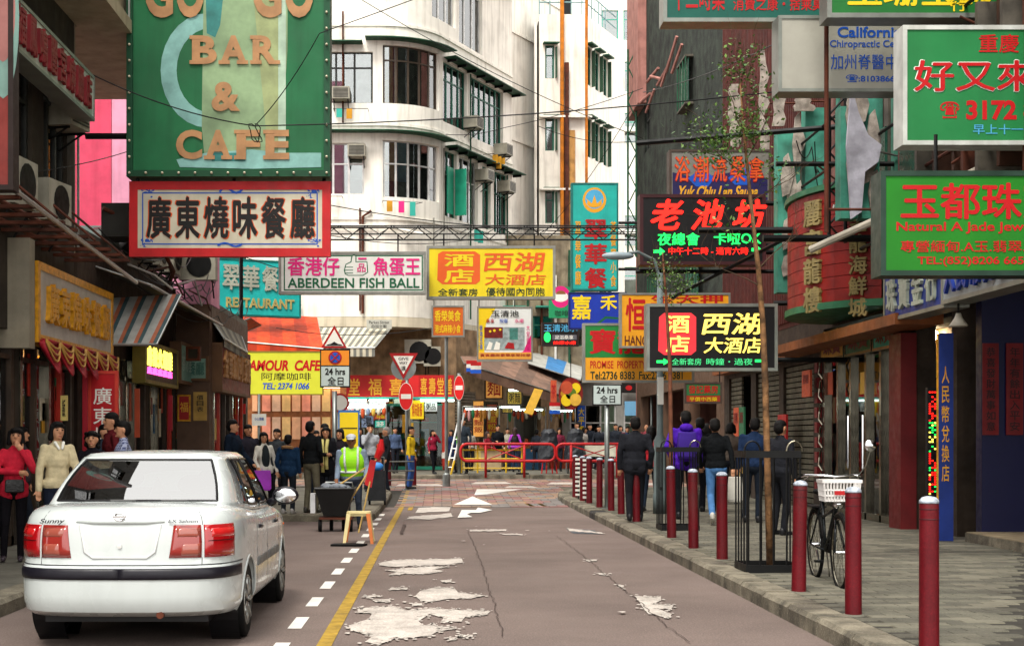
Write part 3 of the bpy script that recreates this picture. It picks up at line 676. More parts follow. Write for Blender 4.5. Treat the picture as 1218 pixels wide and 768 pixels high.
# ---- right side of the street
pebble = c_('pebble_dash', '30382f', rough=.95, var=.6, scale=2.4, bump=1., bscale=22, streak=.5); rustwall = c_('rust_red_cladding', '541a12', rough=.7, var=.3, streak=.45)
RP = Path([(7.2, 52), (7.2, 6)])
def S(y): return 52 - y
r1 = building('pebble_dash_building', 'dark pebble dashed building far along the right pavement', (7.2, 44, 0))
wall(RP, 4.4, 24, [(S(50), S(48.6), 8, 9.6), (S(50), S(48.6), 11.5, 13.1)], pebble, r1, .3, a=0, b=S(36))
window(RP, r1, S(50), S(48.6), 8, 9.6); window(RP, r1, S(50), S(48.6), 11.5, 13.1); mass(RP, 0, S(36), 4.4, 24, 5, room_dark, r1, -.7)
wall(RP, .1, 4.39, [(S(51), S(47), .1, 3.0), (S(46), S(42), .1, 3.0), (S(41), S(37), .1, 3.0)], c_('shop_wall_tan', '5e4636'), r1, .3, 'ground_floor_wall', a=0, b=S(36))
MB().box((7.2, 51.98, .3), (13, 52.2, 24)).build('end_wall', c_('pinkish_concrete', 'a8746a', rough=.8, streak=.5, var=.2), r1, world=True)
MB().box((6.9, 49.5, 13.2), (7.19, 52.4, 22)).build('oriel', c_('pinkish_concrete', 'a8746a'), r1, world=True)
for k in range(9): MB().tube([(6.85 + random.uniform(0, .15), 50 - k * .9, 12.6 + random.uniform(-.3, .8)), (7.15, 49.2 - k * .9, 13.2 + random.uniform(-.2, .5))], .05, 6).build('pipe', c_('pinkish_concrete', 'a8746a'), r1, world=True)
r2 = building('rust_clad_building', 'building with dark red corrugated cladding above the shuttered shops', (7.2, 31, 0))
wall(RP, 3.8, 24, [], rustwall, r2, .3, a=S(35.98), b=S(25))
for k in range(72): y = 35.9 - k * .15; MB().box((7.14, y - .07, 3.9), (7.199, y, 23)).build('cladding_rib', rustwall, r2, world=True) if k < 72 else None
wall(RP, .1, 3.79, [(S(35.4), S(32.9), .1, 3.0), (S(32.4), S(30.2), .1, 3.0), (S(29.8), S(27.4), .1, 3.0)], c_('grimy_wall', '5a4c40'), r2, .3, 'ground_floor_wall', a=S(35.98), b=S(26.9))
wall(RP, .1, 3.79, [(S(26.7), S(22.1), .1, 3.55), (S(21.5), S(20.0), .1, 3.75)], c_('grimy_wall', '5a4c40'), r2, .3, 'ground_floor_wall', a=S(26.89), b=S(19.8))
mass(RP, S(35.9), S(25), 3.8, 24, 5, room_dark, r2, -.7)
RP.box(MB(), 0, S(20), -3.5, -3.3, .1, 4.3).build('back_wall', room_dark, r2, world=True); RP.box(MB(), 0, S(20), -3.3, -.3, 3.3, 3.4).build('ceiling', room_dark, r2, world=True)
r3 = building('dark_near_building', 'dark building with deep shaded doorway at the near end of the right pavement', (7.2, 15, 0))
wall(RP, 3.8, 24, [(S(24), S(22.4), 7.5, 9.3), (S(21.5), S(20), 7.5, 9.3), (S(18), S(16), 5.6, 7.4), (S(14), S(12), 5.6, 7.4), (S(24), S(22.4), 11, 12.6)], c_('sooty_wall', '4c3e34', rough=.85, var=.3, streak=.5), r3, .3, a=S(24.98), b=S(6))
for q in ((S(24), S(22.4), 7.5, 9.3), (S(21.5), S(20), 7.5, 9.3), (S(18), S(16), 5.6, 7.4), (S(14), S(12), 5.6, 7.4), (S(24), S(22.4), 11, 12.6)): window(RP, r3, *q, nx=3)
mass(RP, S(25), S(6), 3.8, 24, 5, room_dark, r3, -.7)
navy = c_('navy_wall', '080a34', rough=.4, var=.03)
MB().box((7.2, 18.9, .12), (11, 19.1, 3.8)).build('navy_wall', navy, r3, world=True)
MB().box((10.9, 6, .12), (11, 18.9, 3.8)).build('back_wall', room_dark, r3, world=True)
MB().box((7.0, 6, .1), (11, 18.9, .27)).build('door_step', c_('beige_floor', '9c8c70', rough=.5), r3, world=True)
MB().box((6.98, 6, .1), (7.0, 18.9, .26)).build('step_edge', kerb_m, r3, world=True)
# ================================================================== THE CAR
def make_car():
    car = thing('parked_car', 'white saloon car with red tail lights parked nearest on the left', 'car', (-2.25, 9.95, 0), 0, scale=.945)
    paint = c_('car_white', 'b4bab8', rough=.25, var=.05, coat=.7, streak=.12, scale=1.2, dirt=.0)
    blk = c_('car_black_trim', '16141c', rough=.4, var=.1); seal = c_('window_seal', '0c0c0e', rough=.4, var=0)
    red = mat('lamp_red', (.28, .004, .006), rough=.12, coat=1, var=0); amber = mat('lamp_amber', (.24, .02, .015), rough=.12, coat=1, var=0); clear = mat('lamp_clear', (.26, .06, .04), rough=.1, coat=1, var=0)
    line = c_('shut_line', '38383a', rough=.6, var=0)
    plan = [(0, 0), (.3, .006), (.5, .026), (.66, .062), (.78, .118), (.86, .19), (.915, .28), (.955, .40), (.98, .56), (.995, .78), (1, 1.1), (1, 1.6), (1, 2.2), (1, 2.8), (.99, 3.3), (.965, 3.7), (.93, 3.92), (.86, 4.1), (.74, 4.22), (.55, 4.3), (.28, 4.34), (0, 4.35)]
    px_, py_ = np.array([p[0] for p in plan]), np.array([p[1] for p in plan])
    al = np.concatenate([[0], np.cumsum(np.hypot(np.diff(px_) * .85, np.diff(py_)))]); al /= al[-1]
    lev = [(.26, .80, .12), (.30, .835, .04), (.36, .847, .008), (.42, .85, 0), (.48, .852, 0), (.53, .853, 0), (.58, .854, 0), (.63, .852, .004), (.645, .85, .03), (.66, .85, .045), (.70, .851, .05), (.76, .852, .052), (.82, .851, .056), (.88, .846, .062), (.93, .838, .072), (.97, .824, .09), (1.0, .803, .115), (1.02, .782, .145), (1.03, .755, .18)]
    lz, lw, lr = [np.array(a) for a in zip(*lev)]
    ztop = lambda y: float(np.interp(y, [0, .6, 1.0, 1.7, 3.1, 3.35, 4.0, 4.35], [1.06, 1.06, 1.04, .985, .95, .925, .82, .68]))
    def S(t, z, off=0, side=1):
        """point of the body side: t along the half outline from the middle of the rear to the middle of the front"""
        def raw(t):
            xf, y = float(np.interp(t, al, px_)), float(np.interp(t, al, py_))
            wv = float(np.interp(z, lz, lw)); rs = float(np.interp(z, lz, lr)); k = max(0, 1 - y / 1.0); kf = max(0, (y - 3.6) / .75)
            yy_ = y + rs * k - rs * 1.3 * kf; x = xf * (wv if y > .5 else wv)
            zz = z if z <= .66 else .66 + (z - .66) / (1.03 - .66) * (ztop(yy_) - .66)
            return Vector((x, yy_, zz))
        p = raw(t)
        if off:
            a, b = raw(max(0, t - .004)), raw(min(1, t + .004)); n = Vector(((b - a).y, -(b - a).x, 0)).normalized(); p = p + n * off
        return Vector((p.x * side, p.y, p.z))
    tx = lambda x: float(np.interp(x / .85, px_[:10], al[:10])); ty = lambda y: float(np.interp(y, py_, al))
    ts = sorted(set(list(np.linspace(0, 1, 76)) + [tx(.37), tx(.6)])); nL = len(ts)
    mb = MB(); zs = list(lz)
    for z in zs:
        ring = [S(t, z, 0, 1) for t in ts] + [S(t, z, 0, -1) for t in reversed(ts[1:-1])]; mb.v.extend([tuple(p) for p in ring])
    top = ring; n = len(ring)
    for sc_, up_, end in ((.965, .012, .022), (.88, .022, .07), (.7, .034, .16), (.45, .043, .25), (.2, .047, .32), (.03, .048, .36)):
        for p in top:
            ke = max(0, 1 - p.y / 1.0); kf = max(0, (p.y - 3.5) / .85); yy_ = p.y + end * ke - end * kf
            mb.v.append((p.x * sc_, yy_, ztop(yy_) * 1 + (p.z - ztop(p.y)) + up_ * (1 if .5 < p.y < 3.6 else .8)))
    rows = len(zs) + 6
    for r_ in range(rows - 1):
        for k in range(n): a, b = r_ * n + k, r_ * n + (k + 1) % n; mb.f.append((a, b, b + n, a + n))
    mb.f.append(tuple(range(n))[::-1]); mb.f.append(tuple(range((rows - 1) * n, rows * n)))
    me = bpy.data.meshes.new('body'); me.from_pydata(mb.v, [], mb.f); me.update(); tmp = bpy.data.objects.new('body', me); sc.collection.objects.link(tmp)
    cuts = []
    for y in (.95, 3.45):
        for s in (-1, 1):
            c = MB().lathe([(.345, .56), (.345, 1.0)], (0, y, .30), 48, 'x'); c.v = [(v[0] * s, v[1], v[2]) for v in c.v]
            if s < 0: c.f = [tuple(reversed(f)) for f in c.f]
            co = c.build('cut', None); md = tmp.modifiers.new('b', 'BOOLEAN'); md.operation = 'DIFFERENCE'; md.object = co; md.solver = 'EXACT'; cuts.append(co)
    bpy.context.view_layer.update()
    me2 = bpy.data.meshes.new_from_object(tmp.evaluated_get(bpy.context.evaluated_depsgraph_get()))
    for o in cuts + [tmp]: bpy.data.objects.remove(o)
    me2.materials.clear(); me2.polygons.foreach_set('use_smooth', [True] * len(me2.polygons))
    try: me2.set_sharp_from_angle(angle=R(35))
    except Exception: pass
    put('body', me2, paint, car)
    # greenhouse
    base = [(0, .60), (.2, .603), (.4, .615), (.63, .66), (.685, .70), (.72, .79), (.745, .95), (.76, 1.22)]; roof = [(0, 1.16), (.15, 1.162), (.3, 1.17), (.49, 1.19), (.525, 1.215), (.55, 1.26), (.563, 1.33), (.575, 1.44)]
    gi = {'rear': (0, 3)}
    def seg(b1, r1, n_):
        b0, r0 = base[-1], roof[-1]
        for i in range(1, n_ + 1): f = i / n_; base.append((b0[0] + (b1[0] - b0[0]) * f, b0[1] + (b1[1] - b0[1]) * f)); roof.append((r0[0] + (r1[0] - r0[0]) * f, r0[1] + (r1[1] - r0[1]) * f))
    i0 = 7; seg((.765, 1.42), (.58, 1.56), 1); i0b = len(base) - 1; seg((.767, 1.46), (.58, 1.585), 1); i1 = len(base) - 1; seg((.77, 2.05), (.585, 1.93), 3); i2 = len(base) - 1; seg((.77, 2.13), (.585, 2.0), 1); i3 = len(base) - 1; seg((.75, 3.0), (.572, 2.42), 4); i4 = len(base) - 1
    seg((.72, 3.17), (.55, 2.5), 1); seg((.66, 3.28), (.5, 2.54), 1); i5 = len(base) - 1; seg((.35, 3.38), (.25, 2.58), 2); seg((0, 3.4), (0, 2.59), 2); i6 = len(base) - 1
    taus = [-.06, .04, .2, .4, .6, .78, .9, .96, 1.0]; nb = len(base)
    def gp(i, tau, side=1):
        b, r_ = base[i], roof[i]; y = b[1] + (r_[1] - b[1]) * tau; zb = ztop(b[1]) + .03; zt = 1.455 if tau <= 1 else 1.455
        x = b[0] + (r_[0] - b[0]) * tau + .022 * math.sin(math.pi * max(0, tau)) * (1 if b[0] > .5 else b[0] * 2)
        yb = .03 * math.sin(math.pi * max(0, tau)); y += -yb if i <= 4 else (yb * 1.5 if i > i4 else 0)
        return Vector((x * side, y, zb + (zt - zb) * tau - (0.012 if b[0] > .5 and tau > .97 else 0)))
    shell = MB(); idx = {}
    def vid(i, j, s):
        s_ = 1 if base[i][0] == 0 else s; k = (i, j, s_)
        if k not in idx: idx[k] = len(shell.v); shell.v.append(tuple(gp(i, taus[j], s_)))
        return idx[k]
    regions = [('rear_window', 0, 3), ('side_window', 8 - 1, 8 - 0), ('side_window', i1, i2), ('side_window', i3, i4), ('windscreen', i5, i6)]
    regions[1] = ('side_window', i0, i0b)
    gl = {}
    for s in (1, -1):
        for i in range(nb - 1):
            for j in range(len(taus) - 1):
                q = (vid(i, j, s), vid(i + 1, j, s), vid(i + 1, j + 1, s), vid(i, j + 1, s)); q = q if s > 0 else q[::-1]
                rg = next(((k, r_[0]) for k, r_ in enumerate(regions) if r_[1] <= i < r_[2] and 1 <= j < 6), None)
                if rg: gl.setdefault((rg[0], rg[1], 0 if rg[1] in ('rear_window', 'windscreen') else s), []).append(q)
                else: shell.f.append(q)
    last = len(taus) - 1; prev = {(i, s): vid(i, last, s) for i in range(nb) for s in (1, -1)}
    for sc_, up_, sh in ((.94, .012, .03), (.8, .022, .09), (.5, .032, .2), (.05, .036, .32)):
        cur = {}
        for i in range(nb):
            for s in (1, -1):
                if base[i][0] == 0 and s == -1: cur[(i, s)] = cur[(i, 1)]; continue
                p = gp(i, 1.0, s); kr = min(1, max(-1, (p.y - 1.85) / .7)); shell.v.append((p.x * sc_, p.y - kr * sh, 1.455 + up_)); cur[(i, s)] = len(shell.v) - 1
        for s in (1, -1):
            for i in range(nb - 1):
                q = (prev[(i, s)], prev[(i + 1, s)], cur[(i + 1, s)], cur[(i, s)]); shell.f.append(q if s > 0 else q[::-1])
        prev = cur
    verts = list(shell.v)
    cab = shell.build('cabin_shell', paint, car, smooth=True)
    md = cab.modifiers.new('t', 'SOLIDIFY'); md.thickness = .03; md.offset = -1
    cg = glass('car_glass', (.22, .30, .27), 1.9)
    crg = glass('car_rear_glass', (.3, .38, .35), 4.2, rough=.01)
    for (k, nm, s), qs in gl.items():
        used = sorted({v for q in qs for v in q}); mp = {v: i for i, v in enumerate(used)}
        g_ = MB().add([verts[v] for v in used], [tuple(mp[v] for v in q) for q in qs]).build(nm, crg if nm == 'rear_window' else cg, car, smooth=True)
        # seal: a thin bead round the pane
        ed = {}
        for q in qs:
            for a, b in zip(q, q[1:] + q[:1]): ed[frozenset((a, b))] = ed.get(frozenset((a, b)), 0) + 1
        sb = MB()
        for e, c in ed.items():
            if c == 1: a, b = tuple(e); sb.tube([verts[a], verts[b]], .011, 5)
        sb.build('window_seal', seal, g_)
    MB().box((-.66, .74, .96), (.66, 3.0, 1.095)).build('parcel_shelf', c_('car_interior', '1c1e1e', rough=.8), car)
    seatm = c_('seat_grey', '4a5050', rough=.8)
    def seat(x, y, wd, z1, hr):
        b = MB().add([(x - wd, y, 1.0), (x + wd, y, 1.0), (x + wd, y + .12, 1.0), (x - wd, y + .12, 1.0), (x - wd * .92, y - .06, z1), (x + wd * .92, y - .06, z1), (x + wd * .92, y + .04, z1), (x - wd * .92, y + .04, z1)], [(0, 3, 2, 1), (4, 5, 6, 7), (0, 1, 5, 4), (1, 2, 6, 5), (2, 3, 7, 6), (3, 0, 4, 7)])
        for h in hr: b.ell((h, y - .05, z1 + .09), (.12, .05, .085))
        b.build('seat', seatm, car, smooth=False)
    seat(0, 1.3, .6, 1.12, (-.33, .33)); seat(-.36, 2.15, .22, 1.16, (-.36,)); seat(.36, 2.15, .22, 1.16, (.36,))
    MB().cap((-.1, 2.45, 1.38), (.1, 2.45, 1.38), .03).build('inside_mirror', blk, car)
    MB().box((.2, 1.0, 1.097), (.5, 1.2, 1.13)).build('tissue_box', c_('pale_box', '9aa89e'), car); MB().prism([(-.05, 1.1), (.12, 1.1), (.03, 1.28)], 1.32, 1.34).build('pennant', c_('pale_cloth', 'b8b8a8'), car)
    def patch(name, t0, t1, za, zb, off, m, side, nt=10, nz=4, slant=0, par=None, th=.012):
        q = MB(); 
        for o_ in (off, off - th):
            for j in range(nz + 1):
                z = za + (zb - za) * j / nz
                for i in range(nt + 1):
                    t = t0 + slant * (1 - j / nz) * (t1 - t0) + (t1 - t0 - slant * (1 - j / nz) * (t1 - t0)) * i / nt
                    edge = .6 if (i in (0, nt) or j in (0, nz)) and o_ == off else 1
                    q.v.append(tuple(S(t, z, o_ * edge if o_ == off else o_, side)))
        w_ = nt + 1; N_ = w_ * (nz + 1)
        for j in range(nz):
            for i in range(nt): a = j * w_ + i; q.f.append((a, a + 1, a + 1 + w_, a + w_)); q.f.append((a + N_, a + w_ + N_, a + 1 + w_ + N_, a + 1 + N_))
        for i in range(nt): a = i; q.f.append((a, a + N_, a + 1 + N_, a + 1)); a = nz * w_ + i; q.f.append((a, a + 1, a + 1 + N_, a + N_))
        for j in range(nz): a = j * w_; q.f.append((a, a + w_, a + w_ + N_, a + N_)); a += nt; q.f.append((a, a + N_, a + w_ + N_, a + w_))
        if side < 0: q.f = [tuple(reversed(f)) for f in q.f]
        return q.build(name, m, par or car, smooth=True)
    for s in (1, -1):
        tl = patch('tail_light', tx(.615), ty(.36), .70, .925, .012, red, s, 14)
        patch('indicator_lens', tx(.40), tx(.595), .70, .925, .012, amber, s, 8, slant=-.18)
        patch('reverse_lens', tx(.45), tx(.585), .715, .80, .017, clear, s, 6, par=tl); patch('clear_lens', tx(.42), tx(.585), .84, .905, .017, clear, s, 6, par=tl)
        patch('lens_band', tx(.63), ty(.33), .81, .82, .0165, c_('lamp_dark', '3a0406', rough=.2, var=0), s, 12, 2, par=tl)
        patch('lens_reflector', tx(.66), tx(.80), .83, .90, .0165, mat('lamp_bright', (.42, .012, .012), rough=.1, coat=1, var=0), s, 12, 2, par=tl)
        patch('bumper_strip', 0, ty(.55), .545, .628, .014, blk, s, 24)
        patch('rub_strip', ty(1.42), ty(2.08), .53, .60, .012, c_('grey_rub_strip', '6a6a68', rough=.5), s, 8); patch('rub_strip', ty(2.12), ty(2.98), .53, .60, .012, c_('grey_rub_strip', '6a6a68'), s, 8)
        for y in (1.38 if 0 else 1.42, 2.1, 3.02): patch('door_gap', ty(y), ty(y) + .0012, .36, 1.01, .0015, line, s, 1, 10, th=.004)
        patch('lid_gap', tx(.598), tx(.603), .645, .70, .0015, line, s, 1, 6, th=.004); patch('lid_gap', tx(.607), tx(.611), .925, 1.02, .0015, line, s, 1, 6, th=.004)
        patch('bumper_gap', 0, ty(.62), .646, .654, .003, line, s, 24, 1, th=.004)
        for y in (1.62, 2.72): patch('door_handle', ty(y - .09), ty(y + .09), .855, .89, .022, blk, s, 6, 3, th=.02)
        patch('fuel_flap', ty(.66), ty(.665), .80, .95, .0015, line, s, 1, 4, th=.003)
        patch('side_marker', ty(3.55), ty(3.66), .80, .825, .01, mat('side_marker', (.8, .15, .02), rough=.2, var=0), s, 4, 2)
        m_ = MB().ell((s * .93, 2.86, 1.06), (.125, .07, .085), 16, 10); m_.tube([(s * .76, 2.9, .99), (s * .86, 2.87, 1.03)], .03); md_ = m_.build('door_mirror', blk, car, smooth=True)
        MB().ell((s * .935, 2.80, 1.06), (.105, .018, .066), 16, 8).build('mirror_glass', chrome, md_, smooth=True)
        for y in (.95, 3.45):
            wl = MB(); b = len(wl.v)
            for xx in (.57, .80):
                for k in range(33): a = 2 * math.pi * k / 32; wl.v.append((s * xx, y + .338 * math.cos(a), .30 + .338 * math.sin(a)))
            for k in range(32): wl.f.append((k, k + 1, k + 34, k + 33))
            wl.build('wheel_well', seal, car)
            tyre = MB().lathe([(.2, .66), (.27, .655), (.293, .67), (.298, .69), (.298, .80), (.293, .825), (.27, .835), (.2, .83)], (0, y, .298), 32, 'x')
            tyre.v = [(v[0] * s, v[1], v[2]) for v in tyre.v]; w_ = tyre.build('wheel', rubber, car, smooth=True)
            rim = MB().lathe([(.2, .70), (.2, .832), (.192, .836), (.185, .81), (.12, .80), (.06, .825), (.001, .83)], (0, y, .298), 32, 'x')
            for k in range(7):
                a = 2 * math.pi * k / 7; c0, s0 = math.cos(a), math.sin(a); rim.tube([(.822, y + .05 * c0, .298 + .05 * s0), (.822, y + .185 * c0, .298 + .185 * s0)], [.02, .028], 6)
            rim.v = [(v[0] * s, v[1], v[2]) for v in rim.v]; rim.build('rim', alu, w_, smooth=True)
            ar = MB(); pts = []
            for k in range(15):
                a = math.pi * (k / 14 * 1.08 - .04); yy_, zz = y + .352 * math.cos(a), .30 + .352 * math.sin(a); p = S(ty(yy_), zz, -.002, s); pts.append((p.x, yy_, zz))
            ar.tube(pts, .012, 6).build('arch_lip', paint, car, smooth=True)
    # number plate recess (no plate): raised rim and garnish bar
    def rp(x, z, o): p = S(tx(abs(x)), z, o, 1 if x >= 0 else -1); return (x, p.y, p.z)
    rim_pts = [(-.30, .93), (-.26, .74), (-.2, .70), (.2, .70), (.26, .74), (.30, .93)]
    MB().tube([rp(x, z, .002) for x, z in rim_pts], .010, 6).build('plate_recess_edge', c_('car_shadow_white', 'b4b6b4', rough=.3, var=0), car, smooth=True)
    MB().tube([rp(x, .948, .004) for x in (-.33, -.2, 0, .2, .33)], [.006, .02, .023, .02, .006], 10).build('garnish_bar', paint, car, smooth=True)
    MB().lathe([(.017, 0), (.017, -.012), (.001, -.014)], (0, rp(0, .79, 0)[1], .79), 14, 'y').build('boot_lock', c_('pale_lock', 'c0c0bc', rough=.3, var=0), car)
    zz = 1.0; yb = rp(0, .93, .004)[1] - .012; em = MB(); ring = [(.036 * math.cos(2 * math.pi * k / 24), yb, 1.008 + .028 * math.sin(2 * math.pi * k / 24)) for k in range(25)]
    em.tube(ring, .0065, 8, caps=False); em.box((-.052, yb - .008, 1.0), (.052, yb + .004, 1.016)).build('emblem', chrome, car)
    lettering(car, 'Sunny', (-.60, .95, -.42, .995), rp(-.42, .925, .006)[1] - .008, blk, depth=.002, shear=.5); lettering(car, 'EX Saloon', (.36, .965, .58, .99), rp(.36, .935, .008)[1] - .008, c_('dull_chrome', '5a5a5e', rough=.3, metal=.6, var=0), depth=.002, shear=.3)
    MB().box((-.62, .3, .2), (.62, 4.0, .34)).build('underbody', seal, car); MB().tube([(.3, .05, .28), (.3, .5, .28)], .028, 10).build('exhaust_pipe', rust, car)
    pts = []
    for i in range(9): x = -.6 + i * .15; pts.append((x, .60 - .0 * abs(x), ztop(.6) + .045 - .02 * abs(x)))
    return car
make_car()

# ================================================================== PEOPLE
VOX = []
def skin_obj(name, mb, m, parent, vox, it=3):
    o = mb.build(name, m, parent)
    r_ = o.modifiers.new('r', 'REMESH'); r_.mode = 'VOXEL'; r_.voxel_size = vox; r_.use_smooth_shade = True
    s = o.modifiers.new('s', 'SMOOTH'); s.iterations = it; s.factor = .5
    return o
def person(label, px, d, top_y, face, top, bottom, hair='short', hairmat=None, armL='down', armR='down', walk=0, coat=.88, foot=None, shoe='18181a', female=False, sk=None, group=None, base=None, bulk=1., extra=None, vox=None, lean=0):
    """face 0 = towards the camera, 180 = away; heights from the photograph row of the top of the head"""
    x = X(px, d); gz = (zg(d) + KH) if base is None else base; h = (Z(top_y, d) - gz); k = h / 1.72
    P = thing('person', label, 'person', (x, d, gz), R(face), group, scale=k); vox = vox or (.011 if d < 19 else .014 if d < 32 else .02)
    sk = sk or skin; hm = hairmat or hairm; tm = top if not isinstance(top, str) else c_('cloth_' + top, top, rough=.9, spec=.08, var=.15, scale=12, bump=.9, bscale=11, bdist=.03); bm = bottom if not isinstance(bottom, str) else c_('cloth_' + bottom, bottom, rough=.9, spec=.08, var=.15, scale=12, bump=.3, bscale=40)
    sw = (.148 if female else .178) * bulk; front = abs(((face + 180) % 360) - 180) < 115
    A = {'down': ((.24, .02, 1.14), (.25, -.05, .90)), 'swing': ((.24, .1, 1.15), (.25, .12, .92)), 'fore': ((.24, -.08, 1.15), (.23, -.26, .97)), 'cheek': ((.22, -.17, 1.2), (.08, -.15, 1.44)), 'cross': ((.24, -.05, 1.16), (-.05, -.22, 1.16)),
         'hold': ((.24, -.04, 1.15), (.12, -.28, 1.12)), 'read': ((.23, -.08, 1.18), (.09, -.3, 1.25)), 'push': ((.26, -.02, 1.14), (.26, -.26, .98)), 'pocket': ((.29, .06, 1.14), (.18, -.06, .95)), 'mouth': ((.2, -.2, 1.22), (.03, -.17, 1.5)), 'up': ((.28, -.2, 1.5), (.2, -.3, 1.75))}
    bodym, sleeve = MB(), MB(); feet = {}
    for s, pose in ((-1, armR), (1, armL)):          # facing -Y the right hand lies at -X
        e, w_ = A[pose]; sh = Vector((s * sw, 0, 1.40)); e = Vector((s * e[0] + random.uniform(-.025, .025), e[1] + random.uniform(-.03, .03), e[2] + random.uniform(-.02, .02))); w_ = Vector((s * w_[0], w_[1] + random.uniform(-.02, .02), w_[2] + random.uniform(-.02, .02)))
        sleeve.cap(sh, e, .058 * bulk, .05 * bulk).cap(e, w_, .052 * bulk, .042 * bulk)
        dr = (w_ - e).normalized(); hd = w_ + dr * .075
        bodym.cap(sh, e, .035, .03).cap(e, w_, .03, .026).cap(w_, w_ + dr * .06, .03, .036)
        side = dr.cross(Vector((0, 1, .2))).normalized() if abs(dr.y) < .9 else Vector((1, 0, 0)); curl = Vector((0, -.25, 0)) if pose in ('down', 'swing', 'fore') else Vector((0, .0, -.2 if pose != 'cheek' else .15))
        for f in range(4):
            b = w_ + dr * .075 + side * (f - 1.5) * .019; L = (.05, .062, .06, .045)[f]; m_ = b + dr * L * .6; bodym.cap(b, m_, .0095, .009).cap(m_, m_ + (dr + curl * 1.6).normalized() * L * .55, .009, .0075)
        b = w_ + dr * .03 + side * -.034; bodym.cap(b, b + (dr - side * .7).normalized() * .05, .012, .009)
    # head, neck and the body under the clothes: one surface
    hx = lean
    bodym.cap((0, .01, 1.38), (0, 0, 1.52), .055, .052).ell((0, .005, 1.615), (.078, .095, .112), 16, 12).ell((0, -.028, 1.56), (.055, .06, .062)).ell((0, -.095, 1.60), (.013, .024, .022)).ell((0, -.085, 1.525), (.02, .02, .012))
    for s in (-1, 1): bodym.ell((s * .08, .005, 1.60), (.012, .022, .032)).cap((s * .03, 0, 1.0), (s * .05, 0, 1.3), .08, .09)
    skin_obj('body', bodym, sk, P, vox * (.8 if d < 19 else 1), 2)
    if front:
        for s in (-1, 1):
            MB().ell((s * .031, -.083, 1.625), (.014, .006, .007), 8, 6).build('eye', c_('eye_dark', '1a100c', rough=.2, var=0), P); MB().box((s * .031 - .019, -.092, 1.642), (s * .031 + .019, -.08, 1.648)).build('eyebrow', hm, P)
        MB().ell((0, -.088, 1.547), (.024, .008, .007), 8, 6).build('mouth', c_('lips', '8a3c34', rough=.4, var=0), P)
    P.rotation_euler = (R(random.uniform(-1.5, 1.5)), R(random.uniform(-2, 2)), R(face))
    # clothes
    sleeve.cap((-sw * .8, .005, 1.385), (sw * .8, .005, 1.385), .06 * bulk).cap((-sw * .3, .01, 1.42), (sw * .3, .01, 1.42), .06).ell((0, 0, 1.27), ((.16 if female else .188) * bulk, .125 * bulk, .19)).ell((0, 0, 1.08), ((.14 if female else .165) * bulk, .115 * bulk, .18)).ell((0, 0, .97), (.185 * bulk, .135 * bulk, .12)).cap((0, .012, 1.42), (0, .008, 1.47), .072, .064)
    if coat < .86: sleeve.cap((-.06, 0, .95), (-.07, .0, coat + .1), .13 * bulk, .12 * bulk).cap((.06, 0, .95), (.07, .0, coat + .1), .13 * bulk, .12 * bulk)
    skin_obj('top', sleeve, tm, P, vox, 9)
    lg = MB().ell((0, 0, .93), (.165 * bulk, .125 * bulk, .13))
    legs = {0: (((.1, -.03, .5), (.105, .03, .1)), ((.1, -.03, .5), (.105, .03, .1)))}.get(walk, None) or (((.1, -.16, .52), (.1, -.22, .11)), ((.1, -.02, .49), (.1, .3, .2)))
    if walk == 2: legs = (((.1, -.1, .5), (.1, -.12, .1)), ((.1, .02, .49), (.1, .14, .12)))
    for s, (kn, an) in zip((-1, 1), legs):
        kn, an = Vector((s * kn[0], kn[1], kn[2])), Vector((s * an[0], an[1], an[2])); tr = .048 if female else .056
        lg.cap((s * .09, 0, .9), kn, .092 * bulk, .066).cap(kn, an, .064, tr)
        tilt = -.09 if an.z > .15 else 0
        sh = MB().cap(an + Vector((0, .03, -.055)), an + Vector((0, -.15, -.062 + tilt)), .042, .034); sh.ell(an + Vector((0, .02, -.02)), (.045, .055, .06))
        skin_obj('shoe', sh, c_('shoe_' + shoe, shoe, rough=.5), P, vox, 1)
    skin_obj('trousers', lg, bm, P, vox, 3)
    hr = MB().ell((0, .012, 1.665), (.086, .098, .072), 16, 10).ell((0, .04, 1.61), (.088, .078, .1), 14, 10)
    if hair == 'long':
        hr.cap((0, .06, 1.6), (0, .085, 1.38), .075, .06)
        for s in (-1, 1): hr.cap((s * .07, -.01, 1.66), (s * .082, .01, 1.42), .032, .036)
    if hair == 'bob':
        for s in (-1, 1): hr.cap((s * .075, -.015, 1.66), (s * .085, -.0, 1.53), .032, .038)
        hr.ell((0, .05, 1.57), (.09, .07, .08)).ell((0, -.065, 1.69), (.06, .03, .025))
    if hair == 'curly':
        for q in range(26): a = q * 2.4; hr.ell((.09 * math.cos(a), .03 + .07 * abs(math.sin(a)), 1.50 + q * .0075), (.034, .034, .034), 8, 6)
        hr.ell((0, -.06, 1.695), (.06, .035, .03))
    if hair != 'none': skin_obj('hair', hr, hm, P, vox, 1)
    return P
def capsule_part(parent, name, m, *segs):
    mb = MB()
    for s in segs: mb.cap(*s)
    return mb.build(name, m, parent, smooth=True)
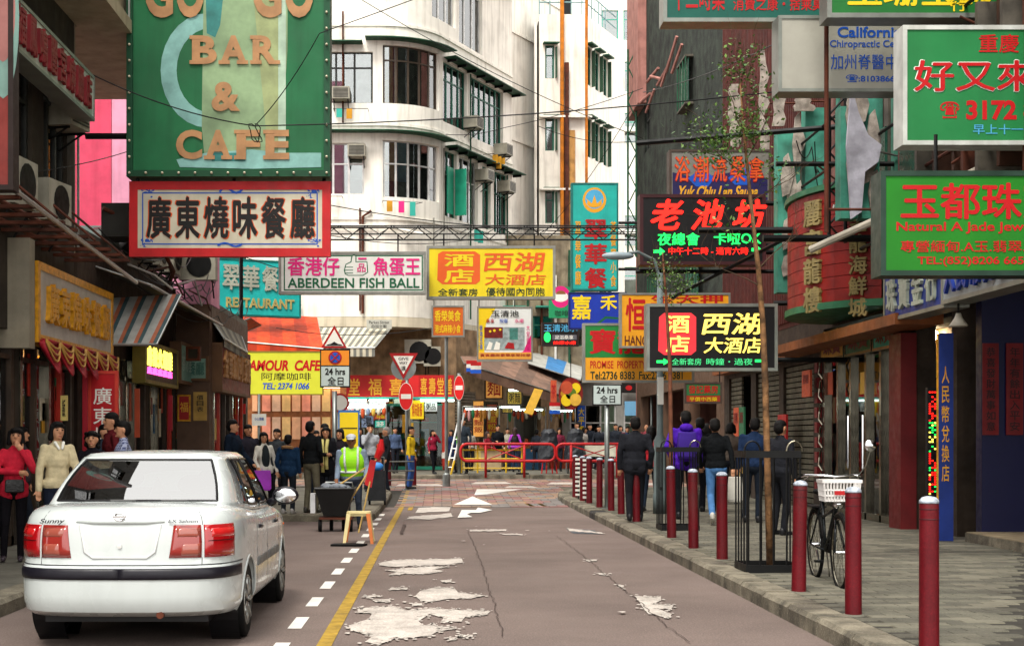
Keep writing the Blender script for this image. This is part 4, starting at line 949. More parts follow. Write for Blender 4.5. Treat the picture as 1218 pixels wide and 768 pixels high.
def handbag(name, label, cat, P, c, size, m, strap=None, group=None):
    """a bag carried by a person, hanging at c in that person's frame"""
    inv = WINV[P.name].inverted(); w_ = inv @ Vector(c); t = thing(name, label, cat, w_, P.rotation_euler.z, group, scale=P.scale[0])
    x, y, z = [q / 2 for q in size]; b = MB()
    for k, (f, zz) in enumerate(((.8, -z), (1, -z * .8), (1, z * .3), (.92, z))): b.v += [(-x * f, -y * f, zz), (x * f, -y * f, zz), (x * f, y * f, zz), (-x * f, y * f, zz)]
    b.f = [(3, 2, 1, 0)] + [(r_ * 4 + k, r_ * 4 + (k + 1) % 4, r_ * 4 + 4 + (k + 1) % 4, r_ * 4 + 4 + k) for r_ in range(3) for k in range(4)] + [(12, 13, 14, 15)]
    o = b.build('bag_body', m, t); bv = o.modifiers.new('b', 'BEVEL'); bv.width = .012; bv.segments = 2
    if strap: MB().tube([Vector(p) - Vector(c) for p in strap], .007, 6).build('strap', m, t)
    return t
# ================================================================== SIGNS OVER THE STREET
def bar(y, z, x0, x1, r=.03): return ((x0, y, z), (x1, y, z), r)
# ---- go go bar and cafe
gg = c_('billboard_green', '186a3e', rough=.55, var=.16, scale=1.0, streak=.35, dirt=.12); tan = T_('billboard_tan', 'b8885c', var=.2)
mugl = T_('mug_pale_blue', '8cc0b8', var=.25); beer = T_('mug_beer', '94b084', var=.3, scale=1.5); mugw = T_('mug_pale', 'b4ccb4', var=.2); mugd = T_('mug_teal', '3a8a84', var=.3)
def arcpts(cx, cy, rx, ry, a0, a1, n=14): return [(cx + rx * math.cos(R(a0 + (a1 - a0) * i / n)), cy + ry * math.sin(R(a0 + (a1 - a0) * i / n))) for i in range(n + 1)]
handle = arcpts(247, 84, 56, 68, 270, 90) ; inner = arcpts(250, 84, 40, 50, 90, 270)
go = psign('bar_billboard', 'tall green GO GO BAR & CAFE billboard with painted beer mug', 22, (152, -70, 392, 210), gg, None, th=.34,
    shapes=[(handle + inner, mugl, 'mug_handle'), ([(243, -68), (342, -68), (342, 60), (338, 120), (340, 180), (336, 196), (244, 196), (240, 150)], beer, 'mug_body'),
            ([(243, -66), (272, -66), (262, 30), (256, 45), (246, 40)], mugd, 'mug_shade'), (rect(331, -66, 340, 182), mugw, 'mug_highlight'), ([(210, 190), (246, 182), (300, 178), (336, 182), (382, 182), (382, 199), (300, 201), (214, 199)], mugl, 'mug_base'),
            (rect(252, 182, 292, 192), mugd, 'mug_shade'), ([(300, -20), (331, -30), (331, 170), (318, 172)], T_('mug_amber', 'a0ac78', var=.2), 'mug_shade')],
    bars=[bar(22.1, 6.2, -5.5, -4.83, .05), bar(22.1, 8.6, -5.5, -4.83, .05)])
W_, H_ = 240 * 22 / F, 280 * 22 / F
def gpx(x0, y0, x1, y1): k = 22 / F; return ((x0 - 272) * k, (210 - y1) * k, (x1 - 272) * k, (210 - y0) * k)
def slab_text(t, s, x0, y0, x1, y1, y, m):
    n = len(s); cw = (x1 - x0) / n
    for i, ch in enumerate(s):
        a, b = x0 + i * cw + cw * .05, x0 + (i + 1) * cw - cw * .05
        o = lettering(t, ch, gpx(a + (cw * .08 if ch in 'BRFE' else 0), y0, b, y1), y, m, bold=.04, name='letter')
        feet = {'B': [(0, 0), (0, 1)], 'A': [(-.05, 1), (.62, 1)], 'R': [(0, 0), (0, 1), (.68, 1)], 'F': [(0, 0), (0, 1)], 'E': [(0, 0), (0, 1)]}.get(ch, [])
        if feet:
            mb = MB()
            for u, v in feet:
                g = gpx(a + u * (b - a), y1 - 4.5 if v else y0, a + (u + .42) * (b - a), y1 if v else y0 + 4.5); mb.box((g[0], y - .004, g[1]), (g[2], y - .001, g[3]))
            mb.build('serif', m, o)
yy0 = -.028
slab_text(go, 'GO', 171, -38, 245, 22, yy0, tan); slab_text(go, 'GO', 299, -38, 375, 22, yy0, tan); slab_text(go, 'BAR', 224, 43, 332, 77, yy0, tan); slab_text(go, '&', 250, 98, 288, 133, yy0, tan); slab_text(go, 'CAFE', 208, 155, 346, 190, yy0, tan)
k_ = 22 / F
MB().box((-W_ / 2 - .01, -.06, -.01), (W_ / 2 + .01, .35, .09)).box((-W_ / 2 - .01, -.06, .091), (-W_ / 2 + .085, .35, H_)).box((W_ / 2 - .085, -.06, .091), (W_ / 2 + .01, .35, H_)).build('frame', c_('billboard_edge', '0e4a2c', rough=.5), go)
bulb = mat('dull_bulb', (.75, .68, .5), rough=.2, var=0)
for i in range(13): MB().lathe([(.02, 0), (.02, -.02), (.014, -.045), (.003, -.05)], (-W_ / 2 + .04 + i * (W_ - .08) / 12, -.06, .045), 8, 'y').build('bulb', bulb, go, smooth=True)
for i in range(1, 15):
    for s in (-1, 1): MB().lathe([(.02, 0), (.02, -.02), (.014, -.045), (.003, -.05)], (s * (W_ / 2 - .04), -.06, .045 + i * .247), 8, 'y').build('bulb', bulb, go, smooth=True)
crm = T_('sign_cream', 'd0c8b0', var=.12, scale=2, streak=.15); zhb = dict(bold=.035)
cn = psign('restaurant_sign', 'white banner sign in red frame reading 廣東燒味餐廳 under the green billboard', 22.1, (155, 217, 392, 304), crm, c_('sign_red', 'c41c20', rough=.5, var=.12, streak=.2), fw=.115, th=.1,
    shapes=[([(169, 229), (378, 229), (378, 291), (169, 291)], inkblue, 'blue_line'), ([(170.5, 230.5), (376.5, 230.5), (376.5, 289.5), (170.5, 289.5)], crm, 'white_field')],
    texts=[(ch, (173 + i * 34.2, 233, 205 + i * 34.2, 285), inkorange, dict(bold=.075)) for i, ch in enumerate('廣東燒味餐廳')] + [(ch, (174.5 + i * 34.2, 234, 203.5 + i * 34.2, 284), ink, dict(bold=.055, dy=.006)) for i, ch in enumerate('廣東燒味餐廳')]
        + [(ch, b, inkblue, dict(bold=.01)) for ch, b in (('❦', (168, 224, 184, 236)), ('❧', (364, 224, 380, 236)), ('～', (260, 222, 290, 231)), ('～', (258, 288, 290, 294)), ('❧', (166, 284, 182, 294)), ('❦', (366, 284, 382, 294)))],
    bars=[((-4.7, 22.15, 5.5), (-4.7, 22.15, 5.56), .03), ((-1.8, 22.15, 5.49), (-1.8, 22.15, 5.56), .03), ((-3.2, 22.15, 5.49), (-3.2, 22.15, 5.56), .03)])
fb = psign('fish_ball_sign', 'white green bordered sign reading ABERDEEN FISH BALL with thumbs up hand', 34, (332, 300, 506, 349), T_('dirty_white_sign', 'd2d6cc', streak=.1), c_('sign_steel', '8c8c84', rough=.5, metal=.3, dirt=.3), fw=.05, th=.2,
    shapes=[(rect(337.5, 303.5, 503, 345.5), inkgreen, 'green_line'), (rect(339, 305, 501.5, 344), T_('dirty_white_sign2', 'd8dad2'), 'white_field'),
            ([(411, 314), (417, 311), (418, 304), (421, 302.5), (424, 304), (424, 311), (437, 311), (438, 324), (432, 328), (414, 328), (410, 326), (409, 321)], inkgreen, 'hand'), ([(412, 314.8), (418, 312), (419.3, 305), (421, 303.8), (422.8, 305), (422.8, 312), (436, 312), (436.8, 323.5), (431.5, 327), (414.5, 327), (411.2, 325.4), (410.4, 321)], T_('w2', 'd8dad2'), 'hand'), (rect(410, 317.3, 420, 318.2), inkgreen, 'finger'), (rect(410, 320.8, 420, 321.7), inkgreen, 'finger'), (rect(411, 324.2, 420, 325.1), inkgreen, 'finger')],
    texts=[('香港仔', (342, 306, 404, 328), inkpink, dict(bold=.05)), ('品', (425, 313.5, 435, 323.5), inkpink, dict(bold=.02)), ('一', (426, 306.5, 436, 308.5), inkpink), ('魚蛋王', (444, 306, 500, 328), inkpink, dict(bold=.05)), ('ABERDEEN FISH BALL', (342, 330.5, 499, 342.5), inkgreen, dict(bold=.02))],
    bars=[((-3, 34.1, 4.96 + .99), (-3, 34.1, 6.4), .02), ((-1, 34.1, 5.95), (-1, 34.1, 6.4), .02)])
yel = T_('sign_yellow', 'e4cc14', streak=.1, var=.1, scale=2); ora = T_('sign_orange', 'd85a18')
psign('hotel_sign_yellow', 'yellow sign reading 西湖大酒店 with orange emblem over mid street', 34.5, (508, 293, 660, 355), yel, c_('sign_steel', '8c8c84'), fw=.05, th=.22,
    shapes=[([(521, 302), (526, 299), (565, 299), (571, 303), (571, 334), (566, 338), (526, 338), (520, 333)], ora, 'emblem_field')],
    texts=[('酒', (528, 302, 564, 317), yel, dict(bold=.05)), ('店', (528, 320, 564, 336), yel, dict(bold=.05)), ('西湖', (575, 300, 647, 323), ora, dict(bold=.035, shear=.15)), ('大酒店', (577, 326, 649, 339), ora, dict(bold=.025, shear=.1)), ('全新套房', (521, 343, 568, 352), inkdgreen, dict(bold=.02)), ('優待國內同胞', (578, 342, 648, 352), inkdgreen, dict(bold=.02))],
    bars=[((.1, 34.6, 6.16), (.1, 34.6, 6.5), .02), ((2.3, 34.6, 6.16), (2.3, 34.6, 6.5), .02)])
teal = T_('sign_teal', '1fa89c', var=.12, scale=2, streak=.15)
psign('vertical_teal_sign', 'tall teal vertical sign with yellow emblem and red characters 翠華餐', 46, (680, 218, 735, 345), teal, c_('sign_teal_edge', '0e6a64', rough=.5), fw=.04, th=.3,
    shapes=[(disc(707, 238, 14, 15), inkgold, 'emblem_ring'), (disc(707, 237, 11, 11.5), inklblue, 'emblem_disc'), (disc(707, 242, 9, 5), inkgold, 'emblem_bowl'), (disc(707, 240.5, 7.5, 3.5), inklblue, 'emblem_bowl'), ([(697, 236), (704, 242), (707, 232), (710, 242), (717, 236), (712, 246), (702, 246)], inkgold, 'emblem_leaf')],
    texts=[('翠華餐', (695, 259, 722, 345), redp, dict(vert=True, bold=.06)), ('翠華餐廳', (684, 262, 691, 340), inkgold, dict(vert=True, bold=.03)), ('茶餐廳小食', (726, 262, 733, 342), inkgold, dict(vert=True, bold=.03))], bars=[bar(46.1, 8.5, 5.8, 7.2, .05), bar(46.1, 7, 5.8, 7.2, .05)])
wht = T_('sign_white', 'd8dcda')
psign('bathhouse_poster_sign', 'poster sign reading 玉清池 with photograph of red and white room', 38, (568, 365, 633, 429), wht, c_('sign_steel', '8c8c84'), fw=.03, th=.12,
    shapes=[([(568.5, 365.5), (590, 365.5), (578, 385), (576, 420), (568.5, 428)], inkyellow, 'yellow_wash'), ([(600, 428), (633, 428), (633, 395), (622, 418)], inkpink, 'pink_wash'), (rect(576, 389, 624, 416), T_('photo_grey', 'a0b0b0', var=.3, scale=9), 'photograph'), (rect(576, 389, 598, 402), T_('photo_red', '7a1c18', var=.3, scale=9), 'photograph'), (rect(606, 390, 616, 404), T_('photo_teal', '4a8a80', var=.3, scale=9), 'photograph'),
            ([(578, 416), (582, 406), (586, 408), (584, 416)], inkwhite, 'armchair'), ([(587, 416), (590, 406), (595, 408), (594, 416)], inkwhite, 'armchair'), ([(600, 414), (604, 407), (611, 408), (612, 415)], redp, 'armchair'), (disc(588, 393, 1.6), inkyellow, 'lamp'), (disc(595, 392, 1.4), inkyellow, 'lamp'), (disc(583, 394, 1.4), inkyellow, 'lamp'), (rect(569, 419, 632, 427), T_('or2', 'e0a040'), 'orange_band')],
    texts=[('玉清池', (584, 369, 617, 377), ink, dict(bold=.03)), ('桑拿', (578, 379, 588, 384), redp), ('按摩', (594, 379, 604, 384), inkblue), ('水療', (612, 379, 623, 384), inkpink), ('香港玉清', (570, 386, 574, 416), inkblue, dict(vert=True)), ('大堂貴賓', (626, 386, 630, 416), inkpink, dict(vert=True)), ('貴賓廳房豪華享受按摩', (571, 420.5, 631, 424), redp)],
    bars=[((2.0, 38.0, 5.0), (2.0, 38.0, 6.6), .015), ((1.05, 38.05, 5.0), (1.05, 38.05, 6.6), .015)])
psign('cup_sign', 'green sign with steaming cup in pink disc', 47.5, (653, 341, 684, 378), T_('sign_green2', '1c8a58'), None, th=.15,
    shapes=[(disc(667, 353, 11.5, 13), inkpink, 'pink_disc'), (disc(667, 353, 9, 6), inkwhite, 'saucer'), (disc(667, 350, 6, 4.5), T_('cup_brown', '8a5a30'), 'coffee'), ([(660, 350), (674, 350), (671, 358), (663, 358)], inkwhite, 'cup')], texts=[('咖啡', (660, 369, 676, 376), inkdgreen)], bars=[bar(47.6, 6.2, 4.4, 7.2, .04)])
psign('led_bath_sign', 'blue and red LED sign reading 玉清池水', 45, (645, 384, 688, 411), ink, c_('sign_edge_dark', '2a1c18'), fw=.03, th=.2,
    shapes=[(disc(651, 401, 4, 6), neongreen, 'logo'), (rect(657, 398, 686, 404), T_('grey_field', '5a5a60'), 'grey_field')], texts=[('玉清池水', (647, 385.5, 687, 394.5), inklblue, dict(bold=.04)), ('足浴桑拿', (660, 398.5, 682, 403.5), inkwhite), ('按摩水療', (658, 405.5, 685, 409.5), neonred)], bars=[bar(45.1, 5.0, 4.3, 7.2, .04)])
blu = T_('sign_blue', '1434a4', var=.12, scale=2)
psign('blue_hanging_sign', 'royal blue sign with yellow characters 嘉禾 and white outlined box', 42, (677, 348, 745, 391), blu, c_('sign_blue_edge', '0c1c5c', rough=.5), fw=.03, th=.2,
    shapes=[([(710, 384), (720, 376), (744, 378), (744, 391), (712, 391)], inkgreen, 'box_logo'), ([(713, 385), (721, 379), (741, 380), (741, 389), (714, 389)], blu, 'box_logo')], texts=[('嘉', (680, 351, 703, 380), inkyellow, dict(bold=.05)), ('禾', (714, 351, 734, 369), inkyellow, dict(bold=.05))], bars=[bar(42.1, 5.5, 5.5, 7.2, .05)])
oy = T_('sign_amber', 'e49c1c', var=.1, scale=2)
psign('amber_sign', 'amber sign with red character 恒 and letters HANG', 31, (738, 349, 868, 413), oy, c_('sign_steel', '8c8c84'), fw=.03, th=.2,
    texts=[('恒', (744, 354, 768, 394), inkred, dict(bold=.045)), ('生大押', (774, 350, 860, 362), inkred, dict(bold=.04)), ('HANG', (743, 399, 770, 411), T_('brown_ink', '5a2010'), dict(bold=.02)), ('SANG PAWN', (776, 399, 860, 411), T_('brown_ink', '5a2010'), dict(bold=.02))], bars=[bar(31.1, 4.3, 6.3, 7.2, .04)])
psign('property_sign', 'green and amber sign reading PROMISE PROPERTY with phone numbers', 31.6, (694, 385, 825, 454), oy, c_('sign_steel', '8c8c84'), fw=.04, th=.2,
    shapes=[(rect(695, 386, 824, 425), T_('sign_green3', '1c7a34'), 'green_field')], texts=[('寶龍物', (701, 391, 800, 421), inkred, dict(bold=.05)), ('PROMISE  PROPERTY', (702, 429, 768, 438), inkred, dict(bold=.012)), ('Tel:2736 8383', (702, 441.5, 755, 451), inkdgreen, dict(bold=.02)), ('Fax:2736 8381', (760, 441.5, 812, 451), inkdgreen, dict(bold=.02))], bars=[bar(31.7, 3.1, 5.6, 7.2, .04)])
blk_ = T_('sign_black', '0c0a0c', var=.2)
sgold = mat('neon_gold', (.95, .72, .12), emit=.55, var=0)
bk = psign('hotel_sign_black', 'black neon sign reading 西湖大酒店 with red emblem and green arrows', 25, (770, 362, 924, 440), blk_, c_('sign_alu_edge', '8c9088', rough=.4, metal=.5), fw=.04, th=.3,
    shapes=[([(784, 377), (790, 372), (822, 372), (828, 377), (828, 417), (822, 422), (790, 422), (783, 417)], neonred if 0 else mat('emblem_red', (.75, .03, .04), emit=.25, var=.1), 'emblem_field'), ([(781,428.4),(789.25,428.4),(789.25,426),(796,430),(789.25,434),(789.25,431.6),(781,431.6)], neongreen, 'arrow'), ([(898,427.4),(906.25,427.4),(906.25,425),(913,429),(906.25,433),(906.25,430.6),(898,430.6)], neongreen, 'arrow')],
    texts=[('酒', (792, 375, 820, 396), sgold, dict(bold=.04, depth=.01)), ('店', (792, 399, 820, 419), sgold, dict(bold=.04, depth=.01)), ('西湖', (835, 372, 906, 398), sgold, dict(bold=.04, shear=.2, depth=.01)), ('大酒店', (838, 401, 906, 420), sgold, dict(bold=.03, shear=.15, depth=.01)),
           ('全新套房', (799, 426, 834, 434), mat('neon_dim_green', (.05, .6, .2), emit=.3, var=0), dict(bold=.01)), ('時鐘・過夜', (840, 426, 895, 434), mat('neon_dim_green', (.05, .6, .2)), dict(bold=.01))], bars=[bar(25.15, 3.9, 5.9, 7.2, .05), bar(25.15, 2.9, 5.9, 7.2, .05)])
rn = psign('nightclub_sign', 'black neon sign with red characters 老池坊 and green 夜總會 卡啦OK', 27, (762, 232, 910, 314), blk_, c_('sign_maroon_edge', '3c1418', rough=.5), fw=.05, th=.35, shapes=[([(777,297),(784.7,297),(784.7,294),(791,299),(784.7,304),(784.7,301),(777,301)], neongreen, 'arrow'), ([(894,295),(900.6,295),(900.6,292),(906,297),(900.6,302),(900.6,299),(894,299)], neongreen, 'arrow')],
    texts=[(ch, (775 + i * 49, 237, 812 + i * 49, 274), neonred, dict(bold=.06, shear=.2, depth=.01)) for i, ch in enumerate('老池坊')] + [('夜總會', (782, 277, 832, 292), neongreen, dict(bold=.03, depth=.01)), ('卡啦OK', (849, 275, 905, 291), neongreen, dict(bold=.03, depth=.01)), ('中午十二時 - 通宵六時', (795, 294, 890, 303), neonred, dict(bold=.015))],
    bars=[bar(27.2, 5.2, 6.1, 7.2, .05), bar(27.2, 6.0, 6.1, 7.2, .05), ((3.75, 27.2, 4.7), (7.2, 27.2, 4.7), .04)])
psign('sauna_sign', 'grey sign reading Yuk Chiu Lan Sauna above the red neon', 27.6, (797, 179, 916, 240), T_('sauna_grey', '7c7870', var=.15), c_('sign_rust_edge', '4a3c34', rough=.7), fw=.03, th=.3,
    shapes=[([(800, 205), (830, 212), (870, 205), (913, 212), (913, 238), (800, 238)], T_('sauna_blue', '241c50', var=.2), 'blue_wash'), ([(818, 212), (836, 200), (850, 212), (842, 222), (828, 222)], inkblue, 'wave'), ([(866, 212), (880, 198), (896, 206), (890, 220), (874, 220)], inkblue, 'wave')],
    texts=[(ch, (802 + i * 22, 186, 821 + i * 22, 217), inkred, dict(bold=.055)) for i, ch in enumerate('浴潮流桑拿')] + [(ch, (803 + i * 22, 187, 820 + i * 22, 216), inkorange, dict(bold=.01, dy=.006)) for i, ch in enumerate('浴潮流桑拿')] + [('Yuk Chiu Lan Sauna', (806, 221, 902, 235), inkgold, dict(bold=.035, shear=.25))], bars=[bar(27.8, 6.8, 6.4, 7.2, .05), ((4.4, 27.8, 6.1), (7.2, 27.8, 6.1), .04)])
psign('chiropractic_sign', 'grey sign reading California Chiropractic Center and 加州脊醫中心', 19, (927, 20, 1086, 108), T_('grey_sign', 'a8a498', var=.12, scale=1.5, dirt=.25), c_('sign_alu_edge', '8c9088'), fw=.03, th=.35,
    shapes=[(rect(982, 21, 984, 107), T_('seam_grey', '6a6860'), 'seam')], texts=[('California', (996, 32, 1072, 45), inkblue, dict(bold=.025)), ('Chiropractic Center', (987, 48, 1084, 59), inkblue, dict(bold=.015)), ('加州脊醫中心', (988, 65, 1084, 83), inkblue, dict(bold=.01)), ('☎:81038669', (1006, 89, 1070, 99), inkblue, dict(bold=.025))], bars=[bar(19.2, 6.8, 6.3, 7.2, .05)])
gsg = T_('sign_leaf_green', '207a40', var=.1, scale=1.5, streak=.08)
psign('crab_sign', 'green white edged sign with red characters 好又來 and number 3172', 16, (1075, 32, 1290, 171), gsg, c_('white_frame', 'cccfc8', rough=.4, streak=.3, dirt=.15), fw=.035, th=.3,
    texts=[('重慶', (1164, 41, 1212, 63), inkred, dict(bold=.03)), ('火鍋', (1222, 41, 1270, 63), inkred, dict(bold=.03)), ('好又來酒', (1086, 71, 1282, 110), inkwhite, dict(bold=.055)), ('好又來酒', (1087, 72, 1281, 109), inkred, dict(bold=.035, dy=.006)), ('☎', (1118, 121, 1141, 143), inkred, dict(bold=.03)), ('3172 8206', (1149, 119, 1278, 143), inkred, dict(bold=.04)), ('早上十一至', (1157, 148, 1232, 160), inklblue, dict(bold=.015))], bars=[bar(16.2, 6.2, 7.19, 7.3, .05)])
g2 = T_('sign_grass_green', '1c7a18', var=.1, scale=1.5)
psign('jade_sign', 'bright green sign reading 玉都珠寶 Natural A Jade Jewellery', 15, (1049, 205, 1300, 326), g2, c_('jade_frame', '2c4438', rough=.4, metal=.3), fw=.04, th=.32,
    texts=[('玉都珠寶', (1071, 217, 1262, 261), inkred, dict(bold=.045)), ('Natural A Jade Jewellery', (1066, 264, 1262, 278), inkred, dict(bold=.02)), ('專營緬甸.A玉.翡翠.首飾', (1071, 286, 1255, 300), inkred, dict(bold=.025)), ('TEL:(852)8206 6659', (1091, 305, 1226, 317), inkred, dict(bold=.02))], bars=[((5.3, 15.2, 4.35), (5.3, 15.2, 4.75), .02), ((6.5, 15.2, 4.35), (6.5, 15.2, 4.75), .02)])
dg = T_('sign_deep_green', '0e5a4c', var=.12)
psign('pharmacy_sign', 'dark green sign high up with red characters 消費之康', 20, (790, -45, 980, 25), dg, c_('sign_alu_edge', '8c9088'), fw=.04, th=.35,
    texts=[('十二時藥', (800, -20, 862, 13), inkred, dict(bold=.03)), ('消費之康・捨乘莫', (872, -3, 985 - 6, 13), inkred, dict(bold=.03)), ('平安堂', (800, -40, 950, -24), inkred, dict(bold=.03))], bars=[bar(20.2, 7.7, 5.4, 7.2, .05)])
psign('yellow_letter_sign', 'green sign at the top right with yellow characters 玉珊宝 book', 18, (985, -60, 1260, 20), T_('sign_mid_green', '1c6c2c', var=.1), c_('sign_alu_edge', '8c9088'), fw=.045, th=.35,
    texts=[('玉珊宝飾', (1008, -30, 1180, 8), inkyellow, dict(bold=.04)), ('行', (1130, -2, 1150, 14), inkyellow, dict(bold=.03))], bars=[bar(18.2, 7.0, 7.19, 7.3, .05)])['label'] = 'green sign at the top right with yellow characters cut by the frame'

# ---- side signs along the facades
gold = c_('gold_leaf', 'dc9c24', rough=.35, metal=.25, var=.25, scale=12); marble = c_('pale_marble', 'b4b0a8', rough=.4, var=.2, scale=2)
gs = sign('gold_letter_sign', 'boxed shop sign with raised gold characters in a gold frame above red swags', (-5.2, 20.5, 2.77), 4.2, 1.02, marble, gold, .09, .28, rz=R(90))
for i, ch in enumerate('廣東燒味餐廳'): lettering(gs, ch, (-1.75 + i * .59, .26, -1.25 + i * .59, .80), -.012, gold, bold=.05, depth=.05, name='raised_character')
cbx = c_('canopy_box_grey', '8c8472', rough=.7, var=.15, streak=.3)
sign('sign_canopy_box', 'plain grey boxed canopy holding up the gold lettered sign', (-5.72, 18.1, 2.66), 1.0, 1.4, cbx, None, 0, .24, rz=0)
sw = thing('swag_valance', 'row of red and gold cloth swags hanging under the gold lettered sign', 'valance', (-5.16, 20.5, 2.3))
swr = c_('swag_red', 'a81c2c', rough=.6, var=.2); swg = c_('swag_gold', 'd0a050', rough=.5, var=.2)
for i in range(6):
    y0 = 18.45 + i * .69; mb = MB(); nn = 10
    for j in range(9):
        for q in range(nn + 1):
            u = q / nn; sag = .40 * math.sin(math.pi * u) ** .8 * (.35 + .65 * j / 8) + .04; mb.v.append((-5.17 + .05 * math.sin(j * 1.8) + .10 * math.sin(math.pi * u) * (.4 + .6 * j / 8), y0 + u * .66, 2.80 - sag * j / 8 - (.0 if j else 0)))
    for j in range(8):
        for q in range(nn): a = j * (nn + 1) + q; mb.f.append((a, a + 1, a + nn + 2, a + nn + 1))
    s_ = mb.build('swag', swr, sw, smooth=True, world=True); md = s_.modifiers.new('t', 'SOLIDIFY'); md.thickness = .012
    for k, dz in enumerate((.0, .07, .14)):
        MB().tube([(-5.10 + .05 * math.sin(math.pi * u), y0 + u * .66, 2.79 - dz * .2 - (.10 + dz) * math.sin(math.pi * u)) for u in [q / 8 for q in range(9)]], .014, 5).build('gold_fringe', swg, s_)
        WINV
for o in sw.children_recursive:
    if o.name.startswith('gold_fringe'):
        for v in o.data.vertices: v.co = WINV[sw.name] @ v.co
psign('vertical_red_banner', 'red banner with white vertical characters 廣東燒 beside the roast shop', 21.2, (106, 442, 139, 560), T_('banner_red', 'b8141c', var=.12), c_('banner_edge', 'd04030'), fw=.03, th=.05, texts=[('廣東燒味', (111, 459, 133, 553), inkwhite, dict(vert=True, bold=.015))])
sign('slanted_shop_sign', 'long silver sign with red raised characters high on the left facade', (-5.0, 18.5, 6.1), 4.1, .62, c_('silver_board', 'c0c8bc', rough=.4, metal=.3, streak=.3), c_('sign_alu_edge', '8c9088'), .03, .25, rz=R(90),
    texts=[(ch, (.07 + i * .112, .12, .155 + i * .112, .86), c_('deep_red_letter', '7c1820', rough=.5), dict(bold=.05, depth=.04)) for i, ch in enumerate('福鳳鳴麗宮燒臘店')], bars=[((-5.5, 17.2, 6.5), (-5.0, 17.2, 6.3), .03), ((-5.5, 19.8, 6.5), (-5.0, 19.8, 6.3), .03)])
sign('neon_character_sign', 'small sign box with glowing yellow and pink characters on the left', (-5.15, 26.4, 2.5), 3.1, .72, c_('olive_board', '4a4428', rough=.6), c_('olive_edge', '8a7a30', rough=.5), .05, .2, rz=R(90),
    texts=[(ch, (.06 + i * .152, .1, .18 + i * .152, .58), neonyellow, dict(bold=.05, depth=.02)) for i, ch in enumerate('麻辣火鍋雞')] + [(ch, (.06 + i * .152, .60, .18 + i * .152, .78), neonpink, dict(bold=.05, depth=.02)) for i, ch in enumerate('店店店店店')])
sign('pale_teal_shop_sign', 'faded pale teal sign box next to the glowing characters', (-5.12, 28.8, 2.62), 1.4, .8, T_('pale_teal', '7cb0a4', var=.25, scale=3), c_('brown_edge', '6a4a30'), .05, .2, rz=R(90), texts=[('茶冰室', (.1, .3, .9, .7), T_('pale_ink', 'a8c8c0'), dict(bold=.03))])
sign('red_brown_shop_sign', 'red brown fascia sign with raised characters under the canopy', (-4.55, 31.9, 2.5), 4.4, 1.0, T_('fascia_red', '7c2418', var=.2), c_('brown_edge', '6a4a30'), .04, .2, rz=R(90), texts=[(ch, (.04 + i * .135, .12, .145 + i * .135, .7), c_('worn_gold_letter', 'a87848', rough=.5), dict(bold=.05, depth=.05)) for i, ch in enumerate('金華飯店小菜館')])
sign('teal_restaurant_sign', 'turquoise sign angled to the street with raised pale characters 翠華餐廳', (-5.65, 44.6, 5.35), 2.7, 1.75, T_('turquoise', '20b4b0', var=.12, scale=2), c_('sign_teal_edge', '0e6a64'), .04, .25, rz=R(24),
    texts=[(ch, (.06 + i * .235, .10, .26 + i * .235, .55), c_('pale_grey_letter', 'a8b0a0', rough=.5), dict(bold=.05, depth=.04)) for i, ch in enumerate('翠華餐廳')] + [('RESTAURANT', (.1, .68, .92, .86), c_('pale_gold_letter', 'b0a868', rough=.5), dict(bold=.03, depth=.03))], bars=[((-5.9, 49.9, 6.2), (-5.9, 44.9, 6.2), .05), ((-4.9, 49.9, 6.2), (-4.9, 45.3, 6.2), .05)])
psign('cafe_sign', 'lime yellow sign reading AMOUR CAFE 阿摩咖啡', 43, (290, 418, 384, 469), T_('lime_yellow', 'd0d438', var=.05), c_('olive_edge', '8a7a30'), fw=.02, th=.12,
    texts=[('AMOUR  CAFE', (296, 428, 381, 441), inkred, dict(bold=.04, shear=.15)), ('阿摩咖啡', (311, 443, 370, 452), ink, dict(bold=.0)), ('TEL: 2374 1066', (312, 455, 368, 463), inkblue, dict(bold=.03, shear=.2))])
gd = T_('gold_print', 'e0a030')
psign('red_shop_fascia', 'long red fascia with gold characters 堂福喜 over the menu boards', 49.2, (408, 446, 540, 474), T_('fascia_bright_red', 'b41c1c', var=.1), None, th=.15,
    shapes=[(rect(408, 472, 540, 474), inkteal, 'teal_edge'), (rect(484, 447, 498, 471), T_('fascia_red3', 'd02424'), 'panel_stripe')], texts=[('堂', (414, 450, 428, 470), gd, dict(bold=.04)), ('福', (438, 450, 454, 470), gd, dict(bold=.04)), ('喜', (463, 450, 479, 470), gd, dict(bold=.04)), ('喜', (500, 449, 508, 469), gd, dict(bold=.04)), ('壽', (510, 449, 518, 469), gd, dict(bold=.04)), ('堂', (520, 449, 528, 469), gd, dict(bold=.04)), ('善', (530, 449, 538, 469), gd, dict(bold=.04))])
psign('street_name_plate', 'small grey street name plate under the white building', 49.3, (436, 380, 466, 391), T_('plate_grey', 'b4b4a8'), None, th=.04, texts=[('Parkes Street', (439, 381.5, 463, 385), ink, dict(bold=.0)), ('白加士街', (442, 386, 460, 390), ink)])
psign('orange_hanging_sign', 'orange sign with yellow characters hung at the top of a grey pole', 40, (514, 364, 552, 400), T_('burnt_orange', 'c8601c', var=.1), c_('sign_steel', '8c8c84'), fw=.03, th=.15, texts=[('香榮美食', (517, 369, 548, 382), inkyellow, dict(bold=.03)), ('港式麻辣小食', (517, 386, 548, 396), inkyellow, dict(bold=.02))])
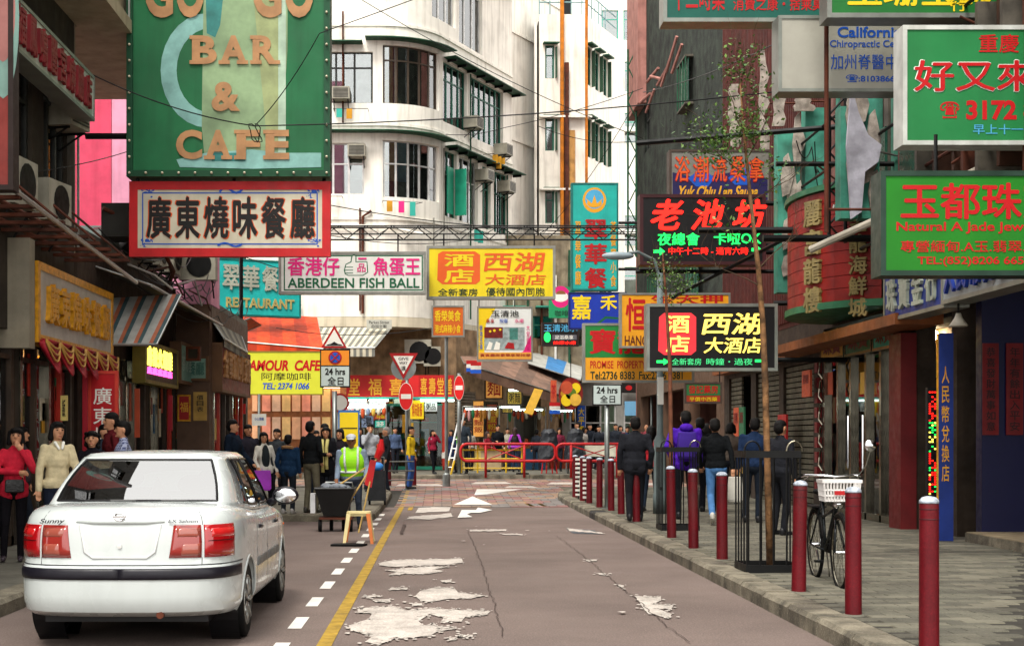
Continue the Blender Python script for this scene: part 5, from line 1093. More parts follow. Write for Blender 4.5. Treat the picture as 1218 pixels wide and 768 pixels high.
gp_ = thing('sign_pole', 'tall thin grey pole under the orange hanging sign', 'pole', (X(531, 40.1), 40.1, 0)); MB().tube([(0, 0, .1), (0, 0, 4.4)], .05, 10).build('shaft', steel, gp_); MB().lathe([(.11, .12), (.11, .5), (.07, .55)], (0, 0, 0), 12).build('base', steel, gp_)
psign('small_green_red_sign', 'small green and red sign under the black hotel sign', 34, (815, 455, 858, 479), T_('dull_red', '9c3420'), c_('sign_rust_edge', '4a3c34'), fw=.03, th=.1, shapes=[(rect(816, 456, 857, 470), T_('dull_green', '2c6c3c'), 'green_field')], texts=[('發記藥房', (819, 458, 854, 468), inkred, dict(bold=.03)), ('平價中西藥', (820, 472, 853, 477), inkyellow)], bars=[((5.9, 34.05, 2.85), (5.9, 34.05, 3.9), .015), ((6.7, 34.05, 2.85), (6.7, 34.05, 3.9), .015)])
psign('corner_shop_board', 'faded pale teal board on the brown end wall above the crowd', 29.3, (208, 424, 247, 452), T_('pale_teal2', '8ab8a8', var=.3, scale=3), c_('brown_edge', '6a4a30'), fw=.04, th=.08, texts=[('茶餐廳', (212, 430, 243, 446), T_('teal_ink2', '3a6a60'), dict(bold=.03))])
psign('corner_poster', 'red and gold poster low on the brown end wall', 29.4, (212, 470, 226, 500), T_('poster_crimson', 'a82020'), gold, fw=.02, th=.04, texts=[('福', (214, 478, 224, 490), gd, dict(bold=.04))], cat='poster')
psign('corner_poster', 'ochre price list low on the brown end wall beside the red and gold poster', 29.4, (230, 466, 246, 500), T_('poster_ochre', 'c09848', var=.2), None, th=.03, texts=[('價目表', (234, 469, 242, 490), ink, dict(vert=True))], cat='poster')
psign('black_lamp_box', 'small black flood lamp box hung under the tin canopy', 28.0, (222, 413, 237, 428), black, rust, fw=.03, th=.12, cat='lamp')
# curved red sign and facade signs on the right
cs = thing('curved_red_sign', 'bulging red sign with green trim and weathered gold characters', 'sign', (7.2, 24.2, 3.5))
redsl = c_('weathered_red', '8e1c14', rough=.6, var=.3, streak=.4); oldgold = c_('old_gold_letter', '8c7c4c', rough=.5, var=.25)
def cpt(a, r_, z): return (7.2 - r_ * math.cos(a) * 1.0, 24.2 - r_ * 1.55 * math.sin(a), z)
AR = [R(-78 + 156 * i / 14) for i in range(15)]
for k in range(9):
    z0, z1 = 3.72 + k * .2, 3.72 + k * .2 + .19; mb = MB()
    for a, b in zip(AR, AR[1:]):
        p = [cpt(a, 1.2, 0), cpt(b, 1.2, 0), cpt(b, 1.1, 0), cpt(a, 1.1, 0)]; mb.hexa([(q[0], q[1], z0) for q in p] + [(q[0], q[1], z1) for q in p])
    mb.build('board_strip', redsl, cs, world=True)
for z0, z1, r_ in ((3.6, 3.71, 1.25), (5.53, 5.62, 1.25)):
    mb = MB().slab([(7.2, 24.2 + 1.9)] + [cpt(a, r_, 0)[:2] for a in AR] + [(7.2, 24.2 - 1.9)], z0, z1); mb.f = [tuple(reversed(f)) for f in mb.f]; mb.build('green_trim', c_('trim_green', '2c6a48', rough=.6, streak=.3), cs, world=True)
for col, a in enumerate((R(28), R(62))):
    for i, ch in enumerate('大金龍海鮮城'[:6] if col else '麗宮龍樓'):
        c0 = cpt(a, 1.23, 0); size = .30 if col else .42; t = lettering(cs, ch, (-size / 2, 0, size / 2, size), 0, oldgold, bold=.05, depth=.03, name='raised_character')
        t.location = WINV[cs.name] @ Vector((c0[0], c0[1], 5.45 - (i + 1) * (size * 1.12))); t.rotation_euler = (0, 0, -(math.pi / 2 - a) if 0 else -R(90) + a * .9)
sign('blue_fascia_sign', 'blue fascia sign with raised pale characters right of the curved sign', (6.55, 19.7, 3.22), 2.5, .72, T_('fascia_blue', '14348c', var=.2, streak=.2), c_('sign_alu_edge', '8c9088'), .04, .3, rz=R(-90), texts=[(ch, (.08 + i * .22, .16, .24 + i * .22, .84), c_('pale_grey_letter', 'a8b0a0'), dict(bold=.05, depth=.04)) for i, ch in enumerate('珠寶金行')])
sign('white_fascia_sign', 'pale fascia sign with raised blue characters under the jade sign', (6.5, 17.0, 3.25), 2.8, .66, T_('fascia_pale', '9ca4a8', var=.15), c_('sign_alu_edge', '8c9088'), .04, .3, rz=R(-90), texts=[(ch, (.06 + i * .155, .16, .18 + i * .155, .84), c_('letter_blue', '1c3c9c', rough=.4), dict(bold=.05, depth=.04)) for i, ch in enumerate('人民幣兌換店')])
pb = psign('blue_pillar_sign', 'narrow blue pillar with gold vertical characters 人民幣兌換店', 18.95, (1116, 396, 1134, 643), T_('pillar_blue', '16307c', var=.15), None, th=.03, texts=[('人民幣兌換店', (1120, 434, 1129, 574), inkgold, dict(vert=True, bold=.02)) for _ in (0,)])
MB().box((-.125, -.01, 0), (-.1, .0, 2.76)).build('gold_edge', gold, pb)
led = thing('led_sign', 'vertical strip of red and green LED dots beside the blue pillar', 'sign', (X(1111, 19.3), 19.3, 1.05)); MB().box((-.09, 0, -.35), (.09, .08, 1.15)).build('panel', blk_, led)
mr, mg, my = MB(), MB(), MB()
for i in range(44):
    for j in range(4):
        if random.random() < .62: (mg if 12 < i < 28 and j < 3 and False else (mr, mg, my)[0 if i > 30 or i < 18 and random.random() < .8 else (1 if random.random() < .6 else 2)]).box((-.07 + j * .036, -.012, -.3 + i * .032), (-.048 + j * .036, -.001, -.3 + i * .032 + .02))
mr.build('led_dots', neonred, led); mg.build('led_dots', neongreen, led); my.build('led_dots', neonyellow, led)
cr = c_('couplet_red', '6a1014', rough=.6)
for a, b, t_, lb in ((1169, 1188, '恭喜發財萬事如意', 'red paper couplet strip on the navy wall nearer the blue pillar'), (1197, 1217, '年年有餘出入平安', 'red paper couplet strip on the navy wall near the right edge')):
    psign('paper_couplet', lb, 18.85, (a, 408, b, 517), cr, None, th=.02, texts=[(t_, (a + 4, 412, b - 4, 513), T_('dark_red_ink', '240608'), dict(vert=True, bold=.03))], cat='banner', group='red paper couplets in the dark doorway')
# ================================================================== SHOPS, AWNINGS AND CLUTTER
POST = [c_('poster_%d' % i, h, rough=.5, var=.12, scale=6) for i, h in enumerate(['c89020', 'b43020', 'd8c070', '2c6a48', 'd0c8b0', 'c05030', '7a1c20', '3a6a90', 'e0b040'])]
woodp = c_('dark_post', '3a2c20', rough=.5, var=.3); chromep = c_('shop_chrome', '8a8474', rough=.2, metal=.9, var=.3, scale=6)
GOODS = [c_('goods_%d' % i, h, rough=.5) for i, h in enumerate(['c8862c', 'b02818', 'e0b850', '2c8a58', '90a8c8', 'e8e4d0', 'd05a30', 'd8a0a0'])]
shopfill = mat('shop_fill', (1, .75, .42), emit=140., var=0)  # fill glow for the bulbs added inside the shops
chromep = c_('shop_chrome', '8a8474', rough=.2, metal=.9, var=.3, scale=6)
def shopfront(label, path, a, b, z1, posts, shelves=4, glassed=True, tube=True, posters=7, tone=None, z0=.14, inner=-1.0):
    p = path.at((a + b) / 2, -.1); t = thing('shopfront', label, 'shopfront', (p.x, p.y, z0)); tone = tone or woodp
    for u in posts: path.box(MB(), u - .05, u + .05, -.12, .02, z0, z1).build('post', random.choice((tone, tone, chromep, chromep, POST[1], woodp)), t, world=True)
    for u in (a + (b - a) * .25, a + (b - a) * .75): q = path.at(u, -.9); MB().ell((q.x, q.y, z1 - .3), (.05, .05, .07), 8, 6).build('bulb', shopfill, t, world=True)  # bulbs added to warm and brighten the dim interior
    path.box(MB(), a, b, -.11, .01, z1 - .38, z1 - .32).build('transom', tone, t, world=True); path.box(MB(), a, b, -.11, .02, z0, z0 + .12).build('threshold', tone, t, world=True)
    path.box(MB(), a, b, inner - .1, inner, z0, z1).build('inner_wall', c_('inner_wall_warm', '9a6c40', rough=.8, var=.5, scale=2), t, world=True)
    if glassed:
        for u, v in zip(posts, posts[1:]): path.box(MB(), u + .05, v - .05, -.06, -.05, z0 + .12, z1 - .38).build('pane', sglass, t, world=True)
    for k in range(shelves):
        z = z0 + .5 + k * .6; path.box(MB(), a + .1, b - .1, inner + .01, inner + .35, z, z + .03).build('shelf', tone, t, world=True)
        u = a + .15
        while u < b - .3:
            w_ = random.uniform(.1, .3); path.box(MB(), u, u + w_, inner + .06, inner + .3, z + .031, z + random.uniform(.15, .42)).build('goods', random.choice(GOODS), t, world=True); u += w_ + random.uniform(.02, .1)
    for k in range(posters):
        u = random.uniform(a + .1, b - .4); w_ = random.uniform(.18, .35); z = random.uniform(z0 + 1.1, z1 - .8); path.box(MB(), u, u + w_, .022 if False else -.045, -.038, z, z + random.uniform(.3, .7)).build('poster', random.choice(POST), t, world=True)
    if tube: path.box(MB(), a + .3, b - .3, -.5, -.45, z1 - .12, z1 - .08).build('tube_lamp', tubelight, t, world=True)
    return t
shopfront('roast meat shopfront under the red and gold swags', LP, 12.6, 15.2, 2.9, [12.65, 13.3, 14.0, 14.6, 15.15], posters=6, tube=False)
shopfront('dim shopfront left of the roast meat shop', LP, 9.5, 12.3, 2.9, [9.6, 10.5, 11.4, 12.25], posters=4, tube=False)
shopfront('narrow glass shop beside the vertical red banner', L2, .3, 2.3, 2.95, [.35, .9, 1.6, 2.25], posters=3)
shopfront('shop with slim chrome posts under the striped awning', L2, 2.7, 4.9, 2.9, [2.75, 3.3, 4.0, 4.85], posters=4, tone=chromep, tube=False)
shopfront('shop below the glowing neon characters', L2, 5.3, 7.5, 2.9, [5.35, 6.1, 6.9, 7.45], posters=4, tone=chromep)
shopfront('tube lit shop under the red brown fascia', P3b, .2, 2.5, 2.9, [.25, 1.0, 1.8, 2.45], posters=4)
shopfront('corner shop at the end of the left row', P3b, 2.9, 5.3, 2.9, [2.95, 3.8, 4.6, 5.25], posters=4)
shopfront('cluttered cafe front behind the lime yellow sign', GP, 8.6, 12.2, 3.0, [8.7, 9.6, 10.6, 11.4, 12.1], posters=8, z0=.4)
shopfront('menu shop under the long red fascia', GP, 12.9, 16.2, 3.1, [12.95, 13.7, 14.9, 16.15], posters=4, z0=.4, tone=c_('teal_post', '2c8a70', rough=.5))
mirror_t = c_('jewel_glass_green', '2c5a4c', rough=.25, var=.5, scale=1.6, metal=.3)
js = shopfront('glass jewellery shopfront with chrome doors behind the bicycle', RP, S(26.7), S(22.1), 3.5, [S(26.6), S(25.7), S(24.9), S(24.0), S(23.2), S(22.2)], posters=3, tone=chromep)
for k, (y0, y1) in enumerate(((26.5, 25.0), (24.9, 23.4), (23.3, 22.2))):
    s_ = S((y0 + y1) / 2); q = sign('jewellery_top_panel', ('orange', 'green', 'teal')[k] + ' lit top panel with red characters above the jewellery shop doors', (7.1, (y0 + y1) / 2, 2.95), y0 - y1, .5, (POST[0], POST[3], inkteal)[k], chromep, .03, .06, rz=R(-90), texts=[('珠寶', (.12, .15, .88, .85), c_('deep_red_letter', '7c1820'), dict(bold=.05))])
for y in (24.45, 23.6):
    MB().tube([(7.02, y, 1.0), (7.02, y, 1.9)], .025, 8).build('door_handle', chrome, js, world=True)
dots = MB()
for k in range(14): dots.ell((7.6, 23.9 + .3 * math.sin(k * .2), 1.95 + k * .05), (.018,) * 3, 6, 4)
for k in range(6): dots.ell((7.6, 23.6 + k * .07, 1.95), (.018,) * 3, 6, 4)
dots.build('blue_light_string', neonblue, js, world=True)
for k in range(6):
    z = .5 + k * .42; MB().tube([(7.0, 26.0, z), (6.97, 26.14, z + .1), (7.0, 26.2, z + .25), (6.97, 26.05, z + .38)], .02, 6).build('chrome_scroll', chromep, js, world=True)
MB().box((6.95, 21.45, .13), (7.19, 22.0, 3.1)).build('red_pillar', c_('oxblood_pillar', '6c1a1c', rough=.5, var=.2), r2, world=True)
MB().box((6.5, 20.3, 3.14), (7.19, 28.3, 3.3)).build('canopy', c_('ochre_canopy', '8a4c22', rough=.6, var=.25, streak=.3), r2, world=True)
MB().box((6.9, 28.4, 3.1), (7.19, 36, 3.32)).build('canopy', c_('ochre_canopy', 'a0602c'), r2, world=True)
shm = c_('steel_shutter', '5c5848', rough=.6, var=.25, streak=.4)
def shutter(label, path, a, b, z0, z1, m, o=-.08):
    p = path.at((a + b) / 2, o); t = thing('roller_shutter', label, 'shutter', (p.x, p.y, z0)); k = 0; z = z0
    while z < z1 - .02: path.box(MB(), a, b, o - .03, o + (.02 if True else 0), z, z + .085).build('slat', m, t, world=True); path.box(MB(), a, b, o - .03, o, z + .085, z + .11).build('slat_joint', m, t, world=True) if False else None; z += .11
    path.box(MB(), a, b, o - .06, o - .031, z0, z1).build('backing', room_dark, t, world=True); return t
shutter('steel roller shutter nearest the jewellery shop', RP, S(29.8), S(27.4), .14, 3.0, shm); shutter('steel roller shutter second along from the jewellery shop', RP, S(32.4), S(30.2), .14, 3.0, shm)
shutter('far steel shutter beside the red and green posters', RP, S(35.4), S(34.2), .16, 3.0, shm)
shutter('brown roller shutter behind the man with the ladder', GP, 16.55, 17.9, .4, 3.2, shutter_m, o=.05)
for i, (y, z, w_, h, c, lb) in enumerate(((33.9, 1.5, .55, .75, POST[5], 'red poster on the far right wall'), (33.3, 1.5, .55, .75, POST[3], 'green poster on the far right wall beside the red one'), (33.9, .5, .5, .8, POST[2], 'pale notice low on the far right wall'), (33.2, .7, .4, .7, POST[8], 'amber notice low on the far right wall'), (28.9, 1.0, .7, 1.0, redp, 'red cabinet on the steel shutter behind the tree'), (27.0, 2.3, .6, .5, POST[5], 'orange notice above the shutter beside the jewellery shop'))):
    sign('wall_poster', lb, (7.06 if i < 4 else 6.95, y, z), w_, h, c, None, 0, .04, rz=R(-90), cat='poster', texts=[('招租', (.15, .15, .85, .5), c_('deep_red_letter', '7c1820'), dict(bold=.03))] if i != 4 else [])
wl = thing('flood_lamp', 'small white flood lamp above the blue pillar', 'lamp', (X(1140, 18.2), 18.2, 2.95)); MB().lathe([(.03, .16), (.05, .1), (.12, .0), (.11, -.01)], (0, 0, 0), 12).build('shade', c_('lamp_cream', 'd0c8b8', rough=.4), wl, smooth=True); MB().tube([(0, 0, .15), (0, 0, .35)], .015).build('stem', black, wl)
# ---- awnings and canopies
def awning(label, pts_back, pts_front, n, mats, parent_name='awning', valance=0, name='stripe'):
    t = thing(parent_name, label, 'awning', pts_front[0]); A, B = [Vector(p) for p in pts_back]; C, D = [Vector(p) for p in pts_front]
    for i in range(n):
        f, g = i / n, (i + 1) / n; p = [A.lerp(B, f), A.lerp(B, g), C.lerp(D, g), C.lerp(D, f)]; dz = Vector((0, 0, .02))
        MB().hexa([q for q in p] + [q + dz for q in p]).build(name, mats[i % len(mats)], t, world=True)
        if valance: MB().hexa([p[3] + Vector((0, 0, -valance)), p[2] + Vector((0, 0, -valance)), p[2] + Vector((0, .01, -valance)), p[3] + Vector((0, .01, -valance)), p[3] - dz * .01, p[2] - dz * .01, p[2] + Vector((0, .01, 0)), p[3] + Vector((0, .01, 0))]).build('valance', mats[i % len(mats)], t, world=True)
    MB().tube([C, D], .025).tube([A, C], .018).tube([B, D], .018).build('rail', alu, t, world=True); return t
whs = c_('awning_white', 'b8bab4', rough=.6, streak=.2); gys = c_('awning_slate', '4a6468', rough=.6); ors = c_('awning_orange', 'c07050', rough=.6)
awning('small awning with white slate and orange stripes beside the gold sign', ((-5.49, 23.9, 3.85), (-4.35, 23.9, 3.92)), ((-5.49, 22.6, 3.0), (-4.5, 22.6, 3.0)), 16, (whs, whs, ors, gys))
tinm = c_('tin_roof', '6a6a62')
awning('long grimy tin canopy running over the left shops', ((-5.49, 22.7, 4.25), (-5.49, 29.4, 4.25)), ((-4.6, 22.7, 3.95), (-4.5, 29.4, 3.85)), 14, (tinm, c_('tin_roof_dark', '4a4640', rough=.6, dirt=.4)), name='tin_sheet')
awning('frayed pale canopy edge over the red brown fascia', ((-4.74, 29.7, 3.95), (-4.74, 34, 3.95)), ((-4.5, 29.7, 3.6), (-4.55, 33.6, 3.55)), 8, (c_('frayed_canvas', '8c8878', rough=.8, dirt=.5, var=.3), c_('frayed_canvas2', '5c5850', rough=.8, dirt=.5)), name='canvas_sheet', valance=.18)
orc = c_('orange_canvas', 'd8481c', rough=.7, var=.25, streak=.2); orc2 = c_('orange_canvas_dark', 'b4381a', rough=.7, var=.25)
awning('large orange canvas awning over the cafe', ((-6.9, 47.5, 5.75), (-4.1, 47.5, 5.55)), ((-6.4, 43.4, 4.5), (-3.55, 43.4, 4.25)), 7, (orc, orc2), valance=.25, name='canvas_sheet')
awning('orange canvas lean-to folded at the corner of the left shops', ((-4.7, 35.3, 4.5), (-4.7, 37.5, 4.5)), ((-6.2, 35.3, 3.9), (-6.2, 37.5, 3.9)), 3, (orc,), name='canvas_sheet')
awning('grey and cream striped awning on the white corner building', ((-4.3, 49.9, 5.4), (-1.7, 49.9, 5.4)), ((-4.5, 48.3, 4.6), (-2.2, 48.3, 4.6)), 22, (c_('awning_cream', 'd0c8b0', rough=.6), c_('awning_grey', '7a7a72', rough=.6)), valance=.3)
brn = c_('brown_canvas', '8a6a58', rough=.8, var=.3, dirt=.4)
awning('drooping brown awning over the lantern stalls', ((X(548, 50.5), 50.5, Z(424, 50.5)), (X(690, 60), 60, 4.9)), ((X(552, 48.5), 48.5, Z(432, 48.5)), (X(668, 51), 51, Z(470, 51))), 6, (brn, c_('brown_canvas2', '6e5648', rough=.8, dirt=.4)), valance=.35, name='canvas_sheet')
awning('pale tarpaulin canopy sloping behind the poster sign', ((X(630, 58), 58, Z(412, 58)), (X(700, 60), 60, Z(425, 60))), ((X(628, 53), 53, Z(432, 53)), (X(690, 53), 53, Z(452, 53))), 3, (c_('tarp_pale', 'a8a8a0', rough=.7, dirt=.3), c_('tarp_blue', '3a7ab0', rough=.6)), name='tarp_sheet')
# ---- outdoor units, ducts, racks
aircon('grey outdoor fan unit on the tin roof nearest the duct', (-5.3, 26.2, 4.8), R(90), .8, .6, .32, 'outdoor fan units', True)
aircon('outdoor fan unit in the middle of the row on the tin roof', (-5.3, 27.3, 4.8), R(90), .8, .75, .32, 'outdoor fan units', True)
aircon('tall outdoor fan unit at the far end of the tin roof', (-5.25, 28.5, 4.8), R(90), .85, 1.0, .32, 'outdoor fan units', True)
aircon('outdoor fan unit facing the camera in front of the pink wall', (-4.95, 29.0, 4.75), 0, .75, .62, .3, 'outdoor fan units', True)
aircon('outdoor fan unit on the metal rack beside the end window', (-5.12, 19.2, 4.42), R(80), .7, .55, .3, 'outdoor fan units', True)
aircon('outdoor fan unit on the metal rack nearer the camera', (-5.2, 17.9, 4.42), R(84), .75, .6, .3, 'outdoor fan units', True)
aircon('dark box air conditioner sticking out beside the pink wall', (-5.2, 20.6, 6.0), R(78), .6, .42, .6, 'air conditioners on the facades')
aircon('outdoor fan unit above the red fascia with horizontal pipes', (X(497, 50.6), 50.7, 4.2), 0, .95, .85, .35, 'outdoor fan units', True)
aircon('smaller outdoor fan unit right of the first above the red fascia', (X(514, 50.6), 50.7, 4.1), 0, .6, .7, .35, 'outdoor fan units', True)
aircon('outdoor fan unit among the beams above the crab sign', (6.9, 15.8, 5.2), R(-90), .8, .6, .3, 'outdoor fan units', True)
rk = thing('metal_rack', 'rusty overhead metal rack with slats above the gold letter sign', 'rack', (-5.0, 17.5, 4.1))
for k in range(11): y = 14.8 + k * .6; MB().box((-5.49, y, 4.1), (-4.55, y + .1, 4.14)).build('slat', rust, rk, world=True)
for x in (-5.4, -4.98, -4.56): MB().tube([(x, 14.6, 4.2), (x, 21.4, 4.2 - (.35 if x > -4.6 else 0))], .03, 6).build('rail', rust if x < -4.6 else alu, rk, world=True)
for k in range(4): y = 15.2 + k * 1.9; MB().tube([(-5.49, y, 4.9), (-4.6, y, 4.15)], .02, 6).build('brace', rust, rk, world=True)
dm = c_('duct_metal', '7a7e78', rough=.4, metal=.5, dirt=.4); dmd = c_('duct_dark', '343430', rough=.5, metal=.4)
dt = thing('exhaust_duct', 'bent metal exhaust duct with dark hoods above the striped awning', 'duct', (-5.2, 24.5, 4.7))
MB().tube([(-5.9, 24.4, 4.9), (-5.1, 24.4, 5.0), (-4.9, 24.6, 5.4), (-4.9, 25.0, 6.4)], [.22, .24, .26, .26], 14).build('duct', dm, dt, world=True, smooth=True)
MB().lathe([(.1, 0), (.34, .3), (.34, .42), (.05, .45)], (0, 0, 0), 16).build('hood', dmd, dt, smooth=True)
b_ = MB().lathe([(.05, -.1), (.3, .2), (.3, .4)], (0, 0, 0), 14, 'y'); b_.v = [(v[0] + .15, v[1] - 1.0, v[2] + .1) for v in b_.v]; b_.build('hood', dmd, dt)
MB().box((-5.45, 22.9, 4.76), (-4.9, 23.6, 5.3)).build('fan_box', dmd, dt, world=True); MB().box((-5.3, 25.2, 4.76), (-4.8, 25.8, 5.6)).build('fan_box', dm, dt, world=True)
MB().tube([(-5.4, 22.8, 5.2), (-4.7, 23.4, 4.9), (-4.6, 24.6, 4.4), (-4.9, 25.6, 4.2)], .035, 8).build('pipe', rust, dt, world=True)
for k in range(5): MB().tube([(-5.0 + k * .07, 22.8 + k, 4.3), (-4.7 + k * .05, 23.4 + k, 4.2 + .25 * (k % 2)), (-4.55, 24.2 + k, 4.05)], .018, 6).build('pipe', (alu, rust, black)[k % 3], dt, world=True)
# ---- lattice beams, pipes, fins and cables on the right and across the street
def lattice(label, p, q, h=.35, n=24, r_=.022, m=None):
    t = thing('lattice_beam', label, 'beam', p); p, q = Vector(p), Vector(q); up_ = Vector((0, 0, h)) if abs((q - p).z) < 1 else Vector((h, 0, 0)); m = m or black
    MB().tube([p, q], r_, 6).build('chord', m, t, world=True); MB().tube([p + up_, q + up_], r_, 6).build('chord', m, t, world=True)
    for i in range(n): a, b = p.lerp(q, i / n), p.lerp(q, (i + 1) / n); MB().tube([a if i % 2 else a + up_, b + up_ if i % 2 else b], r_ * .6, 5).build('web_bar', m, t, world=True)
lattice('lattice beam across the street over the fish ball and hotel signs', (-4.75, 35.0, 6.4), (7.18, 35.0, 6.4), .3, 34)
mt_ = thing('lattice_mast', 'short black mast on the left shop roof holding the street beams', 'mast', (-4.9, 35.1, 4.4)); MB().tube([(0, 0, 0), (0, 0, 2.6)], .05, 8).build('mast', black, mt_); MB().tube([(0, 0, 2.5), (0, 2.4, 2.6)], .04, 8).build('arm', black, mt_)
lattice('second thinner lattice beam just behind the first across the street', (-4.75, 37.5, 6.9), (7.18, 37.5, 6.9), .22, 34, .018)
lattice('upright black lattice tower between the two green fins', (X(986, 22.5), 22.5, 4.6), (X(986, 22.5), 22.5, 7.2), .26, 9, .03)
lattice('green steel ladder frame standing against the far right facade', (6.72, 50.8, 8), (6.72, 50.8, 15.4), .3, 12, .04, dkgreen)
bms = thing('black_beams', 'black steel beams carrying the neon signs on the right', 'beam', (7.0, 26, 5))
for (p, q, r_) in (((3.6, 26.0, 6.9), (7.19, 24.5, 6.9), .05), ((4.0, 28.2, 5.2), (7.19, 28.2, 5.2), .05), ((4.4, 24.2, 5.05), (7.19, 24.2, 5.05), .06), ((5.0, 22.0, 4.6), (7.19, 22.0, 4.6), .06), ((5.2, 22.0, 5.75), (7.19, 22.0, 5.75), .04), ((4.6, 28.2, 4.3), (7.19, 24.5, 5.6), .04), ((6.2, 19.5, 4.7), (7.19, 22, 5.6), .05), ((5.8, 20.0, 6.4), (7.19, 20.0, 6.4), .04)):
    MB().tube([p, q], r_, 6).build('beam', black, bms, world=True)
patina = c_('patina_green', '4a9a84', rough=.8, var=.35, scale=2.5, streak=.5, dirt=.35); peel = c_('peeling_board', 'b8aca0', rough=.9, var=.4, scale=6, streak=.5, bump=.6)
for k, (x0, x1, y, z0, z1, lb) in enumerate(((X(925, 26.2), X(985, 26.2), 26.2, 4.2, 7.6, 'tall weathered green sign fin with peeling white boards, left of the lattice tower'), (X(1000, 21.6), X(1046, 21.6), 21.6, 4.85, 6.95, 'weathered green sign fin with a curling white panel, right of the lattice tower'))):
    t = thing('derelict_sign_fin', lb, 'sign', ((x0 + x1) / 2, y, z0)); MB().box((x0, y, z0), (x0 + (x1 - x0) * .45, y + .3, z1 - .4)).build('green_panel', patina, t, world=True); MB().box((x0 + (x1 - x0) * .55, y, z0), (x1, y + .3, z1)).build('green_panel', patina, t, world=True)
    for j in range(7):
        xx = x0 + random.uniform(.05, .45); h = random.uniform(.4, 1.0); z = random.uniform(z0, z1 - h); pts = [(xx, z), (xx + .12, z + .05), (xx + .14 + random.uniform(0, .1), z + h * .5), (xx + .1, z + h), (xx + .02, z + h * .9), (xx - .03, z + h * .4)]
        MB().prism(pts, y - .05 - j * .01, y - .01 - j * .008).build('peeling_board', peel, t, world=True)
MB().prism([(x + .12, z + .3) for x, z in [(6.05, 4.5), (6.2, 4.6), (6.25, 5.2), (6.45, 5.35), (6.5, 5.6), (6.3, 5.75), (6.15, 6.1), (6.05, 6.5), (5.98, 5.6)]], 21.3, 21.38).build('peeling_board', c_('curl_panel', 'bab8c4', rough=.8, var=.3), t, world=True)
for k, (px, d, y0, y1, w_) in enumerate(((868, 30, 100, 175, 12), (921, 27, 80, 150, 14), (945, 26, 108, 132, 22), (905, 28.5, 60, 185, 7))):
    t = thing('plaster_board', ['pale peeling board hanging beside the dark pebble dash', 'wide flaking board left of the chiropractic sign', 'flaking board tucked under the chiropractic sign', 'thin peeling strip on the red cladding'][k], 'board', (X(px, d), d, Z(y1, d))); h = Z(y0, d) - Z(y1, d); ww = w_ * d / F; pts = []
    for i in range(9): pts.append((random.uniform(-.04, .04), h * i / 8))
    for i in range(9): pts.append((ww + random.uniform(-.06, .06), h * (8 - i) / 8))
    MB().prism(pts, 0, .05).build('board', peel, t); MB().tube([(0, .04, h * .5), (7.2 - X(px, d), .04, h * .5)], .02, 5).build('bracket', rust, t)
op = thing('rusty_upright_pipe', 'thin rust brown upright pipe in front of the chiropractic sign', 'pipe', (X(983, 18.6), 18.6, 4.2)); MB().tube([(0, 0, 0), (0, 0, 3.8)], .03, 8).build('pipe', rust, op); MB().tube([(0, 0, .3), (7.2 - X(983, 18.6), 0, .3)], .02, 6).build('bracket', rust, op)
fc = thing('flexible_duct', 'black bundled hose and grey pipe between the curved sign and jade sign', 'duct', (6.6, 19, 4.6)); MB().tube([(7.1, 20.5, 4.9), (6.5, 19.6, 4.95), (6.0, 18.6, 4.75), (5.9, 17.6, 4.5)], .09, 10).build('hose', rubber, fc, world=True, smooth=True)
MB().tube([(5.0, 19.2, 4.05), (5.9, 18.6, 4.45), (6.8, 17.4, 4.9)], .05, 8).build('pipe', c_('pale_pipe', 'a8a090', rough=.5, dirt=.4), fc, world=True)
def cable(label, pts, r_=.012, sag=.3, group='overhead cables'):
    out = []
    for p, q in zip(pts, pts[1:]):
        p, q = Vector(p), Vector(q)
        for i in range(12): f = i / 12; v = p.lerp(q, f); v.z -= sag * 4 * f * (1 - f); out.append(v)
    out.append(Vector(pts[-1])); o = MB().tube(out, r_, 5).build('overhead_cable', black, None); tag(o, label, 'cable', group); return o
def P3(px, py, d): return (X(px, d), d, Z(py, d))
cable('black cable crossing the green billboard to its knot', [(-5.5, 20.5, 7.0), P3(303, 150, 21.6), (7.2, 21, 6.9)], sag=.15, r_=.01)
cable('thin cable sloping up from the billboard knot to the top', [P3(303, 150, 21.6), P3(380, 40, 21.6), (7.2, 24, 12)], sag=.1, r_=.008)
kn = MB(); kp = P3(303, 152, 21.55)
kn.tube([(kp[0] + .09 * math.sin(a * .9) * (1 + .3 * math.sin(a * 2.3)), kp[1], kp[2] - .08 + .14 * math.cos(a)) for a in [q * .5 for q in range(22)]], .008, 5); tag(kn.build('cable_knot', black, None), 'tangled loop of cable in front of the word CAFE', 'cable')
cable('long cable from above the bay window down to the right facade', [P3(430, 0, 44), P3(765, 165, 44)], sag=.25)
cable('cable running up right in front of the rusty pipes', [P3(530, 160, 48), P3(600, 152, 48), P3(765, 105, 48)], sag=.1)
cable('lower thin cable in front of the piped white building', [P3(640, 150, 47), P3(765, 167, 47)], sag=.25)
cable('diagonal cable above the sauna sign', [P3(765, 110, 30), P3(930, 48, 22)], sag=.1, r_=.009)
cable('thin cable low over the fish ball sign', [(-4.75, 33, 7.4), (7.18, 33.5, 6.5)], sag=.5)
cable('cable fanning from the left roof to the white block', [(-4.8, 33, 6.8), (1.0, 50, 8.5)], sag=.4)
cable('second cable fanning from the left roof to the corner bay', [(-4.8, 34, 5.9), (-.5, 49.8, 7.4)], sag=.5)
cable('cable from the orange awning to the hanging pole sign', [(-5.0, 43.5, 4.9), (.2, 40, 4.7)], sag=.25)
cable('thin grey cable across the pink wall', [(-5.5, 19, 5.05), (-4.6, 29.4, 8.3)], sag=.2, r_=.008)
cable('cable drooping beside the green ladder', [(6.7, 50, 13), (3.4, 58.9, 9.2)], sag=.5)
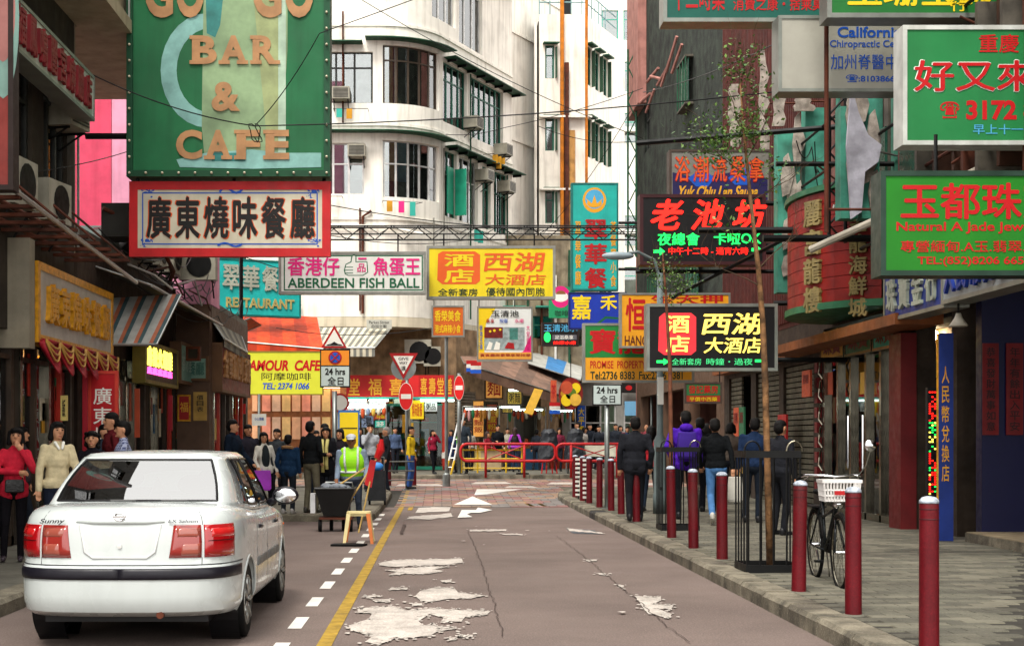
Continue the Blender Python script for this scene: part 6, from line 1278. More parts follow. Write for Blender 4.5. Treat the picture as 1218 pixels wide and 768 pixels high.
# ---- far street end and stalls
fs_ = building('far_shop_block', 'low grey shop block with glazed front at the end of the street', (7.5, 58, 0))
FP = Path([(5.0, 58), (12, 58)]); fholes = [(.3, 2.2, .45, 2.9), (2.5, 5.0, .45, 2.9)]
wall(FP, .3, 4.2, fholes, c_('grey_shop_wall', '8c8a84', rough=.7, var=.15, streak=.2), fs_, .25); FP.box(MB(), 0, 7, -2, -1.9, .3, 4.2).build('back_wall', c_('grey_inner', '5c5a56', rough=.8), fs_, world=True); FP.box(MB(), 0, 7, -1.9, 0, 4.2, 4.3).build('roof', c_('grey_inner', '5c5a56'), fs_, world=True)
for a in fholes: window(FP, fs_, *a, nx=3, fm=alw, gm=sglass)
psign('black_swirl_sign', 'black sign with coloured swirls far behind the promise property sign', 57.5, (740, 455, 800, 467), ink, None, th=.2, shapes=[(disc(748, 461, 4, 3), redp), (disc(765, 461, 5, 3), inkgreen), (disc(782, 461, 4, 3), inkyellow)])
for i, (px, py, r_, c1, c2, lb) in enumerate(((691, 481, 0, 0, 0, ''),)): pass
psign('blue_round_sign', 'pale blue round sign in the far window', 57.0, (743, 477, 760, 494), T_('sky_disc', '6aa0c4'), None, th=.03, cat='sign')
psign('yellow_blue_panel', 'small blue and yellow panel by the far shop', 57, (687, 482, 696, 520), inkblue, None, th=.05, texts=[('大平賣', (688, 484, 695, 516), inkyellow, dict(vert=True, bold=.05))])
lm_amber = mat('lit_poster_amber', (.85, .38, .08), emit=.18, var=.35, scale=4)
for k, (px0, py0, px1, py1, d, m, lb, tx_, tm_) in enumerate((
    (577, 446, 598, 474, 50.6, lm_amber, 'glowing amber lantern box hanging under the brown awning', '麵', redp), (562, 476, 576, 520, 51.8, lm_amber, 'tall amber lit poster beside the shutter', '粥粉麵飯', redp), (578, 480, 592, 526, 52.2, POST[5], 'orange menu board left of the dark doorway', '魚蛋粉麵', inkyellow), (603, 465, 621, 481, 51, POST[8], 'yellow lit menu sign over the dark doorway', '粥麵', ink), (597, 485, 610, 491, 51, POST[8], 'narrow yellow lit sign under the menu sign', '小食', ink),
    (414, 478, 437, 493, 49.3, wht, 'white menu board at the left end under the red fascia', '雲吞麵 魚蛋粉', ink), (439, 478, 459, 490, 49.3, wht, 'white menu board second under the red fascia', '牛腩河粉', ink), (505, 478, 520, 489, 49.3, wht, 'white menu board right of the no entry sign', '粥品', ink), (488, 476, 504, 498, 49.2, inkyellow, 'bright yellow menu board right of the give way pole', '燒味飯餐', inkred), (416, 494, 428, 508, 49.4, POST[4], 'pale food poster low under the red fascia', '麵', inkred), (430, 494, 444, 508, 49.4, T_('photo_blue', '8090b0', var=.4, scale=8), 'bluish food poster low under the red fascia', '湯', ink), (446, 492, 459, 498, 49.4, POST[5], 'orange strip poster under the menu boards', '特價', inkyellow), (446, 500, 458, 508, 49.4, inkteal, 'teal poster under the orange strip', '涼茶', inkwhite),
    (655, 452, 662, 478, 46.8, POST[5], 'hanging pink brown lantern left of the fruit picture', '茶', redp))):
    psign('menu_board', lb, d, (px0, py0, px1, py1), m, None if k > 4 else woodp, fw=.03, th=.06 if k else .5, texts=[(tx_, (px0 + (px1 - px0) * .12, py0 + (py1 - py0) * .12, px1 - (px1 - px0) * .12, py1 - (py1 - py0) * .12), tm_, dict(bold=.02, vert=(py1 - py0) > 1.5 * (px1 - px0)))], cat='sign', group='menu boards and small shop signs')
fp = thing('fruit_picture', 'round picture of fruit hanging at the end of the brown awning', 'sign', (X(679, 47), 47, Z(468, 47)))
MB().prism(disc(0, 0, .40, .53, 28), 0, .05).build('disc', redsl, fp)
for x, z, r_, m in ((-.14, .2, .2, POST[5]), (.16, .18, .16, inkyellow), (.0, .0, .18, c_('fruit_green', '5a7a20')), (-.15, -.22, .18, inkyellow), (.15, -.2, .19, POST[8]), (-.22, 0, .12, POST[0])): MB().prism(disc(x, z, r_, r_ * 1.1, 14), -.03 - r_ * .06, -.001).build('printed_fruit', m, fp)
MB().tube([(0, .03, .5), (0, .03, 1.3)], .015).build('hanger', black, fp)
yb_ = thing('yellow_banner', 'tilted plain yellow banner under the brown awning', 'banner', (X(634, 49), 49, Z(476, 49))); MB().hexa([(-.32, 0, -.42), (-.02, 0, -.5), (-.02, .03, -.5), (-.32, .03, -.42), (.05, 0, .42), (.35, 0, .36), (.35, .03, .36), (.05, .03, .42)]).build('cloth', POST[8], yb_)
for k, (px, py, d) in enumerate(((566, 439, 48), (660, 487, 47.5), (561, 437, 48.4))):
    t = thing('striped_flag', ['red white and blue flag at the near end of the brown awning', 'red white and blue flag hanging beside the fruit picture', 'second small flag just behind the first on the awning'][k], 'flag', (X(px, d), d, Z(py, d)))
    for i, m in enumerate((redp, white, inkblue)): MB().box((-.18, 0, .12 - i * .13), (.18, .015, .245 - i * .13)).build('stripe', m, t)
for i, (px0, px1, py, d) in enumerate(((412, 436, 476, 49.1), (439, 462, 476, 49.1), (500, 540, 476, 49.1), (605, 622, 464, 50.6), (596, 618, 484, 50.6))):
    t = thing('tube_light', ['white tube light at the left end of the red fascia', 'white tube light in the middle of the red fascia', 'white tube light at the right end of the red fascia', 'tube light above the yellow menu sign', 'tube light below the yellow menu sign'][i], 'lamp', (X(px0, d), d, Z(py, d)), group='tube lights over the stalls'); MB().tube([(0, 0, 0), (X(px1, d) - X(px0, d), 0, 0)], .035, 8).build('tube', tubelight, t)
# poster wall by the cafe
pw = thing('poster_wall', 'warm lit wall of orange and pink menu sheets behind the cafe sign', 'wall', (X(335, 48.5), 48.5, .4)); MB().box((-1.7, 0, 0), (2.2, .1, 2.9)).build('wall_panel', c_('warm_brick', '9c6038', rough=.8, var=.3, scale=5), pw)
for i in range(9):
    for j in range(2): MB().box((-1.0 + i * .34, -.03, 2.05 - j * .95), (-.72 + i * .34, -.001, 2.8 - j * .95)).build('menu_sheet', mat('sheet_%d' % (i % 4), [(.75, .4, .22), (.8, .3, .2), (.7, .45, .3), (.78, .5, .2)][i % 4], var=.2, emit=.08), pw)
MB().tube([(-1.2, -.2, 2.86), (2.0, -.2, 2.86)], .03, 8).build('tube', warmlight, pw)

# ================================================================== STREET FURNITURE
cap_m = c_('worn_cap_white', 'b4bcc8', rough=.6, var=.35, scale=25)
BD = [((1105, 9.2), 'red bollard nearest the camera, standing apart on the right'), ((1015, 11.04), 'red bollard just right of the bicycle basket'), ((950, 12.7), 'red bollard between the bicycle and the near tree guard'), ((859, 16.1), 'red bollard in front of the man in blue jeans'), ((825, 17.7), 'red bollard next past the man in jeans'), ((799, 19.6), 'red bollard standing before the far tree guard'), ((757, 23.4), 'red bollard beside the legs of the man in black suit'),
      ((739, 25.8), 'red bollard directly left of the man in black suit'), ((727, 27.0), 'red bollard beside the 24 hrs sign pole, right'), ((713, 28.3), 'red bollard left of the 24 hrs sign pole'), ((701, 30.1), 'red bollard at the near end of the chain panel'), ((693, 31.3), 'red bollard in the middle of the chain panel'), ((684, 33.1), 'last red bollard at the far end of the kerb')]
first = None
for (px, d), lb in BD:
    loc = (X(px, d), d, zg(d) + KH)
    if first is None:
        first = thing('bollard', lb, 'bollard', loc, group='red bollards along the right kerb')
        MB().lathe([(.066, 0), (.064, .02), (.061, .9), (.061, .955), (.05, .985)], (0, 0, 0), 24).build('post', bollard_red, first, smooth=True)
        MB().lathe([(.064, .954), (.062, .972), (.045, .992), (.015, 1.0), (.002, 1.001)], (0, 0, .002), 24).build('cap', cap_m, first, smooth=True)
        for z in (.85, .915): MB().lathe([(.0625, z), (.0635, z + .004), (.0625, z + .008)], (0, 0, 0), 24).build('groove', c_('groove_dark', '3a0a10', rough=.6, var=0), first)
        MB().lathe([(.085, 0), (.08, .012), (.066, .015)], (0, 0, 0), 24).build('footing', paver_m, first)
    else:
        c = copy_tree(first, None, label=lb); c.location = loc; c.rotation_euler = (random.uniform(-.012, .012), random.uniform(-.012, .012), random.uniform(0, 6))
cp = thing('chain_panel', 'two columns of pale link chain between the last red bollards', 'barrier', (X(692, 32), 32, KH))
for d in (30.7, 32.2):
    x = X(697 if d < 31 else 688, d)
    for k in range(9): MB().box((x - .07, d - .015, .22 + k * .1), (x + .07, d + .015, .27 + k * .1)).build('link', white, cp, world=True)
    MB().tube([(x, d, .15), (x, d, 1.1)], .015).build('upright', black, cp, world=True)
def tree_guard(label, x, y, s=.27, h=1.25):
    t = thing('tree_guard', label, 'tree guard', (x, y, KH), group='iron tree guards'); n = 5
    for q in range(4):
        for k in range(n - 1):
            u = -s + 2 * s * k / (n - 1); px, py = [(u, -s), (s, u), (-u, s), (-s, -u)][q]; MB().tube([(px, py, 0), (px, py, h)], .009, 6).build('bar', black, t)
    for z0, z1 in ((.0, .09), (h - .07, h)):
        mb = MB(); e = s + .012
        mb.box((-e, -e, z0), (e, -e + .02, z1)).box((-e, e - .02, z0), (e, e, z1)).box((-e, -e + .021, z0), (-e + .02, e - .021, z1)).box((e - .02, -e + .021, z0), (e, e - .021, z1)); mb.build('band', black, t)
    for q in (-1, 1):
        MB().tube([(q * s * .8 - .08 + .08 * (1 - math.cos(a)), -s, h + .10 * math.sin(a)) for a in [math.pi * i / 8 for i in range(9)]], .01, 6).build('hoop', black if q < 0 else chromep, t)
    MB().box((-s + .02, -s + .02, .0), (s - .02, s - .02, .02)).build('soil', c_('soil', '3a2a1c', rough=.95, var=.4, bump=.8), t); return t
tree_guard('black iron tree guard beside the bicycle', X(914, 14.7), 14.75); tree_guard('black iron tree guard behind the purple hooded man bollard', X(806, 21.4), 21.4)
bark = c_('pale_bark', '8a6440', rough=.9, var=.5, scale=9, bump=1., bscale=40, dirt=.4); bark2 = c_('red_bark', '7a4a34', rough=.85, var=.3, scale=9, bump=.6)
twigm = c_('twig_brown', '4a3a2a', rough=.9)
leafm = c_('leaf_green', '3e6426', rough=.5, var=.35, scale=30); leafm2 = c_('leaf_light', '64843a', rough=.5, var=.3, scale=30)
def tree(label, base, pts, rs, m, twigs, leafc):
    t = thing('young_tree', label, 'tree', base); MB().tube(pts, rs, 10).build('trunk', m, t, world=True, smooth=True)
    rr = random.Random(5); ends = []
    def grow(p, d_, L, r_, lv):
        q = [p]; 
        for i in range(4): d_ = (d_ + Vector((rr.uniform(-.3, .3), rr.uniform(-.3, .3), rr.uniform(-.15, .25)))).normalized(); q.append(q[-1] + d_ * L / 4)
        MB().tube(q, [r_ * (1 - i * .2) for i in range(5)], 5).build('limb' if lv == 0 else 'twig', twigm, t, world=True)
        for i in range(1, 5): ends.append(q[i])
        if lv < 2:
            for _ in range(3): grow(q[rr.randint(1, 4)], (d_ + Vector((rr.uniform(-1, 1), rr.uniform(-1, 1), rr.uniform(-.2, .8)))).normalized(), L * .62, r_ * .55, lv + 1)
    for p, d_, L in twigs: grow(Vector(p), Vector(d_).normalized(), L, .008, 0)
    for mi, lm in enumerate((leafm, leafm2)):
        mb = MB()
        for c, rad, n in leafc:
            c = Vector(c); near = [e for e in ends if (e - c).length < rad * 1.4] or [c]
            for _ in range(n // 2):
                b = rr.choice(near) + Vector((rr.gauss(0, 1), rr.gauss(0, 1), rr.gauss(0, 1))) * rad * .28; a = Vector((rr.uniform(-1, 1), rr.uniform(-1, 1), rr.uniform(-.3, 1))).normalized(); s_ = a.cross(Vector((rr.uniform(-1, 1), rr.uniform(-1, 1), 1))).normalized(); L = rr.uniform(.03, .062)
                mb.add([b, b + a * L * .5 + s_ * L * .28, b + a * L, b + a * L * .5 - s_ * L * .28], [(0, 1, 2, 3)])
        tag(mb.build('leaves', lm, t, world=True), kind='stuff')
    return t
tx0 = X(914, 14.7)
tree('slim young tree in the guard beside the bicycle, leafy at the top', (tx0, 14.75, KH), [P3(916, 676, 14.75), P3(913, 560, 14.75), P3(910, 450, 14.75), P3(907, 380, 14.72), P3(902, 320, 14.7), P3(893, 240, 14.7), P3(885, 160, 14.7), P3(880, 95, 14.7)], [.038, .034, .034, .03, .026, .02, .013, .006], bark,
     [(P3(885, 160, 14.7), (-.5, 0, .8), .7), (P3(888, 190, 14.7), (.4, .1, .8), .6), (P3(890, 210, 14.7), (-.7, -.2, .5), .6), (P3(882, 120, 14.7), (.1, 0, 1), .5), (P3(893, 240, 14.7), (.7, 0, .3), .6), (P3(898, 290, 14.7), (-.8, 0, .1), .5), (P3(904, 340, 14.7), (-.8, .2, .3), .6), (P3(902, 320, 14.7), (.6, .1, .5), .6), (P3(880, 100, 14.7), (-.3, 0, 1), .3)],
     [(P3(873, 130, 14.7), .38, 300), (P3(890, 100, 14.7), .28, 150), (P3(866, 165, 14.7), .42, 430), (P3(890, 180, 14.7), .3, 240), (P3(880, 205, 14.7), .25, 160), (P3(860, 190, 14.7), .2, 80), (P3(880, 240, 14.7), .3, 60)])
tree('thin staked tree in the far guard with a little foliage over the amber sign', (X(800, 21.4), 21.4, KH), [(X(799, 21.4), 21.4, .14), (X(798, 21.4), 21.4, 1.5), P3(797, 440, 21.4), P3(792, 350, 21.4), P3(788, 300, 21.4)], [.035, .033, .03, .02, .01], bark2,
     [(P3(792, 350, 21.4), (-.5, 0, .5), .5), (P3(790, 330, 21.4), (.5, 0, .5), .5), (P3(794, 360, 21.4), (.6, 0, .2), .5)], [(P3(785, 345, 21.4), .3, 220), (P3(805, 345, 21.4), .3, 160), (P3(778, 350, 21.4), .25, 100)])
# poles and traffic signs
def pole(name, label, x, y, z0, h, r_=.04, m=None, cat='pole'):
    t = thing(name, label, cat, (x, y, z0)); MB().lathe([(r_, 0), (r_, h)], (0, 0, 0), 14).build('post', m or steel, t, smooth=True); MB().lathe([(r_ * 2, 0), (r_ * 2, .02), (r_, .03)], (0, 0, 0), 14).build('base_plate', steel, t); return t
def plate(t, pts, m, y0, name='sign_face', th=.004):
    inv = WINV[t.name]; return MB().prism([(x, z) for x, z in pts], y0 - th, y0).build(name, m, t)
def tpx(t, px, py, d): v = WINV[t.name] @ Vector(P3(px, py, d)); return (v.x, v.z)
def no_entry(t, px, py, rx, ry, d, y0=-.06):
    c = tpx(t, px, py, d); k = d / F; n = 28
    f = plate(t, disc(c[0], c[1], rx * k, ry * k, n), inkwhite, y0, th=.02); 
    MB().prism(disc(c[0], c[1], rx * k * .95, ry * k * .95, n), y0 - .025, y0 - .021).build('red_disc', T_('sign_red_bright', 'd81c1c'), f); MB().prism([(c[0] - rx * k * .7, c[1] - ry * k * .17), (c[0] + rx * k * .7, c[1] - ry * k * .17), (c[0] + rx * k * .7, c[1] + ry * k * .17), (c[0] - rx * k * .7, c[1] + ry * k * .17)], y0 - .03, y0 - .026).build('white_bar', inkwhite, f)
def poly_px(t, pts, d): return [tpx(t, a, b, d) for a, b in pts]
pa = pole('sign_post', 'grey post with triangular hump warning and 24 hrs 全日 no stopping plates', X(398, 29), 29, KH, 2.35, .05, cat='traffic sign')
f = plate(pa, poly_px(pa, [(382, 414), (398, 387), (413, 414)], 29), redp, -.06, th=.02); plate(f, poly_px(pa, [(386.5, 411.5), (398, 392), (409, 411.5)], 29), inkwhite, -.083, 'white_field'); 
MB().prism(poly_px(pa, [(389, 410), (394, 409), (398, 406.5), (402, 409), (407, 410), (407, 411), (389, 411)], 29), -.09, -.086).build('hump_symbol', ink, f)
f = plate(pa, poly_px(pa, rect(381, 415, 417, 461), 29), ink, -.06, th=.02); plate(f, poly_px(pa, rect(382.5, 417, 415.5, 434.5), 29), T_('orange_plate', 'e88a20'), -.083, 'orange_field'); plate(f, poly_px(pa, rect(382.5, 436, 415.5, 459), 29), T_('pale_plate', 'b8c4c0'), -.083, 'pale_field')
plate(f, poly_px(pa, disc(399, 425.5, 8), 29), redp, -.09, 'red_ring'); plate(f, poly_px(pa, disc(399, 425.5, 6), 29), inkblue, -.096, 'blue_disc'); plate(f, poly_px(pa, [(394, 421.5), (395, 420.5), (404, 429.5), (403, 430.5)], 29), redp, -.101, 'red_bar'); plate(f, poly_px(pa, [(403, 420.5), (404, 421.5), (395, 430.5), (394, 429.5)], 29), redp, -.106, 'red_bar')
def tbox(t, b, d): a = tpx(t, b[0], b[3], d); c = tpx(t, b[2], b[1], d); return (a[0], a[1], c[0], c[1])
lettering(f, '24 hrs', tbox(pa, (387, 438, 411, 446), 29), -.092, ink, bold=.03); lettering(f, '全日', tbox(pa, (390, 448, 409, 458), 29), -.092, ink, bold=.03)
pb_ = pole('sign_post', 'grey post with 24 hrs 全日 plate beside the bollards on the right', X(722, 27.9), 27.9, KH, 2.2, .05, cat='traffic sign')
f = plate(pb_, poly_px(pb_, rect(704, 457, 739, 482), 27.9), ink, -.06, th=.02); plate(f, poly_px(pb_, rect(705.5, 458.5, 737.5, 480.5), 27.9), T_('pale_plate', 'b8c4c0'), -.083, 'pale_field'); lettering(f, '24 hrs', tbox(pb_, (709, 460, 734, 468), 27.9), -.09, ink, bold=.03); lettering(f, '全日', tbox(pb_, (713, 470, 731, 479), 27.9), -.09, ink, bold=.03)
pg = pole('sign_post', 'grey post with GIVE WAY triangle above a round no entry sign', X(484, 38.5), 38.5, zg(38.5) + .02, 3.4, .045, cat='traffic sign')
f = plate(pg, poly_px(pg, disc(480, 437, 15), 38.5), steel, -.03, th=.02); f = plate(pg, poly_px(pg, [(463, 420), (497, 420), (480, 451)], 38.5), redp, -.06, th=.02); plate(f, poly_px(pg, [(468, 423.5), (492, 423.5), (480, 445)], 38.5), inkwhite, -.083, 'white_field')
lettering(f, 'GIVE', tbox(pg, (474, 425, 486, 428.5), 38.5), -.09, ink, bold=.02); lettering(f, 'WAY', tbox(pg, (475, 430, 485, 433.5), 38.5), -.09, ink, bold=.02); lettering(f, '讓', tbox(pg, (477.5, 435, 482.5, 441), 38.5), -.09, ink)
no_entry(pg, 483, 471.5, 8.5, 16.5, 38.5, -.11)
pn = pole('sign_post', 'grey post with narrow no entry sign beside the ladder', X(546, 44.8), 44.8, .37, 3.2, .06, cat='traffic sign'); no_entry(pn, 546, 461, 6, 15, 44.8)
pr_ = pole('sign_post', 'grey post with white faced red ringed round sign behind the hump warning', X(402, 36), 36, zg(36), 2.4, .04, cat='traffic sign'); f = plate(pr_, disc(0.05, 2.35, .24, .24, 24), redp, -.05, th=.02); plate(f, disc(.05, 2.35, .19, .19, 24), inkwhite, -.073, 'white_field')
pr2 = pole('sign_post', 'thin post with small red ringed round sign by the far window', X(775, 50), 50, .38, 3.0, .04, cat='traffic sign'); f = plate(pr2, disc(0, 2.9, .2, .2, 24), redp, -.05, th=.02); plate(f, disc(0, 2.9, .15, .15, 24), inkwhite, -.073, 'white_field')
pp = pole('sign_post', 'thin post with small white paper notice behind the purple bag woman', X(308, 29.5), 29.5, KH, 2.3, .03); f = plate(pp, poly_px(pp, rect(300, 492, 317, 506), 29.5), inkwhite, -.04, th=.01); lettering(f, '小心車輛', tbox(pp, (303, 496, 314, 500), 29.5), -.053, inkblue)
bn = thing('notice_board', 'blue framed yellow notice board behind the street sweeper', 'sign', (X(415, 31), 31, KH)); MB().box((-.23, 0, .1), (.23, .05, 2.0)).build('frame', T_('board_blue', '2a6ab0'), bn); f = MB().box((-.2, -.012, 1.1), (.2, -.001, 1.95)).build('yellow_sheet', inkyellow, bn); MB().box((-.2, -.012, .7), (.2, -.001, 1.09)).build('blue_sheet', T_('sheet_pale_blue', 'a0a8d0'), bn); lettering(bn, '公告', (-.15, .85, .15, 1.0), -.018, inkblue); MB().box((-.18, -.02, 1.6), (.18, -.0125, 1.62)).build('rule', ink, f)
sl_ = thing('street_lamp', 'grey street lamp post with cobra head reaching over the road', 'street lamp', (X(785, 26), 26, KH)); MB().lathe([(.13, 0), (.13, .35), (.115, .4), (.115, 1.35), (.06, 1.45), (.055, 4.4)], (0, 0, 0), 18).build('post', c_('lamp_post_grey', '5e6a6a', rough=.5, var=.2), sl_, smooth=True)
hz = Z(303, 26) - KH; hx = X(735, 26) - X(785, 26); MB().tube([(0, 0, 4.3), (-.1, 0, hz - .1), (-.4, 0, hz + .05), (hx, 0, hz)], .03, 8).build('arm', c_('lamp_post_grey', '5e6a6a'), sl_); MB().ell((hx, 0, hz - .02), (.3, .1, .075), 16, 8).build('lamp_head', c_('lamp_head_grey', '8c9aa0', rough=.4), sl_, smooth=True); MB().box((-.02, -.125, .45), (.02, -.1, .5)).build('latch', black, sl_)
MB().box((-.055, -.075, 2.0), (.055, -.06, 2.5)).build('sticker', inkwhite, sl_)
# barriers at the junction
def red_barrier(label, x0, x1, y, z0, xs):
    t = thing('barrier', label, 'barrier', ((x0 + x1) / 2, y, z0), group='red pedestrian barriers'); zt, zb = 1.05, .52; rr = .2; pts = []
    for cx, cz, a0 in ((x1 - rr, zt - rr, 90), (x1 - rr, zb + rr, 0), (x0 + rr, zb + rr, -90), (x0 + rr, zt - rr, -180)):
        for k in range(6): a = R(a0 - 90 * k / 5); pts.append((cx + rr * math.cos(a), y, z0 + cz + rr * math.sin(a)))
    pts.append(pts[0]); MB().tube(pts, .045, 8, caps=False).build('loop_rail', redp, t, world=True, smooth=True)
    for x in xs: MB().tube([(x, y, z0), (x, y, z0 + 1.03)], .04, 8).build('leg', redp, t, world=True, smooth=True)
    if len(xs) > 1:
        MB().tube([(xs[0], y, z0 + .55), (xs[1], y, z0 + 1.0)], .02, 6).build('brace', redp, t, world=True); MB().tube([(xs[0], y, z0 + 1.0), (xs[1], y, z0 + .55)], .02, 6).build('brace', redp, t, world=True)
    return t
red_barrier('red tubular barrier with crossed braces in the middle of the junction', X(548, 44), X(661, 44), 44.2, .3, (X(578, 44), X(624, 44)))
red_barrier('red tubular barrier right of the first, reaching the bollards', X(662.5, 44), X(790, 44), 44.2, .3, (X(680, 44), X(735, 44), X(780, 44)))
yb = thing('barrier', 'low yellow barrier standing behind the red one', 'barrier', (X(585, 45), 45, .38)); ym = c_('barrier_yellow', 'd8b020', rough=.5)
for z in (.2, .5, .78): MB().tube([(-.95, 0, z), (.95, 0, z)], .03, 6).build('rail', ym, yb)
for x in (-.95, -.45, .45, .95): MB().tube([(x, 0, .05), (x, 0, .95)], .03, 6).build('upright', ym, yb)
MB().box((-.35, -.02, .15), (.3, .0, .75)).build('board', c_('board_tan', 'b09c78', rough=.7), yb); MB().box((-.95, -.2, .96), (1.0, .25, .99)).build('table_top', wht, yb); MB().slab([(.75, -.3), (1.15, -.3), (1.05, .3), (.85, .3)], 0, .06).build('foot', black, yb)
ld = thing('ladder', 'leaning white and yellow step ladder beside the no entry post', 'ladder', (X(543, 44.9), 44.9, .38))
for s in (-.0, .38):
    MB().tube([(-.35 + s * .45, -.15, 0), (.12 + s * .35, .2, 1.95)], .03, 6).build('rail', wht, ld); MB().tube([(-.35 + s * .45, -.16, 0), (-.24 + s * .45, -.08, .45)], .034, 6).build('foot_sleeve', ym, ld)
for k in range(6): f_ = .12 + k * .15; MB().tube([(-.35 + .47 * f_, -.15 + .35 * f_, 1.95 * f_), (-.18 + .47 * f_ - .02, -.15 + .35 * f_, 1.95 * f_)], .02, 6).build('rung', alu, ld)
MB().box((.0, .05, .9), (.08, .08, 1.2)).build('green_cloth', c_('lime_cloth', '60d030', rough=.7), ld)
wtb = thing('table', 'white topped folding table behind the second red barrier', 'table', (X(700, 47), 47, .38)); MB().box((-.75, -.4, .92), (.9, .4, .98)).build('table_top', wht, wtb)
for x in (-.7, .85):
    for y in (-.35, .35): MB().tube([(x, y, 0), (x, y, .92)], .02, 6).build('leg', alu, wtb)
MB().box((-.74, -.41, .55), (.89, -.4, .919)).build('cloth', c_('table_cloth_cream', 'd0ccb8', rough=.8), wtb)
bagm = c_('black_plastic', '2a2e34', rough=.35, var=.3, bump=.7, scale=10)
for k, px in enumerate((653, 684)):
    t = thing('covered_stack', ['stack under a black plastic cover on red stools, left of the two', 'stack under a black plastic cover on black legs, right of the two'][k], 'covered stack', (X(px, 46.5), 46.5, .38)); mb = MB()
    for j in range(9):
        z = .45 + j * .125; r_ = .38 - .02 * j if j < 7 else .26 - .09 * (j - 7)
        for q in range(16): a = 2 * math.pi * q / 16; rr = r_ * (1 + random.uniform(-.08, .08)); mb.v.append((rr * math.cos(a), rr * .8 * math.sin(a), z + random.uniform(-.02, .02)))
    for j in range(8):
        for q in range(16): a, b = j * 16 + q, j * 16 + (q + 1) % 16; mb.f.append((a, b, b + 16, a + 16))
    mb.f.append(tuple(range(128, 144))); mb.build('cover', bagm, t)
    for x in (-.25, -.1, .1, .25): MB().tube([(x, -.15, 0), (x * .8, -.12, .5)], .022, 6).build('leg', redp if k == 0 else black, t)
rl = thing('railing', 'grey pedestrian railing beside the black shopping trolley', 'railing', (X(447, 38), 38, zg(38)))
for z in (.35, .6, .85): MB().tube([(X(425, 37), 37, z), (X(462, 38), 38, z + .05), (X(492, 38.3), 38.3, z + .05)], .022, 6).build('rail', steel, rl, world=True)
for k, (px, d) in enumerate(((462, 40.2), (492, 40.4), (440, 36.5))):
    c = copy_tree(first, None, label=['red bollard at the left corner kerb, left of the give way post', 'red bollard right of the give way post', 'short red bollard behind the sweeper near the trolley'][k]); c['group'] = 'red bollards at the left corner'; c.location = (X(px, d), d, zg(d) + .01); c.scale = (1.25, 1.25, 1.02)
# sweeper's cart, broom, stool
ct = thing('handcart', 'black open sided handcart full of rubbish pushed by the sweeper', 'handcart', (-1.68, 23.2, 0)); cm = c_('cart_black', '1a1a1a', rough=.45, var=.2, dirt=.2)
A = [(-.20, -.2, .26), (.16, -.2, .26), (.16, .25, .26), (-.20, .25, .26), (-.33, -.34, .70), (.31, -.34, .70), (.31, .34, .70), (-.33, .34, .70)]
mb = MB().add(A, [(0, 3, 2, 1), (0, 1, 5, 4), (1, 2, 6, 5), (2, 3, 7, 6), (3, 0, 4, 7)]); o = mb.build('bin', cm, ct); md = o.modifiers.new('t', 'SOLIDIFY'); md.thickness = .02
MB().tube([(-.33, -.34, .705), (.31, -.34, .705), (.31, .34, .705), (-.33, .34, .705), (-.33, -.34, .705)], .015, 6).build('rim', cm, ct)
for x in (-.26, -.1, .1, .24): MB().lathe([(.03, x - .025), (.10, x - .025), (.10, x + .025), (.03, x + .025)], (0, -.12 if abs(x) > .15 else .2, .10), 18, 'x').build('wheel', rubber, ct)
MB().box((-.27, -.22, .2), (.27, .3, .235)).build('chassis', rust, ct); MB().tube([(-.25, .34, .68), (-.22, .5, .78), (.22, .5, .78), (.25, .34, .68)], .015, 6).build('handle', alu, ct)
rb = MB()
for k in range(14): rb.ell((random.uniform(-.22, .22), random.uniform(-.2, .2), .68 + random.uniform(-.03, .06)), (.1, .09, .06), 8, 5)
tag(rb.build('rubbish', c_('rubbish_grey', '7a8088', rough=.4, var=.4), ct), kind='stuff'); MB().box((-.42, -.1, .3), (-.34, .1, .62)).build('side_bag', c_('pale_bag', 'c8c8c8', rough=.5), ct)
bm_ = c_('bamboo', 'b89858', rough=.6)
for k, (p, q, lb, red_) in enumerate((((-1.45, 23.0, .5), (-1.02, 23.3, 1.2), 'bamboo broom with red bristles leaning over the cart', 1), ((-1.75, 23.0, .68), (-1.2, 23.8, 1.05), 'plain bamboo pole lying across the cart', 0), ((-1.3, 22.8, .0), (-1.12, 22.9, .82), 'bamboo handled red dustpan standing by the stool', 2))):
    t = thing('broom' if red_ else 'bamboo_pole', lb, 'broom' if red_ else 'pole', p); MB().tube([p, q], .014, 6).build('handle', bm_, t, world=True)
    if red_ == 1: a, b = Vector(p), Vector(q); MB().tube([b - (b - a) * .02, b + Vector((.05, 0, .12)), b + Vector((.07, 0, .3))], [.05, .07, .03], 8).build('bristles', redp, t, world=True)
    if red_ == 2: q = Vector(q); MB().hexa([q + Vector(v) for v in ((-.09, 0, -.05), (.02, 0, -.1), (.02, .03, -.1), (-.09, .03, -.05), (.0, 0, .35), (.1, 0, .33), (.1, .03, .33), (.0, .03, .35))]).build('pan', redp, t, world=True)
st = thing('plastic_stool', 'cream and orange four legged plastic stool standing in the lane', 'stool', (X(427, 20.6), 20.6, 0)); cr_ = c_('stool_cream', 'd8c890', rough=.4, var=.1); so_ = c_('stool_orange', 'c06a30', rough=.4, var=.1)
MB().slab([(-.17, -.13), (-.13, -.17), (.13, -.17), (.17, -.13), (.17, .13), (.13, .17), (-.13, .17), (-.17, .13)], .43, .455).build('seat', cr_, st); MB().box((-.15, -.15, .395), (.15, .15, .429)).build('seat_skirt', cr_, st)
